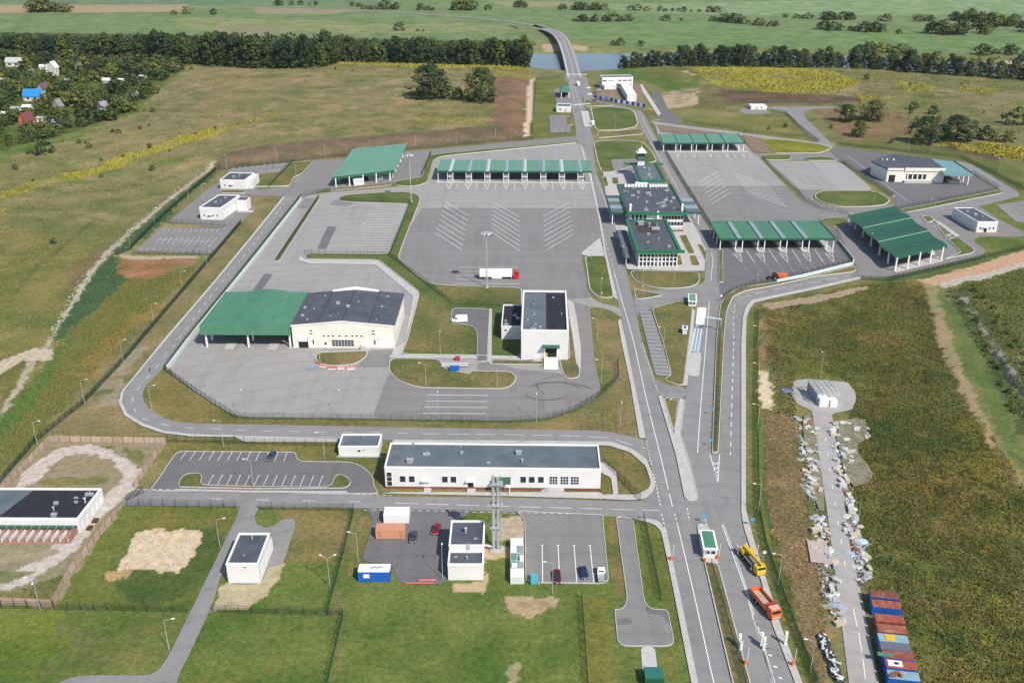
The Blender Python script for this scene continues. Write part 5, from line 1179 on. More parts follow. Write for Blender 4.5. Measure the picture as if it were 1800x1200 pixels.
def skew_house(name, label, A, B, ytop, farL, nwin, bay=None):
    o, yaw, w, d, h = fit_box(A, B, ytop, farL[1], farL[0])
    t = place(name, label, 'building', o, yaw)
    ftl = Vector(P(farL[0], farL[1], h)); sk = ftl-Vector(o)
    q = [(0,0),(w,0),(w+sk.x,sk.y),(sk.x,sk.y)]
    MB().prism(q, -.05, h-.45).build('wall', M_WHITE, t); qi = offset(q, .4); r = MB().prism(qi, h-.448, h-.36).build('roof', M_ROOF, t)
    for i in range(4): MB().prism([q[i],q[(i+1)%4],qi[(i+1)%4],qi[i]], h-.447, h).build('parapet', M_TRIM, t)
    for i in range(nwin): window(t, w*(.16+.2*i), h*.28, .7, 1.0)
    door(t, w*.42, 1.2, 2.2, m=M_TRIM, hood=M_TRIM)
    vents(r, [(sk.x*.4+w*.4,sk.y*.4,1.3),(sk.x*.45+w*.6,sk.y*.45,1.2),(sk.x*.8+w*.5,sk.y*.8,1.0)], h-.35)
    return t, w, h, sk
t, w, h, sk = skew_house('guard_block', 'white two-part guard block with roller doors beside the west car park', (353,386), (391,387), 365, (378,342), 4)
for i in range(4):
    s = .12+i*.2; x = w+sk.x*s+.02
    MB().prism([(w+sk.x*s+.03,sk.y*s),(w+sk.x*(s+.14)+.03,sk.y*(s+.14)),(w+sk.x*(s+.14)+.10,sk.y*(s+.14)),(w+sk.x*s+.10,sk.y*s)], .05, h*.55).build('roller_door', M_TRIM, t)
MB().prism([(w+sk.x*.8+.2,sk.y*.72),(w+sk.x*.8+6,sk.y*.72),(w+sk.x+5.5,sk.y*.99),(w+sk.x+.1,sk.y*.99)], -.05, h*.85).build('annex_wall', M_WHITE, t)
MB().prism([(w+sk.x*.8+.7,sk.y*.75),(w+sk.x*.8+5.5,sk.y*.75),(w+sk.x+5,sk.y*.96),(w+sk.x+.6,sk.y*.96)], h*.85+.002, h*.85+.06).build('roof', M_ROOF, t)
MB().box(w+sk.x+1,sk.y*.6,-.03,w+sk.x+9,sk.y*.72,.1).build('paved_apron', M_CONC, t)
t, w, h, sk = skew_house('duty_office', 'small white duty office with two tall windows north of the guard block', (388,332), (432,333), 316.5, (400,303), 2)
MB().prism([(w+.05,1),(w+3.6,1.2),(w+sk.x+3,sk.y*.9),(w+sk.x+.05,sk.y*.9)], -.05, h*.97).build('annex_wall', M_WHITE, t)
# kennels in the south-west corner
A, B = (-70,934), (142,935); o, yaw, w, d, h = fit_box(A, B, 911, 857, 60)
t = place('dog_kennels', 'white kennel block with black flat roof and a row of red brick runs', 'building', o, yaw)
ftl = Vector(P(183,857,h))-Vector(P(142,911,h)); q = [(0,0),(w,0),(w+ftl.x,ftl.y),(ftl.x,ftl.y)]
MB().prism(q, -.05, h-.5).build('wall', M_WHITE, t); qi = offset(q, .5); r = MB().prism(qi, h-.498, h-.4).build('roof', M_ROOFB, t)
MB().prism([(qi[3][0]+.1,qi[3][1]-.1),(qi[3][0]+w*.40,qi[3][1]-.1),(qi[0][0]+w*.30,qi[0][1]+.1),(qi[0][0]+.1,qi[0][1]+.1)], h-.399, h-.38).build('roof_sheet', M_ROOFG, r)
for i in range(4): MB().prism([q[i],q[(i+1)%4],qi[(i+1)%4],qi[i]], h-.497, h).build('parapet', M_TRIM, t)
vents(r, [(w*.72,d*.5,1.0),(w*.74,d*.3,1.2),(w*.85,d*.7,.7),(w*.88,d*.55,.7),(w+ftl.x*.6-1.6,d*.55,1.6),(w+ftl.x*.75-2,d*.8,1.5),(w*.78,d*.12,1.2)], h-.38)
MB().box(w*.25,-.9,h*.42,w-.5,-.01,h*.52).build('green_awning', M_GREEND, t)
M_BRICK = mat('red_brick', (0.31,0.155,0.125), .9, .2, 1.5, dirt=((0.4,0.25,0.2),.4))
MB().box(w*.25,-.25,0,w-.6,-.004,h*.41).build('brick_wall', M_BRICK, t)
xr = w-1.2; dep = 4.6
MB().box(w*.3,-dep-.2,-.04,xr+.2,-.26,.12).build('run_floor', M_BRICK, t)
for i in range(11):
    x = xr-i*2.05
    MB().box(x-.06,-dep,.121,x+.06,-.26,1.15).build('run_wall', M_TRIM, t)
    k = MB(); k.tube((x,-dep,1.2),(x,-.4,2.3),.06,n=4); k.tube((x,-dep,.1),(x,-dep,2.2),.06,n=4); k.tube((x,-dep,2.2),(x-2.05,-dep,2.2),.05,n=4)
    for j in range(5): k.tube((x-.35-j*.35,-dep,.1),(x-.35-j*.35,-dep,2.2),.03,n=3)
    k.build('run_gate', M_STEEL, t)
MB().box(xr+.3,-dep,0,xr+.55,-.3,1.9).build('end_wall', M_BRICK, t)
for f_ in (.12,.3,.45,.6,.75): window(t, 0, 0, .1, .1) if False else None
for i, f_ in enumerate((.1,.28,.5,.68,.85)):
    MB().prism([(w+ftl.x*f_+.02,ftl.y*f_),(w+ftl.x*(f_+.06)+.02,ftl.y*(f_+.06)),(w+ftl.x*(f_+.06)+.12,ftl.y*(f_+.06)),(w+ftl.x*f_+.12,ftl.y*f_)], .05, 2.2).build('door', M_TRIM, t)
for f_ in (.05,.28): MB().prism([(w+ftl.x*f_+1.0,ftl.y*f_),(w+ftl.x*(f_+.12)+1.0,ftl.y*(f_+.12)),(w+ftl.x*(f_+.12)+2.2,ftl.y*(f_+.12)),(w+ftl.x*f_+2.2,ftl.y*f_)], .02, .5).build('bench', mat('brown_timber',(0.08,0.045,0.03),.9,.2,2), t)

# ------------------------------------------------------------------ north gate group
o, yaw, w, d, h = fit_box((1058,156), (1112,155), 136.5, 133, 1085)
t = place('white_office_block', 'white two-storey office with dark ribbon windows beside the building site', 'building', o, yaw)
r = walls(t, w, 11, h, M_WHITE, M_ROOF)
for x, ww in ((.02,.13),(.22,.05),(.31,.04),(.52,.11),(.67,.13),(.84,.11)): window(t, w*x, h*.62, w*ww, 1.1, panes=2)
for x, ww in ((.02,.12),(.54,.12),(.84,.1)): window(t, w*x, h*.2, w*ww, 1.2, panes=2)
MB().box(w*.5,-3.2,h*.42,w*.98,-.01,h*.5).build('balcony', M_TRIM, t); MB().box(w*.03,-6,0,w*.42,-.02,h*.36).build('annex_wall', M_WHITE, t)
a = Vector(P(1102,179.5)); b = Vector(P(1118.5,179.5)); hh = height_of((1110,179.5), 168); fl = Vector(P(1090,146.5,hh))-a
t = thing('white_hangar_tent', 'long plain white box-shaped hall on the sandy building site', 'hall', (a.x,a.y,gz(a.x,a.y)), 0)
wq = b.x-a.x; q = [(0,0),(wq,0),(wq+fl.x,fl.y),(fl.x,fl.y)]
MB().prism(q, -.05, hh).build('wall', M_WHITE, t); MB().prism(offset(q,-.1), hh+.001, hh+.12).build('roof', M_TRIM, t); door(t, wq*.3, 3, 3.4, m=M_TRIM)
A, B = (986,174), (1001,174); o, yaw, w, d, h = fit_box(A, B, 161, 153, 992)
t = place('covered_check_bay', 'white-framed drive-through bay with a green hipped roof by the north road', 'pavilion', o, yaw)
d = max(d, 8)
for x in (0,w-.5):
    for y_ in (0,d-.5): MB().box(x,y_,0,x+.5,y_+.5,h).build('column', M_TRIM, t)
MB().box(0,-.02,h-.9,w,.4,h-.01).build('beam', M_TRIM, t); MB().box(.6,d*.6,0,w-.6,d-.6,h-.95).build('cabin', M_DARK, t)
k = MB(); k.add([(-.8,-.8,h),(w+.8,-.8,h),(w+.8,d+.8,h),(-.8,d+.8,h),(w*.3,d*.4,h+2),(w*.7,d*.4,h+2),(w*.7,d*.6,h+2),(w*.3,d*.6,h+2)], [(3,2,1,0),(0,1,5,4),(1,2,6,5),(2,3,7,6),(3,0,4,7),(4,5,6,7)]); k.build('roof', M_GREEN, t)
o, yaw, w, d, h = fit_box((978,197.5), (1003,198), 187, 182, 993)
t = place('north_office', 'small white flat-roofed building between the check bay and a small car park', 'building', o, yaw); walls(t, w, max(d,7), h, M_WHITE, M_ROOFG); window(t, w*.2, h*.4, 1.2, 1.0); door(t, w*.6, 1.1, 2.1)
o, yaw, w, d, h = fit_box((1320,193), (1348,193), 187, 183, 1334)
t = place('pump_station', 'low cream utility building at the end of the branch road', 'building', o, yaw); walls(t, w, max(d,5), h, M_CREAM, M_TRIM); door(t, w*.3, 1.2, 2); window(t, w*.6, 1, 1.2, .8)
# blue and white hoarding of the building site
pts = [(1045,172.5),(1062,177),(1068,177),(1085,181),(1110,185),(1134,189.5)]
W_ = [Vector(P(*p)) for p in pts]
t = thing('site_hoarding', 'hoarding of alternating blue and white panels along the building site', 'fence', (W_[0].x,W_[0].y,gz(*W_[0])), 0)
k = 0
for a, b in zip(W_[:-1], W_[1:]):
    L = (b-a).length; n = max(1, int(L/2.6)); dv = (b-a)/n; yw = math.atan2(dv.y,dv.x)
    for i in range(n):
        c = a+dv*(i+.5)-W_[0]; MB().obox(c.x,c.y,0,dv.length-.05,.12,2.6,yw).build('panel', M_BLUE if k%2 == 0 else M_TRIM, t); k += 1
# gatehouses and cabins
def cabin(name, label, A, B, ytop, far, wallm, roofm, cat='booth', wins=True, d_=None):
    o, yaw, w, d, h = fit_box(A, B, ytop, far[1], far[0]); d = d_ or d
    sk = (Vector(P(far[0],far[1],h))-Vector(P((A[0]+B[0])/2,ytop,h)))
    yw = math.atan2(sk.y, sk.x)-math.pi/2; t = thing(name, label, cat, (o[0],o[1],gz(o[0],o[1])), yw*.9)
    MB().box(0,0,-.02,w,d,h-.25).build('wall', wallm, t); MB().box(-.25,-.25,h-.249,w+.25,d+.25,h).build('roof_edge', M_TRIM, t)
    MB().box(.25,.35,h+.001,w-.25,d-.35,h+.10).build('roof', roofm, t)
    if wins:
        for f_ in (.12,.55): window(t, w*f_, h*.42, w*.33, h*.36)
        for i in range(3): window(t, d*(.08+.31*i), h*.42, d*.2, h*.36, side='l', y=0); window(t, d*(.08+.31*i), h*.42, d*.2, h*.36, side='r', y=w)
    return t, w, d, h
cabin('gatehouse', 'white gatehouse with a green roof panel on the median nose', (1236,981), (1259,981), 965, (1241,933), M_WHITE, M_GREEN, 'gatehouse')
cabin('weighbridge_booth', 'small white booth with green roof beside the weighbridge slab', (1210,539), (1223,539), 530, (1217,517), M_WHITE, M_GREENL)
cabin('blue_roof_kiosk', 'tiny white kiosk with a blue roof on the grass beside the weighbridge', (1199.5,588), (1207,588), 579, (1204,573), M_WHITE, M_BLUE, wins=False)
cabin('white_cabin', 'white cabin hut under the big west canopy', (622,327), (638,325), 316.5, (630,314), M_WHITE, M_TRIM, 'cabin', False, 6)
cabin('lane_control_hut', 'white control hut at the end of the concrete lane by the north road', (1040,220), (1045,220), 214, (1041,212), M_WHITE, M_TRIM, 'hut', False, 4)
o, yaw, w, d, h = fit_box((897,1026), (921,1026), 1013, 945, 911)
t = place('container_office_row', 'row of pale site cabins with patchy green and grey roofs beside the small car park', 'cabin', o, yaw)
for i in range(5):
    MB().box(0,d*i/5+.02,0,w,d*(i+1)/5-.02,h).build('cabin_module', M_WHITE if i != 0 else M_TRIM, t)
    MB().box(.1,d*i/5+.1,h+.001,w*.45,d*(i+1)/5-.1,h+.06).build('roof_sheet', (M_TRIM,M_GREENL,M_GREENL,M_TRIM,M_TRIM)[i], t); MB().box(w*.48,d*i/5+.1,h+.001,w-.1,d*(i+1)/5-.1,h+.05).build('roof_sheet', (M_TRIM,M_SKYL,M_SKYL,M_SKYL,M_TRIM)[i], t)
k = MB()
for i in range(9): k.box(.15+i*w/9.2,-.06,.1,.2+i*w/9.2,-.003,h-.1)
k.build('wall_rib', M_STEEL, t); MB().box(w*.7,d*.38,h+.06,w*1.0,d*.48,h+.7).build('air_conditioner', M_TRIM, t); MB().box(w*.1,d*.22,h+.06,w*.5,d*.3,h+.5).build('air_conditioner', M_TRIM, t)
# lattice steel structure at the head of the depot track
c = P(1452,709); t = thing('steel_frame_store', 'open galvanised steel frame store on the turning circle of the depot track', 'steel structure', (c[0]-4.2,c[1]-1,gz(*c)), R(4))
t.scale = (.8,.8,.85); t.location.x += .8; W3, D3, H3 = 8.0, 11.0, 4.6
for i in range(6):
    for j in range(2): MB().box(j*(W3-.2),i*D3/5.2,0,j*(W3-.2)+.2,i*D3/5.2+.2,H3).build('column', M_STEEL, t)
    MB().box(0,i*D3/5.2,H3+.002,W3,i*D3/5.2+.2,H3+.25).build('beam', M_STEEL, t)
for i in range(5): MB().box(i*(W3-.2)/4,0,H3+.252,i*(W3-.2)/4+.2,D3,H3+.45).build('purlin', M_STEEL, t)
for i in range(6): MB().box(-.08,.3+i*1.75,.3,-.02,1.9+i*1.75,H3-.3).build('mesh_panel', mat('grey_blue_sheet',(0.20,0.25,0.30),.5,.1,1), t)
MB().box(.6,-1.8,0,4.2,2.6,3.0).build('white_unit', M_TRIM, t); MB().box(4.6,-2.4,0,7.4,.5,2.6).build('white_unit', M_TRIM, t); MB().box(8.1,-1.0,0,10.2,2.5,1.9).build('mesh_cage', M_STEEL, t)
lawn('store_apron', [(1410,690),(1424,680),(1478,684),(1480,709),(1462,712),(1430,711),(1414,704)], 0, M_CONC, .15)

# ------------------------------------------------------------------ containers
def container(name, label, c, L, W, Hh, yaw, m, roofm=None, cat='container', group=None, ribs=True, z=None):
    t = thing(name, label, cat, (c[0],c[1],gz(*c) if z is None else z), yaw, group)
    MB().box(-L/2,-W/2,.15,L/2,W/2,Hh-.1).build('body', m, t); MB().box(-L/2,-W/2,Hh-.099,L/2,W/2,Hh).build('roof', roofm or m, t)
    if ribs:
        k = MB(); n = int(L/.35)
        for i in range(n):
            x = -L/2+.1+i*(L-.2)/n; k.box(x,-W/2-.05,.3,x+.14,-W/2-.002,Hh-.2); k.box(x,W/2+.002,.3,x+.14,W/2+.05,Hh-.2)
        k.build('wall_corrugation', m, t)
        k = MB()
        for i in range(int(L/.6)): k.box(-L/2+.1+i*.6,-W/2+.1,Hh+.001,-L/2+.4+i*.6,W/2-.1,Hh+.04)
        k.build('roof_corrugation', roofm or m, t)
    for x in (-L/2,L/2-.12):
        for y_ in (-W/2,W/2-.12): MB().box(x-.02,y_-.02,0,x+.14,y_+.14,Hh+.05).build('corner_post', m, t)
    return t
def cpx(x0, x1, yb, depth): a, b = P(x0,yb), P(x1,yb); return ((a[0]+b[0])/2, a[1]+depth/2), b[0]-a[0]
c, L = cpx(675,719,920,3.0); container('white_container', 'plain white container standing behind the peach one in the boiler yard', c, L, 3.4, 2.8, 0, M_TRIM, ribs=False)
c, L = cpx(661,712,948,2.6); t = container('peach_container', 'peach-coloured container with slotted corner vents in the boiler yard', c, L, 2.7, 2.9, 0, mat('peach_paint',(0.52,0.25,0.145),.6,.06,.6), ribs=False)
for x in (-.42,.32):
    for z in (.8,1.8): MB().box(L*x,-1.42,z,L*x+.8,-1.352,z+.5).build('vent_slot', mat('peach_shade',(0.38,0.17,0.1),.7,.05,1), t)
c, L = cpx(630,686,1022,2.8); t = container('blue_site_hut', 'blue site hut with white roof and one white window', c, L, 3.0, 2.9, 0, M_BLUE, M_TRIM, 'site hut', ribs=False)
MB().box(-L*.33,-1.56,1.2,-L*.14,-1.502,2.2).build('window', M_TRIM, t)
k = MB()
for x in (-.9,.3): k.tube((x,-.6,2.95),(x+1.2,.5,3.1),.05,n=4)
k.tube((-1.2,0,3.0),(1.8,.1,3.0),.05,n=4); k.build('roof_pipe', M_DARK, t)
rust = lambda n, a, b: mat(n, a, .85, .25, .8, dirt=(b,.8))
RU1 = rust('rusty_maroon', (0.19,0.06,0.05), (0.36,0.20,0.14)); RU2 = rust('rusty_orange', (0.30,0.085,0.05), (0.45,0.28,0.19)); RU3 = mat('pale_blue_container',(0.23,0.36,0.40),.6,.1,.6,dirt=((0.3,0.3,0.28),.5)); RU4 = mat('slate_container',(0.13,0.14,0.165),.7,.1,.6,dirt=((0.2,0.18,0.17),.4)); RU5 = rust('faded_red', (0.24,0.07,0.055), (0.34,0.16,0.12))
yw = -R(9)
def row_pt(px, py, z=2.6): return P(px, py, z)
for (px, py, m, rm, lab) in ((1554,1044,MATS.get('faded_blue') or mat('faded_blue',(0.02,0.085,0.30),.6,.15,.6,dirt=((0.12,0.10,0.10),.5)),RU1,'blue container with a rusty maroon roof farthest up the depot track'),(1558,1061,M_BLUE,RU2,'bright blue-sided container with a rust-streaked roof at the head of the row'),
    (1564,1086,RU1,RU2,'rust-orange container next after the gap in the row'),(1568,1104,RU1,RU2,'rusty orange-red container beside the pale blue one with a tarpaulin'),(1570,1121,M_BLUE,RU3,'pale blue container roof with an orange sheet lying on it'),
    (1574,1136,RU4,RU4,'slate grey container in the middle of the row'),(1579,1150,M_BLUE,RU5,'dull red container with a green sheet hanging off its end'),(1584,1167,M_BLUE,RU2,'orange rust container with a white framed window on the roof'),(1588,1186,M_BLUE,RU3,'pale blue container with brown junk piled on its roof')):
    c = row_pt(px, py); t = container('shipping_container', lab, c, 6.06, 2.42, 2.6, yw, m, rm)
    if 'orange sheet' in lab: MB().box(-1.6,-.9,2.66,.4,.9,2.72).build('tarpaulin', M_YELLOW, t)
    if 'green sheet' in lab: MB().box(-4.2,-1.0,2.66,-1.2,.1,2.75).build('green_sheet', M_GREEN, t)
    if 'framed window' in lab: MB().box(-2.6,-.8,2.66,.2,.8,2.8).build('framed_panel', M_TRIM, t); MB().box(-1.4,-.4,2.802,-.5,.3,2.83).build('pane', M_GLASS, t)
    if 'junk' in lab:
        for i in range(9): MB().obox(random.uniform(-2.4,.2),random.uniform(-.8,.8),2.66,random.uniform(.3,.9),random.uniform(.3,.8),random.uniform(.2,.7),random.uniform(0,3)).build('junk_box', mat('brown_junk',(0.26,0.12,0.07),.9,.3,1), t)
c = row_pt(1612,1200,2.4); t = container('teal_skip', 'teal open skip at the end of the container row', c, 4.5, 2.4, 1.9, yw-R(70), RU3, M_DARK, 'skip', ribs=False)
c, L = cpx(790,807,654,2.4); container('blue_tank_box', 'small blue equipment container on a concrete slab in the scanner lawn', c, L, 1.8, 1.5, 0, M_BLUE, M_BLUE, ribs=False)
surf('concrete_slab', [(776,639),(823,639),(823,646),(776,647)], M_CONC)
c, L = cpx(800,808,635,2); container('red_equipment_box', 'small red equipment box beside the concrete slab', c, L, 1.5, 1.2, 0, M_RED, M_RED, 'box', ribs=False)
c, L = cpx(933,946,1027,1.6); t = container('teal_dumpster', 'turquoise refuse container at the corner of the small car park', c, L, 2.2, 1.6, 0, mat('turquoise_paint',(0.08,0.36,0.42),.5,.1,1), None, 'dumpster', ribs=False)
c, L = cpx(1132,1165,1199,2.5); container('green_shed', 'green-roofed shed at the end of the concrete apron', (c[0],c[1]-1), L, 3.2, 2.4, 0, M_GREEND, mat('teal_green_roof',(0.03,0.15,0.115),.5,.06,.6), 'shed')
for i, (px, py, lab) in enumerate(((660,318,'grey-white container box with dark lettering, left of two under the west canopy'),(677,315.5,'grey-white container box with dark lettering, right of two under the west canopy'))):
    c = P(px, py); t = container('lettered_container', lab, (c[0],c[1]+2), 8.0, 2.6, 3.2, R(7), M_SKYL, None, 'container', ribs=False)
    for j in range(5): MB().box(-2.0+j*.8,-1.36,1.5,-1.5+j*.8,-1.302,2.1).build('lettering', M_DARK, t)
# ------------------------------------------------------------------ bridge over the river
BR = [(1010,136,0.0),(1008,128,.2),(1004,112,.3),(999,94,0),(992,76,-.8),(985,65,-1.8),(977,58,-3.2),(967,53.5,-4.8),(955,50,-6.2)]
bp3 = [Vector((*P(a,b,z),z)) for a,b,z in BR]
fine = []
for i in range(len(bp3)-1):
    p0, p1, p2, p3 = bp3[max(i-1,0)], bp3[i], bp3[i+1], bp3[min(i+2,len(bp3)-1)]
    for k in range(6):
        t_ = k/6; fine.append(.5*((2*p1)+(p2-p0)*t_+(2*p0-5*p1+4*p2-p3)*t_**2+(3*p1-p0-3*p2+p3)*t_**3))
fine.append(bp3[-1]); base = fine[0].copy()
t = thing('river_bridge', 'long road bridge curving away over the river on concrete piers', 'bridge', tuple(base), 0)
def sweep(offs):      # offs: list of (lateral, dz) closed section
    m = MB(); n = len(offs)
    for i, p in enumerate(fine):
        d = (fine[min(i+1,len(fine)-1)]-fine[max(i-1,0)]); d.z = 0; d.normalize(); nn = Vector((-d.y,d.x,0))
        for a, z in offs: m.v.append(tuple(p+nn*a+Vector((0,0,z))-base))
    for i in range(len(fine)-1):
        for j in range(n): a = i*n+j; b = i*n+(j+1)%n; m.f.append((a,b,b+n,a+n))
    m.f += [tuple(range(n)), tuple(range(len(m.v)-1,len(m.v)-n-1,-1))]
    return m
sweep([(6.6,.05),(-6.6,.05),(-6.6,-1.2),(-4,-2.2),(4,-2.2),(6.6,-1.2)]).build('deck', M_CONC, t)
sweep([(4.6,.10),(-4.6,.10),(-4.6,.06),(4.6,.06)]).build('carriageway', M_AM, t)
for s in (-6.3,6.3):
    for z in (.45,.8,1.1): sweep([(s-.06,z),(s+.06,z),(s+.06,z+.1),(s-.06,z+.1)]).build('railing', M_STEEL, t)
for s in (-4.8,0,4.8): sweep([(s-.1,.105),(s+.1,.105),(s+.1,.11),(s-.1,.11)][::-1]).build('lane_marking', M_PAINT, t)
for i in range(7,len(fine)-8,7):
    p = fine[i]-base; MB().box(p.x-4,p.y-1,-13-base.z,p.x+4,p.y+1,p.z-2.0).build('pier', M_CONC, t)
# far road on the other bank
def zstrip(name, pts, w, m, zoff=.12, kind='structure'):
    p = [Vector(P(a,b,VALLEY)) for a,b in pts]; k = MB(); q = [p[0]]
    for _ in range(2):
        q = [p[0]]
        for a, b in zip(p[:-1],p[1:]): q += [a*.75+b*.25, a*.25+b*.75]
        q.append(p[-1]); p = q
    for i in range(len(p)):
        d = (p[min(i+1,len(p)-1)]-p[max(i-1,0)]).normalized(); nn = Vector((-d.y,d.x))*w/2
        for s in (1,-1):
            a = p[i]+nn*s; k.v.append((a.x,a.y,tz(a.x,a.y)+zoff+(2.2 if i < 5 else 0)))
    for i in range(len(p)-1): k.f.append((2*i,2*i+1,2*i+3,2*i+2))
    return k.build(name, m, None, kind)
zstrip('far_road', [(955,49.5),(940,45),(920,41),(880,36),(820,30),(700,21.5),(600,17),(450,13.5),(300,12),(100,10)], 9, M_AM)
zstrip('field_track', [(895,45),(918,52),(945,60)], 3, M_SOIL)

# ------------------------------------------------------------------ trees
def leaf_mesh(name, m, centres, radii, per, leaf, seed, flat=.55, core=None):
    g = np.random.default_rng(seed); V = []; n = len(centres)
    c = np.repeat(np.array(centres), per, 0); r = np.repeat(np.array(radii), per)
    d = g.normal(size=(n*per,3)); d /= np.linalg.norm(d, axis=1)[:,None]
    pos = c+d*(r*g.uniform(.45,1.0,n*per)**.6)[:,None]*np.array([1,1,.8])
    nr = d*flat+g.normal(size=d.shape)*.6+np.array([0,0,.35]); nr /= np.linalg.norm(nr, axis=1)[:,None]
    a = np.cross(nr, g.normal(size=d.shape)); a /= np.linalg.norm(a, axis=1)[:,None]; b = np.cross(nr, a)
    s = (leaf*g.uniform(.55,1.25,n*per))[:,None]
    nv = d*.75+(pos-np.array(core))/np.maximum(np.linalg.norm(pos-np.array(core),axis=1),.01)[:,None]*.7+np.array([0,0,.25]) if core is not None else d+np.array([0,0,.5])
    nv /= np.linalg.norm(nv,axis=1)[:,None]; sg = np.sign((nr*nv).sum(1)+1e-9)[:,None]; a = a*sg
    quad = np.stack([pos-a*s*.5, pos-b*s*.36, pos+a*s*.5, pos+b*s*.36], 1).reshape(-1,3)
    me = bpy.data.meshes.new(name); N_ = n*per
    me.vertices.add(N_*4); me.vertices.foreach_set('co', quad.astype(np.float32).ravel())
    me.loops.add(N_*4); me.loops.foreach_set('vertex_index', np.arange(N_*4, dtype=np.int32))
    me.polygons.add(N_); me.polygons.foreach_set('loop_start', np.arange(0,N_*4,4,dtype=np.int32)); me.polygons.foreach_set('loop_total', np.full(N_,4,np.int32))
    me.update(); me.materials.append(m); me.shade_smooth()
    me.normals_split_custom_set_from_vertices(np.repeat(nv,4,0).astype(np.float32))
    return me
def tree_meshes(H, rx, zlow, m, seed, ncl, per, leaf):
    g = np.random.default_rng(seed); cs = []; rs = []
    lobes = [(g.uniform(-.35,.35)*rx, g.uniform(-.35,.35)*rx, g.uniform(.0,.25)) for _ in range(4)]
    for i in range(ncl):
        t_ = g.uniform(0,1)**.85; ang = g.uniform(0,6.28); prof = math.sin(math.pi*min(1,(t_*.86+.14)))**.55
        lob = 1+.28*math.sin(3*ang+seed)+.18*math.sin(5*ang+2*seed+6*t_); rr = rx*prof*lob*g.uniform(.55,1.0)
        l = lobes[i%4]; cs.append((rr*math.cos(ang)+l[0]*.4, rr*math.sin(ang)+l[1]*.4, zlow+(H-zlow)*t_*.94)); rs.append(rx*g.uniform(.17,.34))
    crown = leaf_mesh('crown', m, cs, rs, per, leaf, seed+1, core=(0,0,H*.45))
    tk = MB(); tk.tube((0,0,-.3),(g.uniform(-.3,.3),g.uniform(-.3,.3),H*.62), H*.020, H*.007, 7)
    for i in range(6):
        a = g.uniform(0,6.28); z0 = H*g.uniform(.2,.5); tk.tube((0,0,z0),(math.cos(a)*rx*.6,math.sin(a)*rx*.6,z0+H*.2), H*.008, H*.003, 5)
    return crown, tk.mesh('trunk', M_BARK)
L_DARK = leaf_mat('dark_broadleaf', (0.050,0.085,0.042)); L_MID = leaf_mat('mid_broadleaf', (0.078,0.118,0.044)); L_LITE = leaf_mat('light_broadleaf', (0.125,0.160,0.050)); L_GREY = leaf_mat('willow_leaf', (0.092,0.122,0.070))
BROAD = [tree_meshes(22, 5.8, .5, (L_DARK,L_DARK,L_MID,L_DARK,L_GREY)[i], 40+i, 84, 24, 1.15) for i in range(5)]
BUSHM = [tree_meshes(5.5, 2.9, .15, (L_MID,L_LITE,L_GREY,L_DARK,L_MID)[i], 70+i, 34, 16, .75) for i in range(5)]
SOLO = [tree_meshes(20, 6.5, 1.0, (L_DARK,L_MID,L_GREY)[i], 90+i, 120, 34, .85) for i in range(3)]
def tree(name, label, x, y, meshes, s, group, sx=1.0, trunk=True, cat='tree', z=None):
    z = tz(x,y) if z is None else z
    if trunk:
        t = thing(name, label, cat, (x,y,z), random.uniform(0,6.28), group); t.scale = (s*sx,s*sx,s)
        link('crown', meshes[0], t); link('trunk', meshes[1], t)
    else:
        t = link(name, meshes[0]); tag(t, label, cat, group); t.location = (x,y,z); t.rotation_euler = (0,0,random.uniform(0,6.28)); t.scale = (s*sx,s*sx,s)
    return t
def along(poly, step):
    p = [Vector(q) for q in poly]; out = []
    for a, b in zip(p[:-1],p[1:]):
        n = max(1,int((b-a).length/step))
        for i in range(n): out.append(a+(b-a)*((i+random.uniform(.1,.9))/n))
    return out
random.seed(21)
front = PP([(-70,97),(0,97),(150,99),(300,108),(340,113),(480,121),(560,119),(600,106),(700,105),(800,109),(900,113),(926,119)])
for row in range(3):
    for q in along(front, 8.5):
        x, y = q.x+random.uniform(-2,2), q.y+row*8+random.uniform(-3,3)
        i_ = random.randrange(4); s_ = random.uniform(.88,1.46); px_ = 900+CAM_F*q.x/(q.y*_c+CAM_H*_s)
        lab = '%s %s tree in the %s row of the west wood %s' % ('towering' if s_ > 1.28 else 'tall' if s_ > 1.15 else 'medium-tall', 'mid-green' if i_ == 2 else 'dark', ('front','second','third')[row], 'above the village' if px_ < 330 else 'at its bulge' if px_ < 600 else 'behind the goldenrod')
        tree('wood_tree', lab, x, y, BROAD[i_], s_, 'trees of the west wood', random.uniform(.9,1.15))
front2 = PP([(1092,111),(1150,113),(1200,116),(1350,118),(1490,119),(1550,122),(1600,127),(1650,130),(1700,134),(1760,138),(1830,142)])
for row in range(2):
    for q in along(front2, 7.5):
        x, y = q.x+random.uniform(-2,2), q.y+row*8+random.uniform(-3,3)
        i_ = random.randrange(5); s_ = random.uniform(.50,.95); px_ = 900+CAM_F*q.x/(q.y*_c+CAM_H*_s)
        lab = '%s %s tree %s of the riverside belt %s' % ('tall' if s_ > .76 else 'low', 'grey-green' if i_ == 4 else 'mid-green' if i_ == 2 else 'dark', ('in the front row','in the back row')[row], 'nearest the bridge' if px_ < 1250 else 'above the goldenrod slope' if px_ < 1530 else 'at its eastern end')
        tree('riverside_tree', lab, x, y, BROAD[i_], s_, 'trees of the east riverside belt', random.uniform(1.0,1.3))
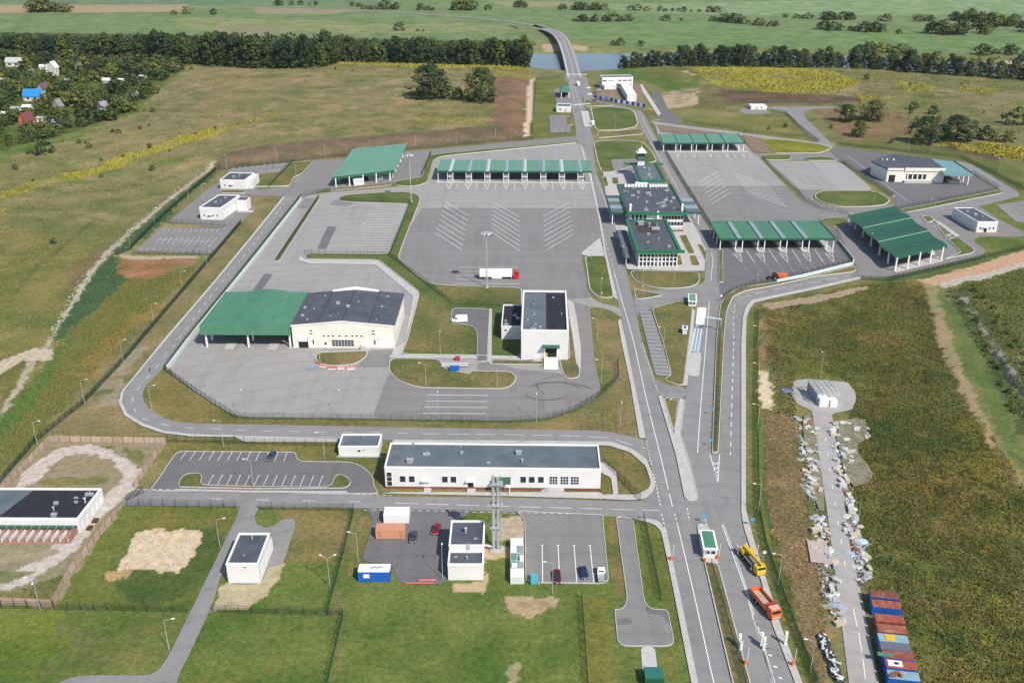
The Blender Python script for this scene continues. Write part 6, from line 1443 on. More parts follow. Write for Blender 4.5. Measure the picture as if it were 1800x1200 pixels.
# the rest of both woods, behind the trees one can tell apart
def mass(name, label, pts, h, rx, leaf, seed, m):
    cs, rs = [], []; g = np.random.default_rng(seed)
    for x, y in pts:
        z = tz(x,y)
        for k in range(9): cs.append((x+g.uniform(-rx,rx)*.8, y+g.uniform(-rx,rx)*.8, z+h*g.uniform(.08,.95))); rs.append(rx*g.uniform(.3,.5))
    o = link(name, leaf_mesh(name, m, cs, rs, 8, leaf, seed), None, 'stuff'); tag(o, label, 'wood'); return o
mass('west_wood_canopy', 'dense dark tree tops filling the west wood behind its front trees', [(q.x+random.uniform(-3,3), q.y+24+r_*9) for r_ in range(4) for q in along(front, 9)], 28, 5.5, 2.1, 5, L_DARK)
mass('east_wood_canopy', 'dark tree tops filling the riverside belt behind its front trees', [(q.x+random.uniform(-3,3), q.y+16+r_*8) for r_ in range(2) for q in along(front2, 8)], 16, 5, 1.8, 6, L_DARK)
mass('wood_edge_scrub', 'low scrub along the front of the west wood', [(q.x+random.uniform(-3,3), q.y-5+random.uniform(-4,3)) for q in along(front, 5)], 7, 3.2, 1.3, 7, L_MID)
mass('riverside_scrub', 'low scrub along the foot of the riverside tree belt', [(q.x+random.uniform(-3,3), q.y-3+random.uniform(-4,6)) for q in along(front2, 5)], 6, 3.0, 1.2, 8, L_MID)
# single trees
for i, (px, py, top, lab, wd) in enumerate(((757,180,124,'large ragged tree at the left of the clump in the west meadow',1.5),(846,186,129,'tall feathery tree at the right of the clump in the west meadow',1.2),(1486,214,184,'light green tree at the left of the pond trees',1.5),(1531,212,177,'big rounded willow beside the pond',1.9),(1510,241,213,'bright green round tree in front of the big willow',1.3),(1624,252,207,'tall dark egg-shaped tree behind the warehouse',1.6),(1680,248,206,'broad dark tree right of the egg-shaped one behind the warehouse',2.0))):
    x, y = P(px,py); h = height_of((px,py), top); s = 1.12*h/20.5; tree('lone_tree', lab, x, y, SOLO[(1 if i in (2,4) else 2 if i == 3 else 0)], s, None, wd*(1.15 if i < 2 else 1.0))
bush_lab = lambda a: (a, 'bush')
for px, py, s, lab in ((788,180,1.8,'grey-green bush between the two tall meadow trees'),(806,182,1.7,'dark green bush beside the right tall meadow tree'),(730,182,1.0,'small bush left of the large ragged meadow tree'),(772,181,1.2,'low bush under the large ragged tree'),(832,186,1.4,'round bush at the foot of the feathery tree'),(858,187,1.4,'low bush right of the feathery tree'),
      (78,275,1.7,'round dark bush alone at the edge of the west meadow'),(55,272,.7,'small bush left of the round dark bush'),(1730,246,1.7,'long low dark bush right of the broad dark tree'),(1745,249,1.3,'dark bush at the end of the long bush row'),(1605,193,1.1,'small round bush above the egg-shaped tree'),(1640,201,1.2,'bright round bush above the broad dark tree'),(1524,140,.9,'small round bush in the goldenrod slope'),(1788,220,2.2,'big dark bush at the right edge of the slope'),(1771,250,1.4,'dense bush below the goldenrod slope')):
    x, y = P(px,py); tree('bush', lab, x, y, random.choice(BUSHM), s, None, 1.1, False, 'bush')
for px, py, s in ((140,258,.8),(160,268,.9),(152,260,.6),(112,252,.4),(200,240,.7),(210,243,.9),(248,236,.7),(264,230,.5),(265,270,1.0),(28,298,1.0),(180,290,.6),(218,286,.6),(268,300,1.0),(178,312,.6),(96,428,.8),(300,276,.5),(345,245,.5),(380,236,.6),(58,320,.5),(590,122,.6),(620,125,.5),(700,118,.5),(720,137,.5),(780,114,.7),(660,150,.3),(1640,135,.5),(1480,127,.4),(1600,150,.7),(1690,148,.5),(1720,136,.4),(1440,125,.4),(1700,215,.6),(1728,199,.6),(1760,205,.5),(1600,200,.9),(1610,212,.8),(1650,212,1.0),(1500,236,.9),(1462,226,.8),(1566,252,.9),(1380,224,1.0),(1350,228,.7),(1780,238,.8),(268,205,1.1),(255,202,.8),(338,122,.9)):
    x, y = P(px,py); tree('shrub', 'small shrub dotted about the open meadow slopes', x, y, random.choice(BUSHM), s*.62, 'shrubs of the open meadows', 1.0, False, 'shrub')
for q in along(PP([(1668,512),(1700,560),(1740,630),(1780,700),(1830,790)]), 6.5)+along(PP([(1710,500),(1760,570),(1800,640),(1840,700)]), 5):
    x, y = q.x+random.uniform(-2.5,2.5), q.y+random.uniform(-3,3); tree('ditch_shrub', 'scrubby willow shrub along the overgrown east ditch', x, y, random.choice(BUSHM), random.uniform(.16,.36), 'scrub along the east ditch', 1.3, False, 'shrub')
# hedgerows in the valley fields
def hedge(pts, step, s0, s1, lab, grp, spread=4):
    ph = random.uniform(0,6)
    for q in along(PP(pts, VALLEY), step*.62):
        den = math.sin(q.x*.045+ph)+.7*math.sin(q.x*.11+2*ph)
        if den < random.uniform(-1.1,.5): continue
        i_ = random.randrange(5); s_ = random.uniform(s0*.6,s1)*(1.0+.25*max(0,den)); px_, py_ = 900+CAM_F*q.x/(q.y*_c+(CAM_H-VALLEY)*_s), pts[0][1]
        where = 'left of the far road' if px_ < 440 else 'along the far road' if px_ < 960 else 'in the field behind the river bridge' if px_ < 1350 else 'in the clumped eastern hedgerows'; where += ', first hedge beyond the river' if py_ > 70 else ', middle hedge line' if py_ > 34 else ', farthest hedge line'
        tree('hedgerow_bush', '%s %s bush %s' % ('big' if s_ > 1.5 else 'small', ('green','light green','grey-green','dark','green')[i_], where), q.x, q.y+random.uniform(-spread,spread), BUSHM[i_], s_, grp, random.uniform(1.1,1.9), False, 'bush')
lab1 = 'rounded bush in the hedgerows crossing the far green fields'
hedge([(1000,38),(1060,38),(1150,36),(1210,37)], 9, .9, 1.8, lab1, 'far hedgerow bushes'); hedge([(900,12),(1000,17),(1120,19),(1260,22)], 15, 1.0, 1.9, lab1, 'far hedgerow bushes'); hedge([(1240,36),(1330,44),(1450,52),(1600,60)], 11, .9, 1.9, lab1, 'far hedgerow bushes', 6)
hedge([(1340,30),(1440,34),(1560,37)], 13, .9, 1.9, lab1, 'far hedgerow bushes'); hedge([(1610,38),(1700,36),(1760,44)], 9, 1.4, 2.6, lab1, 'far hedgerow bushes', 8); hedge([(1640,60),(1710,60),(1800,56)], 8, 1.4, 2.6, lab1, 'far hedgerow bushes', 10); hedge([(1720,48),(1800,44)], 9, 1.8, 3.0, lab1, 'far hedgerow bushes', 10)
hedge([(1500,92),(1560,92),(1640,94),(1720,96),(1800,95)], 13, 1.0, 2.2, lab1, 'far hedgerow bushes', 8); hedge([(640,16),(760,18),(860,17)], 12, 1.0, 2.2, lab1, 'far hedgerow bushes', 8); hedge([(690,54),(760,56),(840,56)], 17, .8, 1.6, lab1, 'far hedgerow bushes'); hedge([(480,9),(560,10),(640,12)], 18, .8, 1.5, lab1, 'far hedgerow bushes'); hedge([(290,25),(350,25),(410,26)], 26, .9, 1.6, lab1, 'far hedgerow bushes')
hedge([(50,22),(90,21),(120,22)], 12, 1.6, 2.8, lab1, 'far hedgerow bushes'); hedge([(1030,78),(1060,79),(1130,82)], 14, .9, 1.5, lab1, 'far hedgerow bushes'); hedge([(1760,14),(1800,20)], 10, 2.5, 4, lab1, 'far hedgerow bushes', 20)
# ------------------------------------------------------------------ garden village
COTT = []
def cottage(label, px, py, w, d, hw, hr, wallm, roofm, yaw=0.0, group=None, chim=True):
    x, y = P(px,py); COTT.append((Vector((x,y)), ' '.join(label.split(' in ')[0].split(' near ')[0].split(' beside ')[0].split(' at ')[0].split(' half ')[0].split(' right ')[0].split(' below ')[0].split(' far ')[0].split()[:8]))); t = thing('garden_house', label, 'house', (x,y,tz(x,y)), yaw, group)
    MB().xprism([(0,-.3),(d,-.3),(d,hw),(d/2,hw+hr-.05),(0,hw)], -w/2, w/2).build('wall', wallm, t)
    e = .6; sl_ = hr/(d/2); rf = None
    for sg in (0,1):
        f_ = (lambda v: v) if sg == 0 else (lambda v: d-v)
        pr = [(f_(-e),hw-e*sl_),(f_(d/2),hw+hr),(f_(d/2),hw+hr+.2),(f_(-e),hw-e*sl_+.2)]
        rf = MB().xprism(pr if sg else pr[::-1], -w/2-.4, w/2+.4).build('roof', roofm, t)
    if chim: MB().box(w*.2,d*.55,hw,w*.2+.6,d*.55+.6,hw+hr+.7).build('chimney', M_BRICK, rf)
    for f_ in (-.3,.1): window(t, w*f_, hw*.35, w*.16, hw*.38)
    door(t, w*.32, .9, min(2.0,hw*.8), m=M_DARK)
M_GW = mat('weathered_white_wall',(0.55,0.54,0.50),.9,.1,.5); M_SL = mat('grey_slate',(0.23,0.23,0.24),.9,.15,.5); M_SL2 = mat('pale_asbestos_roof',(0.40,0.40,0.38),.9,.12,.5); M_MAR = mat('maroon_roof',(0.16,0.04,0.05),.6,.1,.5); M_BR = mat('blue_metal_roof',(0.02,0.20,0.55),.5,.05,.5,spec=.5); M_ORW = mat('orange_wall',(0.60,0.20,0.07),.8,.08,.5); M_REDR = mat('red_tile_roof',(0.40,0.06,0.045),.8,.1,.5); M_GREYW = mat('grey_board_wall',(0.24,0.23,0.21),.9,.15,.8)
cottage('white house with a bright blue metal roof in the garden village', 57,178,14,8,4.0,4.6,M_GW,M_BR)
cottage('white gabled cottage right behind the blue-roofed house', 86,167,8,8,5,4.2,M_GW,mat('brown_roof',(0.10,0.07,0.065),.9,.1,.5),R(58))
cottage('orange cottage with a steep maroon roof in the garden village', 55,222,7.5,7.5,4.6,4.6,M_ORW,M_MAR,R(62))
cottage('white house with a red pyramid roof at the edge of the wood', 190,100,9,8,5.6,4.6,M_GW,M_REDR)
cottage('pale house with a grey roof near the top corner of the village', 24,118,15,8,4.4,3.6,M_GW,M_SL2)
cottage('white house with a tall narrow gable beside a pale barn', 102,133,5,7,7.5,4.6,M_GW,M_TRIM,R(75)); cottage('pale barn with whitish roof beside the narrow gable house', 91,130,10,7,4.0,3.8,M_GW,M_SL2)
cottage('steep brown-roofed cabin in the middle of the village trees', 144,126,5,5,2.6,5.0,M_GREYW,mat('brown_roof2',(0.16,0.12,0.11),.9,.1,.5),R(70)); cottage('grey steep-roofed hut below the steep brown cabin', 109,194,6,5,3.4,4.6,M_GREYW,M_SL,R(80))
cottage('low grey house with shed roof near the meadow edge', 104,222,10,6,2.6,1.6,M_GREYW,M_SL); cottage('pale shed with flat roof beside the orange cottage', 76,215,9,6,2.8,.6,M_GW,M_SL2,0,None,False); cottage('dark-gabled hut at the right of the village', 186,193,6,6,2.8,3.0,M_GREYW,M_SL,R(60))
cottage('cream tower-like cottage far right in the bushes', 238,170,5,4,2.4,1.2,M_GW,M_SL2,R(20),None,False)
for px, py in ((26,196),(46,194),(142,170),(186,146),(212,145),(249,139),(118,146),(4,145),(8,206),(184,200),(90,96),(160,101),(76,122),(50,128),(108,111)):
    cottage('small pale garden shed half hidden among the village trees', px, py, random.uniform(4,6.5), random.uniform(3.5,5), 2.4, random.uniform(.5,1.6), M_GW, random.choice((M_SL2,M_TRIM)), random.uniform(-.5,.5), 'garden sheds of the village', False)
vil = [(-30,103),(60,102),(150,103),(250,110),(318,116),(312,132),(270,150),(276,170),(245,178),(232,200),(190,218),(130,232),(100,240),(60,250),(20,258),(-30,268)]
vp = PP(vil); xs = [p[0] for p in vp]; ys = [p[1] for p in vp]; cnt = 0
hs = [o_.location.xy.copy() for o_ in COL.objects if o_.name.startswith('garden_house')]
while cnt < 290:
    x, y = random.uniform(min(xs),max(xs)), random.uniform(min(ys),max(ys))
    if not inside(vp, np.array([x]), np.array([y]))[0]: continue
    near = any((Vector((x,y))-h_).length < 8 or (abs(x-h_.x) < 7 and -32 < y-h_.y < 0) for h_ in hs)
    if near: continue
    i_ = random.randrange(5); s_ = random.uniform(1.05,2.1); hn = min(COTT, key=lambda c: (c[0]-Vector((x,y))).length)
    tree('garden_tree', '%s %s garden tree near the %s' % ('tall' if s_ > 1.6 else 'low', ('green','light green','grey-green','dark green','green')[i_], hn[1]), x, y, BUSHM[i_], s_, 'garden trees of the village', random.uniform(1.0,1.35), True); cnt += 1
th = []
while len(th) < 520:
    x, y = random.uniform(min(xs),max(xs)), random.uniform(min(ys),max(ys))
    if inside(vp, np.array([x]), np.array([y]))[0] and not any((Vector((x,y))-h_).length < 7 or (abs(x-h_.x) < 6 and -14 < y-h_.y < 0) for h_ in hs): th.append((x,y))
for q in along(PP([(-30,268),(0,262),(50,250),(110,240)]), 4): th.append((q.x,q.y+random.uniform(-10,4)))
mass('garden_thicket', 'tangle of fruit bushes and hedges filling the village gardens', th, 4.6, 3.0, 1.0, 9, L_LITE)
# ------------------------------------------------------------------ tall weeds, reeds, goldenrod
wm, n_, l_, b_ = base_mat('weed_stems', .95, 0, .1); a_ = n_.new('ShaderNodeAttribute'); a_.attribute_name = 'Col'; l_.new(a_.outputs['Color'], b_.inputs['Base Color'])
up_ = n_.new('ShaderNodeVectorMath'); up_.operation = 'ADD'; ng_ = n_.new('ShaderNodeNewGeometry'); up_.inputs[1].default_value = (0,0,1.6); l_.new(ng_.outputs['Normal'], up_.inputs[0])
nm_ = n_.new('ShaderNodeVectorMath'); nm_.operation = 'NORMALIZE'; l_.new(up_.outputs[0], nm_.inputs[0]); l_.new(nm_.outputs[0], b_.inputs['Normal'])
def tufts(name, label, regions, seed, cond=None):
    """regions: (plan polygon, count, height, spread, tint)"""
    g = np.random.default_rng(seed); VV = []; CC = []
    for pts, cnt, h, w, tint in regions:
        pl = PP(pts); X = g.uniform(min(p[0] for p in pl), max(p[0] for p in pl), cnt*3); Y = g.uniform(min(p[1] for p in pl), max(p[1] for p in pl), cnt*3)
        ok = inside(pl, X, Y); X, Y = X[ok][:cnt], Y[ok][:cnt]; c = ground_colour(X, Y)
        if cond is not None: k = cond(c); X, Y, c = X[k], Y[k], c[k]
        k = ground_soil(X,Y) < .5; X, Y, c = X[k], Y[k], c[k]
        k = g.uniform(0,1,len(X)) < np.clip(.75+.6*vnoise(X*.5,Y*.5,9),.15,1); X, Y, c = X[k], Y[k], c[k]
        Z = terrain_z(X, Y); n = len(X); hh = h*g.uniform(.5,1.35,n)
        for b in range(3):
            an = g.uniform(0,6.28,n); dx, dy = np.cos(an)*w*.5, np.sin(an)*w*.5; le = g.uniform(-.5,.5,(2,n))*hh
            o1, o2 = g.uniform(-w,w,(2,n))*.6
            tri = np.stack([np.stack([X+o1-dx,Y+o2-dy,Z-.02],-1), np.stack([X+o1+dx,Y+o2+dy,Z-.02],-1), np.stack([X+o1+le[0],Y+o2+le[1],Z+hh],-1)],1)
            VV.append(tri.reshape(-1,3)); CC.append(np.repeat(np.clip(c*np.array(tint)*g.uniform(.62,1.30,(n,1))*g.uniform(.9,1.1,(n,3)),0,1),3,0))
    V_ = np.concatenate(VV); C_ = np.concatenate(CC); nt = len(V_)//3
    me = bpy.data.meshes.new(name); me.vertices.add(len(V_)); me.vertices.foreach_set('co', V_.astype(np.float32).ravel())
    me.loops.add(nt*3); me.loops.foreach_set('vertex_index', np.arange(nt*3,dtype=np.int32)); me.polygons.add(nt)
    me.polygons.foreach_set('loop_start', np.arange(0,nt*3,3,dtype=np.int32)); me.polygons.foreach_set('loop_total', np.full(nt,3,np.int32)); me.update()
    at_ = me.attributes.new('Col','FLOAT_COLOR','POINT'); at_.data.foreach_set('color', np.concatenate([C_,np.ones((len(C_),1))],1).astype(np.float32).ravel())
    me.materials.append(wm); o = link(name, me, None, 'stuff'); return tag(o, label, 'vegetation')
tufts('tall_weeds', 'rank brown and green weeds filling the big field right of the depot track', [([(1335,545),(1500,503),(1620,492),(1690,680),(1830,900),(1900,1230),(1565,1230),(1525,1030),(1505,900),(1492,740),(1508,690),(1480,665),(1395,660),(1350,640)], 90000, .5, .24, (1.12,1.15,1.08)), ([(1660,505),(1830,465),(1830,800),(1740,650)], 9000, .5, .35, (1.1,1.12,1.05))], 1)
tufts('dry_stalks', 'dry straw-coloured stalks between the east road fence and the depot track', [([(1342,725),(1395,735),(1425,880),(1430,960),(1455,1060),(1450,1200),(1425,1200),(1395,1080),(1362,980),(1342,880)], 12000, .34, .16, (1.1,1.08,1.05)), ([(1345,545),(1395,640),(1400,735),(1360,730),(1366,690)], 1800, .6, .35, (1.15,1.15,1.1))], 2)
tufts('reed_belt', 'green reeds and rough weeds along the west perimeter drain', [([(385,290),(392,296),(330,352),(250,424),(205,452),(218,490),(335,472),(363,452),(240,575),(120,705),(0,835),(0,735),(60,660),(95,590),(150,505),(212,432)], 30000, .55, .30, (1.1,1.12,1.05))], 3)
tufts('meadow_grass', 'dry grass tussocks of the open meadows round the site', [([(-60,300),(120,245),(260,170),(340,120),(600,115),(930,125),(865,225),(600,250),(390,272),(280,345),(130,470),(40,620),(-60,700)], 26000, .45, .7, (1.15,1.13,1.1)), ([(1220,120),(1500,125),(1830,150),(1830,250),(1640,240),(1500,190),(1300,160)], 9000, .5, .8, (1.15,1.13,1.1))], 4)
tufts('goldenrod', 'yellow goldenrod in flower on the meadow slopes', [([(-60,380),(0,330),(420,222),(520,200),(520,215),(400,240),(200,310),(-60,400)], 14000, 1.1, .7, (1.05,1.05,.95)), ([(590,100),(940,106),(940,128),(590,120)], 7000, 1.2, 1.0, (1.05,1.05,.95)), ([(1210,114),(1760,140),(1770,180),(1500,185),(1230,150)], 12000, 1.2, 1.0, (1.05,1.05,.95)), ([(1630,245),(1810,258),(1810,290),(1650,265)], 4000, 1.2, 1.0, (1.1,1.1,.9)), ([(680,205),(880,205),(880,250),(680,250)], 5000, 1.0, .7, (1.05,1.05,.95))], 5, cond=lambda c: (c[:,0] > .21) & (c[:,1] > .18) & (c[:,2] < c[:,1]*.42))
# ------------------------------------------------------------------ fences
post_me = MB().box(-.05,-.05,-.1,.05,.05,2.25).add([(-.04,-.04,2.25),(.04,-.04,2.25),(.04,.04,2.25),(-.04,.04,2.25),(-.04,-.42,2.6),(.04,-.42,2.6),(.04,-.36,2.62),(-.04,-.36,2.62)],[(0,1,5,4),(1,2,6,5),(2,3,7,6),(3,0,4,7),(4,5,6,7)]).mesh('post', M_GREENFENCE)
PANELS = {}
def panel_mesh(L, dense):
    key = (round(L,1), dense)
    if key not in PANELS:
        m = MB(); L = key[0]; n = int(L/(.13 if dense else .26)); w = .020 if dense else .016
        for i in range(1,n):
            x = i*L/n; m.add([(x-w,-.012,.08),(x+w,-.012,.08),(x,.014,.08),(x-w,-.012,2.05),(x+w,-.012,2.05),(x,.014,2.05)],[(0,1,4,3),(1,2,5,4),(2,0,3,5)])
        for z in (.12,.75,1.4,2.0): m.box(.03,-.02,z,L-.03,.02,z+.035)
        PANELS[key] = m.mesh('mesh_panel', M_GREENFENCE)
    return PANELS[key]
def fence(label, pts, step=3.0, dense=False, name='mesh_fence'):
    p = [Vector(q) for q in PP(pts)]; b0 = p[0]; t = thing(name, label, 'fence', (b0.x,b0.y,tz(*b0)), 0); first = True
    for a, b in zip(p[:-1],p[1:]):
        L = (b-a).length; n = max(1,round(L/step)); dv = (b-a)/n; yw = math.atan2(dv.y,dv.x)
        for i in range(n+(1 if b is p[-1] else 0)):
            q = a+dv*i; z = max(tz(q.x,q.y), 0.0 if q.y < 500 else -99)-t.location.z
            o = link('post', post_me, t); o.location = (q.x-b0.x,q.y-b0.y,z+.02); o.rotation_euler = (0,0,yw)
            if i < n: o = link('mesh_panel', panel_mesh(dv.length, dense), t); o.location = (q.x-b0.x,q.y-b0.y,z+.02); o.rotation_euler = (0,0,yw)
    return t
fence('dense green perimeter fence beside the west reeds, from the kennels to the car park', [(0,850),(62,778),(147,710),(216,637),(272,571),(362,466),(424,393)], 3, True)
fence('green perimeter fence along the pale west drain', [(205,450),(228,440),(270,397),(310,360),(345,330),(380,299)], 4, True)
fence('perimeter fence along the foot of the brown north slope', [(380,299),(460,290),(560,279),(640,271),(720,263),(860,251),(935,245)], 4)
fence('fence beside the pale drain at the north gate', [(935,245),(938,200),(943,141),(988,136)], 4)
fence('fence north of the bay-marked west car park', [(280,391),(395,397)]); fence('fence south of the bay-marked west car park', [(233,447),(375,449)])
fence('fence round the south edge of the hall yard and scanner yard', [(289,651),(345,691),(415,736),(600,738),(900,743),(962,739),(1012,722),(1058,694),(1087,665),(1085,636)])
fence('fence on the low wall beside the ring road', [(290,650),(326,601),(450,447),(528,348)])
fence('fence along the narrow hedge strip', [(561,347),(487,459)]); fence('fence behind the rounded lawn north of the lorry bays', [(597,353),(722,356)])
fence('fence down the lawn between the lorry bays and the truck yard', [(722,358),(685,450)]); fence('fence along the lawn south of the lorry bays', [(536,448),(683,450)]); fence('diagonal fence across the green lawn to the scanner building', [(687,452),(740,492),(795,536),(917,539)])
fence('fence under the front edge of the west truck canopy', [(528,346),(560,339),(640,331),(690,326)]); fence('short fence between duty office and west yard', [(516,284),(473,330)]); fence('fence on the east side of the west truck canopy', [(758,270),(741,311)])
fence('fence between ring road and south car park', [(295,777),(430,780),(592,785)])
fence('fence west of the service road junction, along the south road', [(224,889),(415,892)]); fence('fence east of the service road junction, along the south road', [(458,895),(622,898)]); fence('fence up the middle of the south lawn past the boiler yard', [(622,899),(600,985),(575,1080)])
fence('fence across the south-west lawn below the kennels', [(-20,1068),(330,1076)]); fence('fence across the lawn below the pump house', [(375,1076),(603,1082)]); fence('fence running away from the lawn corner towards the south', [(603,1084),(573,1210)])
fence('fence beside the curved lawn at the end of the long office', [(1060,812),(1098,850),(1125,880)]); fence('fence between east road and the weeds', [(1333,545),(1331,700),(1334,900),(1346,962),(1392,1092),(1440,1215)], 3, True)
fence('fence beside the turning road', [(1131,912),(1147,985),(1161,1055)]); fence('fence along the east service road verge', [(1170,268),(1204,325),(1252,402)], 4); fence('fence on the west side of the lorry park', [(1341,281),(1400,336),(1414,353),(1440,367),(1490,377)], 4)
fence('fence between lorry park and warehouse yard', [(1479,285),(1570,346)], 4); fence('fence south of the warehouse yard', [(1584,367),(1752,336)], 4); fence('fence east of the warehouse yard', [(1709,305),(1755,333)], 4)
fence('fence on the white wall round the five-lane canopy', [(1471,426),(1499,461),(1410,484),(1326,501),(1286,514),(1268,530)]); fence('perimeter fence south of the wavy canopy', [(1514,492),(1560,494),(1640,476),(1730,454),(1830,430)], 3, True)
fence('perimeter fence behind the warehouse', [(1470,255),(1567,265),(1690,278),(1750,308),(1830,350)], 4, True); fence('fence down the strip of yellow-green grass', [(1022,1050),(1034,1215)]); fence('fence along the north-east ring road', [(1200,214),(1300,229),(1440,248)], 4); fence('fence round the planted triangle by the pond track', [(1348,195),(1380,200),(1400,220),(1438,250)], 4)
fence('fence above the branch road', [(1300,186),(1400,185),(1480,186)], 4)
fence('guard fence down the middle of the south median', [(1250,995),(1310,1205)]); fence('guard fence along the narrow north median', [(1267,560),(1264,640),(1257,792)])
# low white walls under fences
def lowwall(label, pts, h, m, name='low_wall'):
    p = [Vector(q) for q in PP(pts)]; t = thing(name, label, 'wall', (p[0].x,p[0].y,0), 0)
    for a, b in zip(p[:-1],p[1:]):
        n = max(1,round((b-a).length/6)); dv = (b-a)/n; yw = math.atan2(dv.y,dv.x)
        for i in range(n): c = a+dv*(i+.5)-p[0]; MB().obox(c.x,c.y,0,dv.length-.03,.45,h,yw).build('wall_block', m, t)
M_PALEB = mat('pale_blue_concrete',(0.50,0.57,0.58),.8,.06,.6)
lowwall('pale low wall along the inner side of the ring road', [(294,650),(330,602),(453,449),(530,351)], 1.5, M_PALEB); lowwall('white low wall round the corner of the five-lane canopy yard', [(1365,496),(1410,487),(1499,465),(1500,458),(1474,426)], 1.2, M_PALEB)
# wooden board fence of the kennel yard
def board_fence(label, pts, h=2.0, bay=3.2):
    p = [Vector(q) for q in PP(pts)]; t = thing('board_fence', label, 'fence', (p[0].x,p[0].y,0), 0)
    wm_ = [mat('new_board_%d' % i, c, .9, .12, 1.5) for i, c in enumerate(((0.38,0.28,0.215),(0.42,0.315,0.24),(0.35,0.26,0.195)))]
    for a, b in zip(p[:-1],p[1:]):
        n = max(1,round((b-a).length/bay)); dv = (b-a)/n; yw = math.atan2(dv.y,dv.x)
        for i in range(n):
            c = a+dv*(i+.5)-p[0]; MB().obox(c.x,c.y,.08,dv.length-.14,.07,h-.08,yw).build('board_panel', random.choice(wm_), t)
            c = a+dv*i-p[0]; MB().obox(c.x,c.y,-.05,.13,.16,h+.12,yw).build('post', mat('dark_post',(0.10,0.06,0.04),.9,.1,1), t)
board_fence('new wooden board fence on the north and west sides of the kennel yard', [(-10,880),(87,776),(292,779)]); board_fence('new wooden board fence running down to the kennel gate', [(292,779),(236,857)])
board_fence('long wooden board fence from the kennel gate down to the lawn corner', [(206,905),(122,1011),(93,1066)]); board_fence('wooden board fence along the south side of the kennel yard', [(93,1066),(-20,1061)])
t = thing('yard_gate', 'open black mesh gate of the kennel yard', 'gate', (*P(222,880),0), R(50))
for s in (0,1):
    k = MB()
    for i in range(8): k.tube((s*2.6+i*.35,0,.1),(s*2.6+i*.35,0,1.9),.035,n=4)
    k.tube((s*2.6,0,.15),(s*2.6+2.45,0,.15),.05,n=4); k.tube((s*2.6,0,1.9),(s*2.6+2.45,0,1.9),.05,n=4); k.tube((s*2.6,0,.15),(s*2.6+2.45,0,1.9),.04,n=4); k.build('gate_leaf', M_BLACK, t)

# ------------------------------------------------------------------ lamps and masts
lamp_cache = {}
def lamp(px, py, ang, label, group, h=8.3, double=False):
    key = (round(h,1), double)
    if key not in lamp_cache:
        a = MB().tube((0,0,0),(0,0,h),.085,.045,6).mesh('pole', M_POLE)
        b = MB().tube((0,0,h-.05),(1.7,0,h+.25),.045,.04,5).mesh('arm', M_POLE); c = MB().box(1.5,-.14,h+.18,2.2,.14,h+.30).mesh('lamp_head', M_TRIM); lamp_cache[key] = (a,b,c)
    a, b, c = lamp_cache[key]; x, y = P(px,py); t = thing('street_lamp', label, 'street lamp', (x,y,gz(x,y)), ang, group)
    link('pole', a, t)
    for k in ((0,2.1) if double else (0,)):
        o = link('arm', b, t); o.rotation_euler = (0,0,k); q = link('lamp_head', c, t); q.rotation_euler = (0,0,k)
E_, W2_, N_, S_ = 0.15, math.pi-.15, 1.57, -1.57
for p in ((67,786),(149,710),(217,637),(271,571),(321,512),(364,466)): lamp(*p, E_, 'pale street lamp standing on the west perimeter fence', 'lamps along the west perimeter')
for p in ((229,434),(272,395),(311,358),(346,326),(357,352),(332,352)): lamp(*p, E_, 'pale street lamp along the west drain fence', 'lamps along the west drain')
for p in ((399,297),(487,286),(572,278),(651,270),(731,262),(803,256),(871,249)): lamp(*p, S_, 'slim lamp along the foot of the brown north slope', 'lamps along the north fence')
for p in ((924,225),(926,195),(928,165),(932,140)): lamp(*p, E_, 'slim lamp on the brown bank beside the north gate', 'lamps on the north bank')
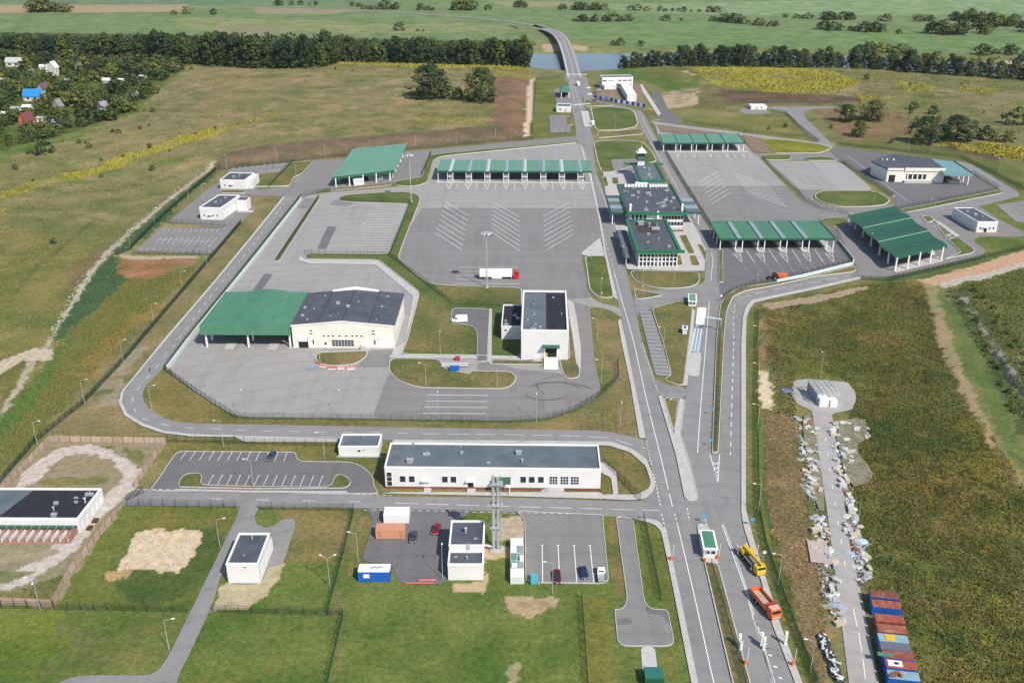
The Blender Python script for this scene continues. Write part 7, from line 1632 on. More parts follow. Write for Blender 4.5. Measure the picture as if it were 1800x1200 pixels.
for (px, py, a, lab, dbl) in ((298,1145,E_,'street lamp beside the bend of the service road in the south-west lawn',False),(387,963,E_,'street lamp beside the pump house service road',False),(580,1033,E_+.4,'double-headed street lamp on the green south lawn',True),(71,1071,W2_,'double-headed street lamp at the kennel yard fence',True),(267,721,E_,'street lamp inside the bend of the ring road',False),(393,785,W2_,'street lamp between ring road and south car park',False),(571,807,W2_,'street lamp beside the small switchgear building',False),(446,857,W2_,'street lamp on the stall strip of the south car park',False),(630,988,W2_,'tall street lamp beside the blue site hut',False),(778,1018,N_,'street lamp at the corner of the boiler house',False),(971,1042,W2_,'street lamp in front of the small car park bays',False),
    (749,681,W2_,'street lamp on the left of the lawn by the blue equipment box',False),(874,682,W2_,'street lamp on the right of the lawn by the blue equipment box',False),(770,737,N_,'street lamp on the fence by the four long bays',False),(598,734,N_,'street lamp on the fence of the hall yard',False),(427,733,N_,'street lamp at the corner of the hall yard fence',False),(943,741,N_,'street lamp on the fence south of the scanner building',False),(563,640,N_,'street lamp on the lawn island in front of the hall',False),(774,625,N_,'street lamp on the lawn edge by the car bay',False),(1057,674,W2_,'street lamp beside the ring of the scanner yard',False),(1090,746,S_,'street lamp on the dry lawn at the ring road junction',False),(1187,748,W2_,'street lamp on the grass triangle between the roads',False),(1166,614,W2_,'street lamp beside the striped parking strip',False),(1050,598,W2_,'street lamp on the brown verge by the scanner road',False),
    (1056,548,S_,'street lamp at the bend into the scanner road',False),(1040,456,N_,'street lamp at the concrete corner of the truck yard',False),(1056,522,S_,'street lamp at the foot of the green traffic island',False),(1129,506,S_,'street lamp on the oval lawn before the terminal, left',False),(1184,506,S_,'street lamp on the oval lawn before the terminal, right',False),(1101,468,W2_,'street lamp by the terminal side awning',False),(1129,541,N_,'street lamp at the grass triangle tip',False),(1368,1027,W2_,'street lamp leaning over the weeds fence beside the crane truck',False),(1424,1182,W2_,'street lamp beside the black junk pile',False),(1505,932,W2_,'street lamp beside the depot track',False),(1333,900,W2_,'street lamp on the east fence opposite the chevrons',False),(1331,755,W2_,'street lamp on the east fence by the dry stalks',False),(1331,680,W2_,'street lamp on the east fence by the sand patch',False),(1331,612,W2_,'street lamp on the east fence near the bend',False),(1442,664,N_,'street lamp behind the steel frame store',False),(1417,510,N_,'street lamp on the ring road verge below the five-lane canopy',False),(1330,520,N_,'street lamp on the verge at the ring road bend',False),
    (1466,398,N_,'street lamp between five-lane and wavy canopies',True),(1535,365,N_,'street lamp on the lawn below the lorry park',True),(1640,380,W2_,'street lamp beside the small oval island',False),(1725,385,S_,'street lamp behind the skewed white building',False),(1745,388,S_,'street lamp right of the skewed white building',False),(1756,305,W2_,'street lamp on the slope behind the warehouse',False),(1637,268,S_,'street lamp on the fence behind the teal canopy',False),(1596,264,S_,'street lamp on the fence behind the warehouse roof',False),(1215,346,N_,'street lamp beside the east wing of the terminal',False),(1082,228,N_,'street lamp on the north lawn loop',False),(1326,241,N_,'street lamp by the sandy verge',False),(1345,281,N_,'street lamp at the corner of the lorry park',False),(1168,298,N_,'street lamp in the north-east yard',False),(521,318,N_,'street lamp by the small striped bays of the west yard',False),(641,427,N_,'street lamp on the lawn strip south of the lorry bays',False),(418,376,N_,'street lamp in the west service yard',False)):
    lamp(px, py, a, lab, None, 8.3, dbl)
def mast(px, py, top, label):
    h = height_of((px,py), top); x, y = P(px,py); t = thing('floodlight_mast', label, 'mast', (x,y,gz(x,y)), 0)
    MB().tube((0,0,0),(0,0,h),.26,.12,8).build('pole', M_POLE, t); MB().box(-.6,-.6,0,.6,.6,.35).build('base', M_CONC, t)
    MB().tube((0,0,h-.3),(0,0,h-.1),1.6,n=10).build('lamp_ring', M_STEEL, t)
    for i in range(6):
        a = i*math.pi/3; MB().obox(1.6*math.cos(a),1.6*math.sin(a),h-.75,.7,.5,.55,a).build('floodlight', M_TRIM, t)
mast(723,355,272,'very tall floodlight mast at the corner of the rounded lawn'); mast(856,506,409,'very tall floodlight mast beside the white lorry')
# overhead gantries
def gantry(label, a, b, h, box=False, name='gantry'):
    A, B = Vector(P(*a)), Vector(P(*b)); t = thing(name, label, 'gantry', (A.x,A.y,gz(*A)), math.atan2((B-A).y,(B-A).x)); L = (B-A).length
    for x in (0,L): MB().box(x-.15,-.15,0,x+.15,.15,h).build('post', M_STEEL, t)
    MB().box(-.2,-.25,h+.002,L+.2,.25,h+.5).build('beam', mat('pale_gantry',(0.50,0.58,0.62),.5,.05,1), t)
gantry('pale sign gantry over the weighbridge lane', (1238,578), (1266,582), 4.5); gantry('white height-limit gantry across the north road by the bridge', (994,141), (1030,141), 4.6); gantry('white gantry across the north road beside the concrete lane', (1008,196), (1037,194), 4.6)
# weighbridge: long steel deck with rails
A = Vector(P(1225,576)); t = thing('weighbridge', 'long steel weighbridge deck with rails on the road lane', 'weighbridge', (*P(1221,618),gz(*P(1221,618))), math.atan2(P(1228,578)[1]-P(1221,618)[1], P(1228,578)[0]-P(1221,618)[0])-math.pi/2)
Lw = (Vector(P(1228,578))-Vector(P(1221,618))).length
for i in range(4): MB().box(-1.6,i*Lw/4+.03,.02,1.6,(i+1)*Lw/4-.03,.25).build('deck_plate', mat('pale_steel_deck',(0.50,0.56,0.60),.5,.06,1,spec=.5), t)
for x in (-.55,.55): MB().box(x-.3,.05,.252,x+.3,Lw-.05,.27).build('wheel_track', M_SKYL, t)
for x in (2.0,2.7): 
    k = MB()
    for i in range(12): k.tube((x,i*Lw/11.5,0),(x,i*Lw/11.5,1.0),.05,n=4)
    k.tube((x,0,.95),(x,Lw,.95),.05,n=4); k.build('guard_rail', M_STEEL, t)
# road signs on the medians
for px, py, lab in ((1250,730,'blue direction sign on the left verge of the median'),(1248,785,'striped marker sign at the nose of the median'),(1267,530,'round traffic sign at the north end of the median'),(1321,926,'small blue sign beside the east pavement'),(1237,920,'blue sign on the nose in front of the gatehouse'),(1342,985,'round white sign on the verge beside the crane truck')):
    x, y = P(px,py); t = thing('road_sign', lab, 'sign', (x,y,gz(x,y)), 0)
    MB().tube((0,0,0),(0,0,2.6),.05,n=6).build('pole', M_STEEL, t)
    if 'round' in lab: MB().tube((0,-.08,2.5),(0,-.03,2.5),.45,n=14).build('sign_plate', M_TRIM, t)
    else: MB().box(-.55,-.1,1.9,.55,-.055,2.7).build('sign_plate', mat('sign_blue',(0.08,0.30,0.52),.5,.05,1), t)
# traffic-lane signal columns at the south gate
for px, py, lab in ((1299,1137,'white louvred signal column on the median edge'),(1302,1142,'short white signal column behind the louvred one'),(1338,1133,'tall white signal pillar on the lane line, farther of the pair'),(1342,1141,'tall white signal pillar on the lane line, nearer of the pair'),(1380,1133,'white signal pillar at the east pavement edge')):
    x, y = P(px,py); t = thing('signal_pillar', lab, 'pillar', (x,y,gz(x,y)), 0); hh = 3.3 if 'short' not in lab else 2.0
    MB().box(-.28,-.22,0,.28,.22,hh).build('housing', M_TRIM, t); k = MB()
    for i in range(6): k.box(-.3,-.26,.5+i*.42,.3,-.223,.62+i*.42)
    k.build('louvre', M_STEEL, t)
for px, py, lab in ((1310,1168,'barrier post with red foot at the end of the median'),(1393,1170,'barrier post with red foot on the east pavement'),(1238,987,'barrier post with red foot left of the gatehouse'),(1261,983,'barrier post with red foot right of the gatehouse'),(1180,985,'barrier post with red foot on the west pavement'),(1327,985,'barrier post with red foot beside the crane truck')):
    x, y = P(px,py); t = thing('barrier_post', lab, 'barrier', (x,y,gz(x,y)), 0)
    MB().box(-.25,-.25,0,.25,.25,1.0).build('barrier_cabinet', M_ORANGE, t); MB().tube((.3,0,.9),(.35,0,4.4),.06,n=6).build('raised_boom', M_TRIM, t)

# ------------------------------------------------------------------ vehicles (x forward)
wheel_cache = {}
def wheel(t, x, y, r=.33, w=.24):
    key = (r,w)
    if key not in wheel_cache: wheel_cache[key] = (MB().tube((0,-w/2,0),(0,w/2,0),r,n=14).mesh('wheel', M_BLACK), MB().tube((0,-w/2-.01,0),(0,w/2+.01,0),r*.58,n=10).mesh('rim', M_STEEL))
    a = link('wheel', wheel_cache[key][0], t); a.location = (x,y,r); link('rim', wheel_cache[key][1], a)
def loft(rings):
    m = MB(); n = len(rings[0])
    for r_ in rings: m.v += r_
    for i in range(len(rings)-1):
        for j in range(n): a = i*n+j; b = i*n+(j+1)%n; m.f.append((a,b,b+n,a+n))
    m.f += [tuple(range(n))[::-1], tuple(range((len(rings)-1)*n, len(rings)*n))]; return m
def sect(x, hw, z0, z1, ch=.12): return [(x,-hw,z0),(x,hw,z0),(x,hw,z1-ch),(x,hw-ch,z1),(x,-hw+ch,z1),(x,-hw,z1-ch)]
def car(label, px, py, ang, m, L=4.4, wagon=False, group=None, cat='car', name='parked_car'):
    x, y = P(px,py); t = thing(name, label, cat, (x,y,gz(x,y)), ang, group); k = L/4.4
    loft([sect(-2.18*k,.72,.35,.78),sect(-2.05*k,.86,.22,.92),sect(-1.2*k,.89,.2,.96),sect(.7*k,.89,.2,.95),sect(1.6*k,.86,.2,.86),sect(2.08*k,.80,.24,.76),sect(2.2*k,.66,.34,.66)]).build('body', m, t)
    re = -2.0 if wagon else -1.75
    loft([sect(re*k,.74,.9,.96,.03),sect((re+.35)*k,.66,.9,1.36),sect(-.4*k,.66,.9,1.42),sect(.25*k,.66,.9,1.38),sect(.95*k,.76,.9,.97,.03)]).build('window_glass', M_GLASS, t)
    loft([sect((re+.33)*k,.62,1.33,1.40,.04),sect(-.4*k,.64,1.38,1.46,.04),sect(.22*k,.62,1.34,1.42,.04)]).build('roof', m, t)
    for s in (-1,1):
        MB().box(2.02*k,s*.66-.14,.55,2.16*k,s*.66+.14,.70).build('headlight', M_TRIM, t); MB().box(-2.2*k,s*.66-.1,.6,-2.1*k,s*.66+.1,.78).build('tail_light', M_RED, t)
        for wx in (-1.3*k,1.36*k): wheel(t, wx, s*.78)
    MB().box(2.14*k,-.3,.38,2.23*k,.3,.5).build('number_plate', M_TRIM, t); return t
M_NAVY = mat('navy_car_paint',(0.012,0.022,0.07),.25,.05,1,spec=.7); M_SLATE = mat('slate_car_paint',(0.045,0.06,0.075),.25,.05,1,spec=.7); M_MAROON = mat('maroon_car_paint',(0.075,0.012,0.02),.3,.05,1,spec=.7); M_CRIM = mat('crimson_car_paint',(0.22,0.006,0.018),.25,.05,1,spec=.7)
car('dark blue-grey car parked beside the peach container', 727,947, R(-92), M_SLATE); car('crimson hatchback parked near the boiler house', 767,934, R(-100), M_CRIM, 3.9, True)
car('maroon estate car parked on a bay line of the small car park', 979,1017, R(-90), M_MAROON, 4.4, True); car('navy saloon with white headlights in the small car park', 1026,1010, R(-84), M_NAVY, 4.3)
car('dark car parked alone in the top row of the south car park', 477,805, R(-102), M_SLATE, 4.3, True)
for px, py, m, lab in ((1034,156,M_TRIM,'white car by the building site gate, farther of two'),(1036,167,M_TRIM,'white car by the building site gate, nearer of two'),(1047,165,M_SLATE,'dark car squeezed among the parked cars at the site fence'),(1052,160,M_STEEL,'silver car among the parked cars at the site fence'),(1049,171,M_NAVY,'navy car nearest the hoarding'),(1045,178,M_SLATE,'grey car at the corner of the hoarding')):
    car(lab, px, py, R(20), m)
def pickup(label, px, py, ang):
    x, y = P(px,py); t = thing('pickup_truck', label, 'pickup', (x,y,gz(x,y)), ang)
    loft([sect(.2,.88,.35,1.05),sect(.5,.9,.35,1.75),sect(1.5,.88,.35,1.75),sect(2.1,.86,.4,1.2),sect(2.5,.8,.45,1.05)]).build('cab', M_TRIM, t)
    MB().box(1.62,-.7,1.1,2.1,.7,1.5).build('windscreen', M_GLASS, t); MB().box(.14,-.6,1.25,.19,.6,1.6).build('rear_window', M_GLASS, t)
    MB().box(-2.6,-.95,.55,.1,.95,.68).build('bed', M_STEEL, t)
    for s in (-.97,.91): MB().box(-2.6,s,.68,.1,s+.06,1.1).build('bed_side', M_STEEL, t)
    MB().box(-2.62,-.9,.68,-2.56,.9,1.1).build('tailgate', M_STEEL, t)
    for wx in (-1.7,1.7):
        for s in (-1,1): wheel(t, wx, s*.8, .36)
pickup('white flatbed pickup with a grey load bed in the small car park', 1057,1014, R(90))
def van(label, px, py, ang):
    x, y = P(px,py); t = thing('delivery_van', label, 'van', (x,y,gz(x,y)), ang)
    loft([sect(-2.9,.9,.4,2.35),sect(-2.8,.98,.3,2.5),sect(1.0,.98,.3,2.5),sect(1.6,.95,.3,2.2),sect(2.2,.95,.3,1.35),sect(2.9,.85,.35,1.1),sect(3.0,.75,.4,.9)]).build('body', M_TRIM, t)
    MB().add([(1.66,-.8,2.12),(1.66,.8,2.12),(2.22,.82,1.38),(2.22,-.82,1.38),(1.72,-.8,2.16),(1.72,.8,2.16),(2.28,.82,1.42),(2.28,-.82,1.42)],[(0,1,2,3),(7,6,5,4),(0,4,5,1),(1,5,6,2),(2,6,7,3),(3,7,4,0)]).build('windscreen', M_GLASS, t)
    for s in (-1,1):
        MB().box(.9,s*.985-.02,1.4,1.7,s*.985+.02,2.0).build('side_window', M_GLASS, t); MB().box(2.85,s*.6-.15,.7,3.0,s*.6+.15,.95).build('headlight', M_STEEL, t)
        for wx in (-1.8,1.9): wheel(t, wx, s*.86, .36)
van('white panel van parked in the bay behind the scanner building', 808,566, R(184))
def lorry(label, px, py, ang):
    x, y = P(px,py); t = thing('articulated_lorry', label, 'lorry', (x,y,gz(x,y)), ang)
    tr = MB().box(-8.2,-1.27,1.25,5.2,1.27,4.0).build('trailer', M_TRIM, t); MB().box(-8.0,-1.1,.95,5.0,1.1,1.24).build('trailer_chassis', M_DARK, t); MB().box(-3.0,-1.29,.5,1.0,-1.2,1.2).build('side_skirt', M_TRIM, t)
    cab = loft([sect(5.7,1.22,.5,3.6),sect(6.6,1.24,.45,3.85),sect(7.6,1.22,.45,3.5),sect(8.1,1.2,.45,2.4),sect(8.2,1.15,.5,1.2)]).build('cab', mat('lorry_red',(0.50,0.015,0.035),.35,.05,1,spec=.6), t)
    MB().add([(7.66,-1.05,3.4),(7.66,1.05,3.4),(8.13,1.08,2.4),(8.13,-1.08,2.4),(7.74,-1.05,3.42),(7.74,1.05,3.42),(8.19,1.08,2.42),(8.19,-1.08,2.42)],[(0,1,2,3),(7,6,5,4),(0,4,5,1),(1,5,6,2),(2,6,7,3),(3,7,4,0)]).build('windscreen', M_GLASS, t)
    MB().box(6.6,-1.27,2.3,7.5,-1.241,3.1).build('side_window', M_GLASS, t); MB().box(4.8,-1.1,.6,6.2,1.1,.94).build('tractor_chassis', M_DARK, t)
    k = MB(); xs = -3.2
    for i, hgt_ in enumerate((.9,.5,.55,.45,.5,.5,.45,.55)): k.box(xs,-1.285,2.0,xs+.34,-1.272,2.0+hgt_); xs += .44
    k.build('faint_lettering', mat('pale_print',(0.58,0.62,0.62),.6,.02,1), tr)
    for wx in (-6.0,-4.7,-3.4,5.0,7.4):
        for s in (-1,1): wheel(t, wx, s*1.0, .5, .32)
lorry('white articulated lorry with a red cab parked on bay lines beside the tall mast', 878,490, R(0))
def small_truck(label, px, py, ang, m=M_TRIM):
    x, y = P(px,py); t = thing('box_truck', label, 'truck', (x,y,gz(x,y)), ang)
    MB().box(-3.6,-1.15,1.0,1.2,1.15,3.2).build('box_body', m, t); MB().box(-3.5,-1,.6,2.8,1,.99).build('chassis', M_DARK, t)
    loft([sect(1.4,1.05,.6,2.4),sect(2.2,1.08,.5,2.5),sect(2.9,1.05,.5,1.5),sect(3.0,1.0,.6,1.1)]).build('cab', m, t); MB().box(2.72,-.9,1.55,2.84,.9,2.1).build('windscreen', M_GLASS, t)
    for wx in (-2.4,2.1):
        for s in (-1,1): wheel(t, wx, s*.95, .42, .28)
small_truck('white box truck driving down the north road below the bridge', 1016,151, R(-80))
def dump_truck(label, px, py, ang):
    x, y = P(px,py); t = thing('dump_truck', label, 'truck', (x,y,gz(x,y)), ang)
    MB().box(-4.6,-1.0,.8,4.0,1.0,1.15).build('chassis', M_DARK, t)
    bed = MB().box(-4.8,-1.25,1.2,1.9,1.25,1.4).build('dump_bed_floor', mat('worn_bed_floor',(0.42,0.33,0.27),.8,.2,1.5,dirt=((0.3,0.2,0.15),.5)), t)
    for s in (-1.3,1.2): MB().box(-4.8,s,1.2,1.9,s+.1,2.35).build('bed_side', M_ORANGE, t)
    MB().box(-4.9,-1.2,1.41,-4.72,1.2,2.5).build('bed_tailboard', M_ORANGE, t); MB().box(1.82,-1.2,1.41,1.98,1.2,2.6).build('bed_headboard', M_ORANGE, t); MB().box(1.0,-1.15,2.4,2.2,1.15,2.6).build('cab_guard', M_RED, t)
    loft([sect(2.2,1.2,.7,2.75),sect(2.5,1.22,.6,2.85),sect(3.8,1.2,.6,2.85),sect(4.15,1.18,.6,1.7),sect(4.25,1.15,.6,1.2)]).build('cab', M_ORANGE, t)
    MB().box(2.3,-1.1,2.852,3.75,1.1,2.92).build('cab_roof', mat('faded_orange_roof',(0.66,0.36,0.26),.6,.08,1), t); MB().box(3.93,-1.0,1.85,4.12,1.0,2.55).build('windscreen', M_GLASS, t); MB().box(4.2,-.9,.95,4.3,.9,1.1).build('grille', M_TRIM, t)
    for wx in (-3.6,-2.3,3.1):
        for s in (-1,1): wheel(t, wx, s*1.0, .52, .34)
dump_truck('orange tipper truck with an empty worn bed waiting in the right lane', 1346,1070, R(-72))
def crane_truck(label, px, py, ang):
    x, y = P(px,py); t = thing('crane_truck', label, 'crane truck', (x,y,gz(x,y)), ang)
    MB().box(-5.6,-1.2,.7,3.4,1.2,1.3).build('chassis', M_DARK, t); MB().box(-2.4,-1.2,1.31,2.2,1.2,1.55).build('deck', mat('grey_deck',(0.2,0.18,0.16),.8,.1,1), t)
    loft([sect(2.4,1.2,.7,2.5),sect(2.7,1.22,.6,2.65),sect(3.8,1.2,.6,2.6),sect(4.3,1.15,.6,1.6),sect(4.4,1.1,.6,1.1)]).build('cab', M_YELLOW, t); MB().box(3.95,-1.0,1.75,4.2,1.0,2.35).build('windscreen', M_GLASS, t)
    MB().box(-4.6,-1.1,1.32,-2.8,1.1,2.4).build('slewing_body', M_YELLOW, t); MB().box(-2.9,.25,1.5,-1.4,1.2,2.9).build('operator_cab', M_YELLOW, t); MB().box(-2.8,.2,2.0,-1.5,.248,2.8).build('pane', M_GLASS, t)
    bm_ = MB(); bm_.add([(-4.4,-.45,2.3),(-4.4,.35,2.3),(-4.4,.35,3.1),(-4.4,-.45,3.1),(4.2,-.3,2.95),(4.2,.2,2.95),(4.2,.2,3.45),(4.2,-.3,3.45)],[(3,2,1,0),(4,5,6,7),(0,1,5,4),(1,2,6,5),(2,3,7,6),(3,0,4,7)]); bm_.build('telescopic_boom', M_YELLOW, t)
    k = MB()
    k.box(-5.9,-1.2,1.3,-5.75,1.2,1.5); k.box(-5.9,-1.25,1.0,-4.7,-1.1,2.3); k.box(-5.9,1.1,1.0,-4.7,1.25,2.3); k.build('rear_frame', M_TRIM, t)
    for s in (-1,1): MB().box(-4.9,s*1.3-.1,.3,-4.5,s*1.3+.1,1.2).build('outrigger', M_TRIM, t); MB().box(1.6,s*1.3-.1,.3,2.0,s*1.3+.1,1.2).build('outrigger', M_TRIM, t)
    for wx in (-3.8,-2.5,2.9):
        for s in (-1,1): wheel(t, wx, s*1.0, .52, .34)
crane_truck('yellow truck-mounted crane with lowered boom waiting beside the east pavement', 1322,994, R(-74))
x, y = P(1358,491); t = thing('tractor_with_trailer', 'dark tractor with an orange tipping trailer in the five-lane canopy yard', 'tractor', (x,y,gz(x,y)), R(185))
MB().box(-.2,-.5,.6,2.2,.5,1.3).build('bonnet', M_DARK, t); MB().box(-1.2,-.8,.7,.1,.8,2.5).build('cab', M_GLASS, t); MB().box(-1.3,-.9,2.501,.2,.9,2.65).build('cab_roof', M_DARK, t)
MB().add([(-5.6,-1.1,1.0),(-2.0,-1.1,1.0),(-2.0,1.1,1.0),(-5.6,1.1,1.0),(-5.9,-1.35,2.3),(-1.7,-1.35,2.3),(-1.7,1.35,2.3),(-5.9,1.35,2.3)],[(3,2,1,0),(0,1,5,4),(1,2,6,5),(2,3,7,6),(3,0,4,7),(4,5,6,7)]).build('trailer_tub', M_ORANGE, t); MB().box(-2.1,-.08,.6,-1.1,.08,.75).build('drawbar', M_DARK, t)
for wx, r_ in ((-.7,.75),(1.8,.45),(-4.6,.5),(-3.2,.5)):
    for s in (-1,1): wheel(t, wx, s*.95, r_, .35)
# ------------------------------------------------------------------ barriers, pipes, junk along the depot track
for i, (px, py, a, lab) in enumerate(((568,645,-.35,'red and white water-filled barrier at the left end of the island row'),(583.5,648.5,0,'red and white water-filled barrier in the middle of the island row'),(599.5,648,0,'red and white water-filled barrier at the right end of the island row'),(560,641,-.6,'red and white barrier curving off the island row'),(617,649,.1,'jumbled red and white barriers beside the island row'))):
    x, y = P(px,py); t = thing('traffic_barrier', lab, 'barrier', (x,y,gz(x,y)), a)
    MB().xprism([(-.35,0),(.35,0),(.18,.45),(.18,.95),(-.18,.95),(-.18,.45)], -1.35, 1.35).build('body', mat('pink_red_plastic',(0.52,0.14,0.13),.5,.1,1) if i%2 else mat('pale_red_plastic',(0.60,0.30,0.26),.5,.1,1), t); MB().box(-1.2,-.37,.02,1.2,-.352,.3).build('stripe', M_TRIM, t)
for i, (px, py) in enumerate(((543,649),(547,648),(551,647),(555,646))):
    x, y = P(px,py); tag(MB().obox(0,0,.02,3.6,.5,.35,-.5).build('barrier_rail', mat('blue_grey_rail',(0.25,0.32,0.40),.5,.1,1)), 'blue-grey barrier rail lying on the hall yard beside the red barriers', 'rail', 'barrier rails on the hall yard').location = (x,y,gz(x,y))
for px, py, L, lab in ((751,1022,4.0,'short thick red pipe lying in the boiler yard'),(737,1026,6.5,'long thin red pipe lying along the boiler yard edge')):
    x, y = P(px,py); r_ = .28 if 'thick' in lab else .15; o = MB().tube((-L/2,0,r_),(L/2,.1,r_),r_,n=10).build('red_pipe', mat('faded_red_pipe',(0.50,0.14,0.12),.6,.1,1)); tag(o, lab, 'pipe'); o.location = (x,y,gz(x,y))
junk_m = [mat('white_sacks',(0.50,0.50,0.48),.9,.3,1.5,dirt=((0.25,0.24,0.18),.6)), mat('grey_scrap',(0.32,0.33,0.33),.8,.25,1.5), mat('pale_timber',(0.46,0.40,0.31),.9,.15,1.5), mat('rust_scrap',(0.26,0.13,0.08),.9,.3,1.5), mat('blue_white_wrap',(0.42,0.50,0.60),.5,.1,1), M_DARK]
def lumpy(s, seed):
    g = random.Random(seed); bm = bmesh.new(); bmesh.ops.create_icosphere(bm, subdivisions=2, radius=s)
    for v in bm.verts: v.co = Vector((v.co.x*(1+.4*g.random()), v.co.y*(1+.4*g.random()), max(0,v.co.z+.35*s)*(.55+.3*g.random())))
    me = bpy.data.meshes.new('sack_heap'); bm.to_mesh(me); bm.free(); return me
HEAPS = [lumpy(.75,i) for i in range(6)]
def junk_line(pts, step, side):
    for q in along(PP(pts), step):
        k = random.random(); x, y = q.x+random.uniform(-1.7,1.7), q.y+random.uniform(-.4,.4); z = gz(x,y)
        if k < .42:
            o = link('sack_heap', HEAPS[random.randrange(6)].copy()); o.data.materials.append(junk_m[random.choice((0,0,0,4,2,1))]); tag(o, 'whitish heap of filled sacks %s' % side, 'sacks', 'sack heaps '+side)
        elif k < .62:
            m = MB()
            for i in range(4): m.box(-.9,-.5,.02+i*.28,.9,.5,.22+i*.28)
            o = m.build('pallet_stack', junk_m[random.choice((0,2))]); tag(o, 'low stack of pale boards and pallets %s' % side, 'pallet stack', 'pallet stacks '+side)
        elif k < .82:
            m = MB(); g = random.Random(random.random())
            for i in range(5): m.tube((-1.6+g.uniform(-.3,.3),-.5+i*.25,.12+(i%2)*.1),(1.6+g.uniform(-.3,.3),-.45+i*.25+g.uniform(-.2,.2),.15+(i%2)*.1),.1,n=6)
            o = m.build('pipe_bundle', junk_m[random.choice((0,1,4))]); tag(o, 'loose bundle of pale pipes %s' % side, 'pipes', 'pipe bundles '+side)
        else:
            m = MB(); m.box(-.6,-.5,0,.6,.5,random.uniform(.5,1.2)); m.obox(.3,.3,.0,1.4,.3,.4,.6); o = m.build('scrap_unit', junk_m[random.choice((1,3,1))]); tag(o, 'grey or rusty scrap machine part %s' % side, 'scrap', 'scrap parts '+side)
        mn = o.data.materials[0].name; cl_ = {'white_sacks':'dirty white','grey_scrap':'grey','pale_timber':'straw-coloured','rust_scrap':'rusty','blue_white_wrap':'bluish'}.get(mn,'dark')
        st_ = 'below the turning circle' if y > 262 else 'level with the long office' if y > 232 else 'by the pinkish slab' if y > 200 else 'towards the container row'
        base_ = {'sack_heap':'sack heap','pallet_stack':'stack of boards','pipe_bundle':'pipe bundle','scrap_unit':'scrap part'}[o.name.split('.')[0]]
        o['label'] = '%s %s %s, %s' % (cl_, base_, side, st_)
        o.location = (x,y,z); o.rotation_euler = (0,0,random.uniform(0,6.28)); s = random.uniform(.55,1.25); o.scale = (s*random.uniform(.8,1.3),s,s*random.uniform(.45,.9))
random.seed(5)
sl = "on the track's stalk side"; sr = "on the track's weed side"
junk_line([(1405,735),(1424,742),(1428,790),(1430,830),(1432,880)], .55, sl); junk_line([(1414,745),(1418,790),(1424,830),(1426,870)], .8, sl); junk_line([(1438,905),(1446,945)], .5, sl); junk_line([(1434,960),(1458,990),(1462,1020),(1470,1060),(1462,1075),(1476,1100)], 1.0, sl); junk_line([(1445,950),(1452,985)], .8, sl)
junk_line([(1467,742),(1472,790),(1480,840),(1490,880),(1498,930),(1510,975),(1520,1025)], .75, sr); junk_line([(1475,745),(1512,745),(1518,770),(1485,775)], .7, sr); junk_line([(1480,785),(1500,800),(1512,808),(1490,815)], .8, sr); junk_line([(1496,910),(1508,960),(1516,1000)], .9, sr)
for i in range(9):                                            # dark rolls of netting with white floats
    x, y = P(1446+i*3.0+random.uniform(-3,5), 1122+i*9); z = gz(x,y); t = thing('net_heap', 'dark heap of netting and hoses with white buckets beside the depot track', 'netting', (x,y,z), random.uniform(0,6), 'heaps of dark netting')
    o = link('net_pile', HEAPS[i%6].copy(), t); o.data.materials.append(mat('dark_net',(0.03,0.045,0.045),.9,.3,2)); o.scale = (1.6,1.4,.8)
    for j in range(3): MB().tube((random.uniform(-1,1),random.uniform(-1,1),.5),(random.uniform(-1,1),random.uniform(-1,1),.95),.24,.2,8).build('bucket', junk_m[0], t)
x, y = P(1383,687); o = MB().box(-1.6,-1.3,.02,1.6,1.3,.25).build('blue_tarpaulin', mat('blue_tarp',(0.20,0.24,0.50),.6,.15,1.5)); tag(o, 'blue tarpaulin bundle beside the turning circle', 'tarpaulin'); o.location = (x,y,gz(x,y))
M_SCRAP = mat('trodden_scrap_ground',(0.20,0.185,0.125),.95,.3,.9,dirt=((0.085,0.10,0.035),.9),bump=.4)
surf('sorting_slab', [(1418,951),(1452,954),(1463,994),(1425,990)], mat('pinkish_slab',(0.40,0.33,0.30),.9,.15,1)); surf('scrap_ground', [(1464,742),(1520,735),(1525,770),(1500,790),(1535,830),(1530,850),(1490,860)], M_SCRAP, 1)
surf('scrap_ground', [(1408,732),(1428,730),(1440,800),(1452,900),(1436,900),(1420,820)], M_SCRAP, 1)
# walking person on the ring road
def person(label, px, py, ang):
    me = bpy.data.meshes.new('person'); V3 = [(0,0,.95),(0,0,1.15),(0,0,1.42),(0,0,1.52),(0,.02,1.66),(-.1,0,.9),(-.12,.16,.5),(-.12,.22,.06),(-.12,.34,.04),(.1,0,.9),(.12,-.1,.5),(.12,-.28,.1),(.12,-.18,.04),(-.2,0,1.4),(-.27,-.1,1.12),(-.26,-.02,.88),(.2,0,1.4),(.27,.1,1.12),(.26,.2,.92)]
    Eg = [(0,1),(1,2),(2,3),(3,4),(0,5),(5,6),(6,7),(7,8),(0,9),(9,10),(10,11),(11,12),(2,13),(13,14),(14,15),(2,16),(16,17),(17,18)]
    me.from_pydata(V3, Eg, []); o = link('person', me); sk_ = o.modifiers.new('skin','SKIN'); rad = [.15,.14,.15,.06,.10,.09,.07,.05,.04,.09,.07,.05,.04,.07,.05,.035,.07,.05,.035]
    for i, v in enumerate(me.skin_vertices[0].data): v.radius = (rad[i],rad[i]*.85); v.use_root = (i == 0)
    sb = o.modifiers.new('sub','SUBSURF'); sb.levels = 1; sb.render_levels = 1; me.materials.append(mat('dark_clothes',(0.025,0.028,0.035),.9,.2,2)); tag(o, label, 'person'); x, y = P(px,py); o.location = (x,y,gz(x,y)); o.rotation_euler = (0,0,ang)
person('person in dark clothes walking along the bend of the ring road', 264,654, .6)

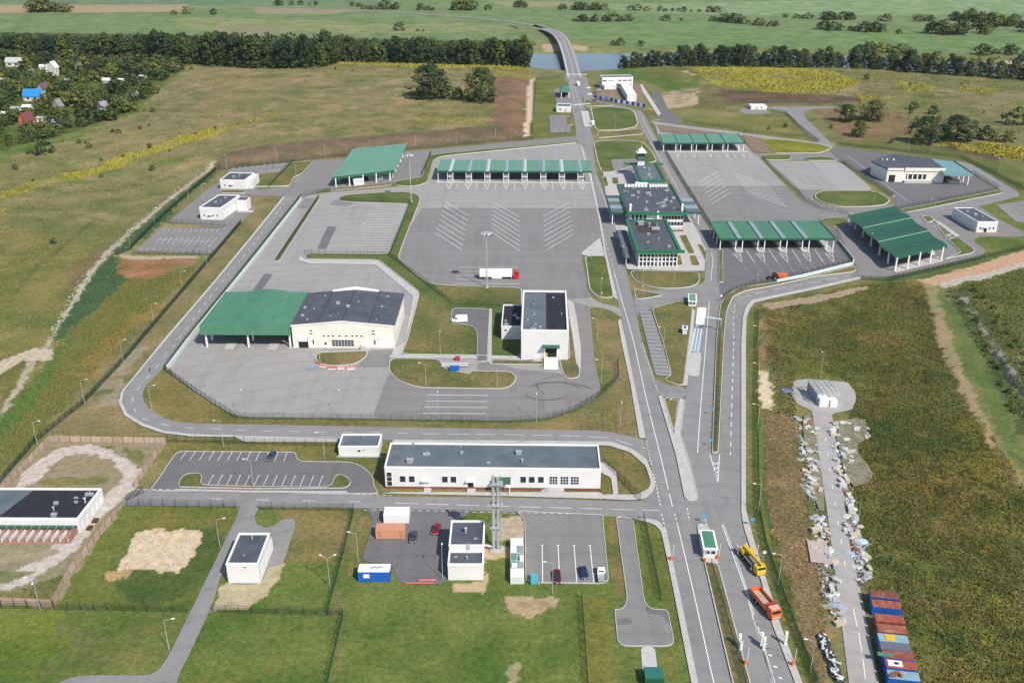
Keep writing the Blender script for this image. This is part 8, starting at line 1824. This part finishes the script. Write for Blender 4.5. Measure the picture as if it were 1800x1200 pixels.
# litter of small scrap between the bigger heaps: too small to pick apart
def litter(name, label, pts_list, cnt, m, seed, smin=.12, smax=.45):
    g = random.Random(seed); k = MB()
    for pts in pts_list:
        pl = PP(pts); xs = [p[0] for p in pl]; ys = [p[1] for p in pl]; c_ = 0; tries = 0
        while c_ < cnt and tries < cnt*12:
            tries += 1; x, y = g.uniform(min(xs),max(xs)), g.uniform(min(ys),max(ys))
            if not inside(pl, np.array([x]), np.array([y]))[0]: continue
            k.obox(x, y, .1, g.uniform(smin,smax*1.6), g.uniform(smin,smax), g.uniform(.08,.4), g.uniform(0,3.1)); c_ += 1
    return tag(k.build(name, m, None, 'stuff'), label, 'scrap')
LS = [[(1406,735),(1426,735),(1436,790),(1450,900),(1434,900),(1414,800)],[(1436,905),(1454,905),(1466,1060),(1440,1060)]]; RS = [[(1465,742),(1522,738),(1522,765),(1498,790),(1530,835),(1490,870),(1476,800)],[(1490,880),(1498,880),(1522,1030),(1508,1030)]]
litter('white_scrap_litter', 'white bits of wrapping and broken board littering both edges of the depot track', LS+RS, 110, mat('white_litter',(0.40,0.39,0.36),.9,.2,2), 1)
litter('dark_scrap_litter', 'dark and rusty bits of scrap littering both edges of the depot track', LS+RS, 120, mat('dark_litter',(0.10,0.085,0.075),.9,.4,2), 2)
litter('brick_rubble', 'broken brick rubble along the verge under the west truck canopy', [[(590,332),(640,327),(690,322),(690,326),(640,331),(590,335)]], 160, mat('brick_rubble_mix',(0.33,0.22,0.17),.9,.3,1), 3)
litter('sand_pit_stones', 'pale stones scattered over the bare sandy patch in the south-west lawn', [[(240,940),(345,938),(312,1008),(250,998),(212,1003)]], 60, mat('pale_stones',(0.48,0.44,0.39),.9,.2,2), 4, .1, .5)
litter('drain_stones', 'pale stones lining the west drain', [[(372,289),(377,292),(280,365),(180,465),(112,568),(95,600),(82,592),(140,490),(232,398)]], 260, mat('drain_stone',(0.40,0.38,0.33),.9,.2,1), 5, .2, .6)
litter('site_rubble', 'stones and building rubble on the sandy building site and mounds', [[(1050,165),(1085,152),(1090,178),(1055,174)],[(1165,165),(1245,155),(1250,172),(1175,190)]], 110, mat('site_stone',(0.42,0.36,0.30),.9,.2,1), 6, .2, .8)
# ------------------------------------------------------------------ thin summer haze
hm = bpy.data.materials.new('summer_haze'); hm.use_nodes = True; hn_ = hm.node_tree.nodes; hl_ = hm.node_tree.links
hn_.remove(hn_['Principled BSDF']); pv = hn_.new('ShaderNodeVolumePrincipled'); pv.inputs['Color'].default_value = (0.80,0.88,1.0,1); pv.inputs['Density'].default_value = 0.000025; pv.inputs['Anisotropy'].default_value = 0.2
hl_.new(pv.outputs[0], hn_['Material Output'].inputs['Volume'])
o = MB().box(-9500,-600,-40,9500,9300,175).build('haze', hm, None, 'stuff'); tag(o, 'thin blue summer haze over the far fields', 'haze')
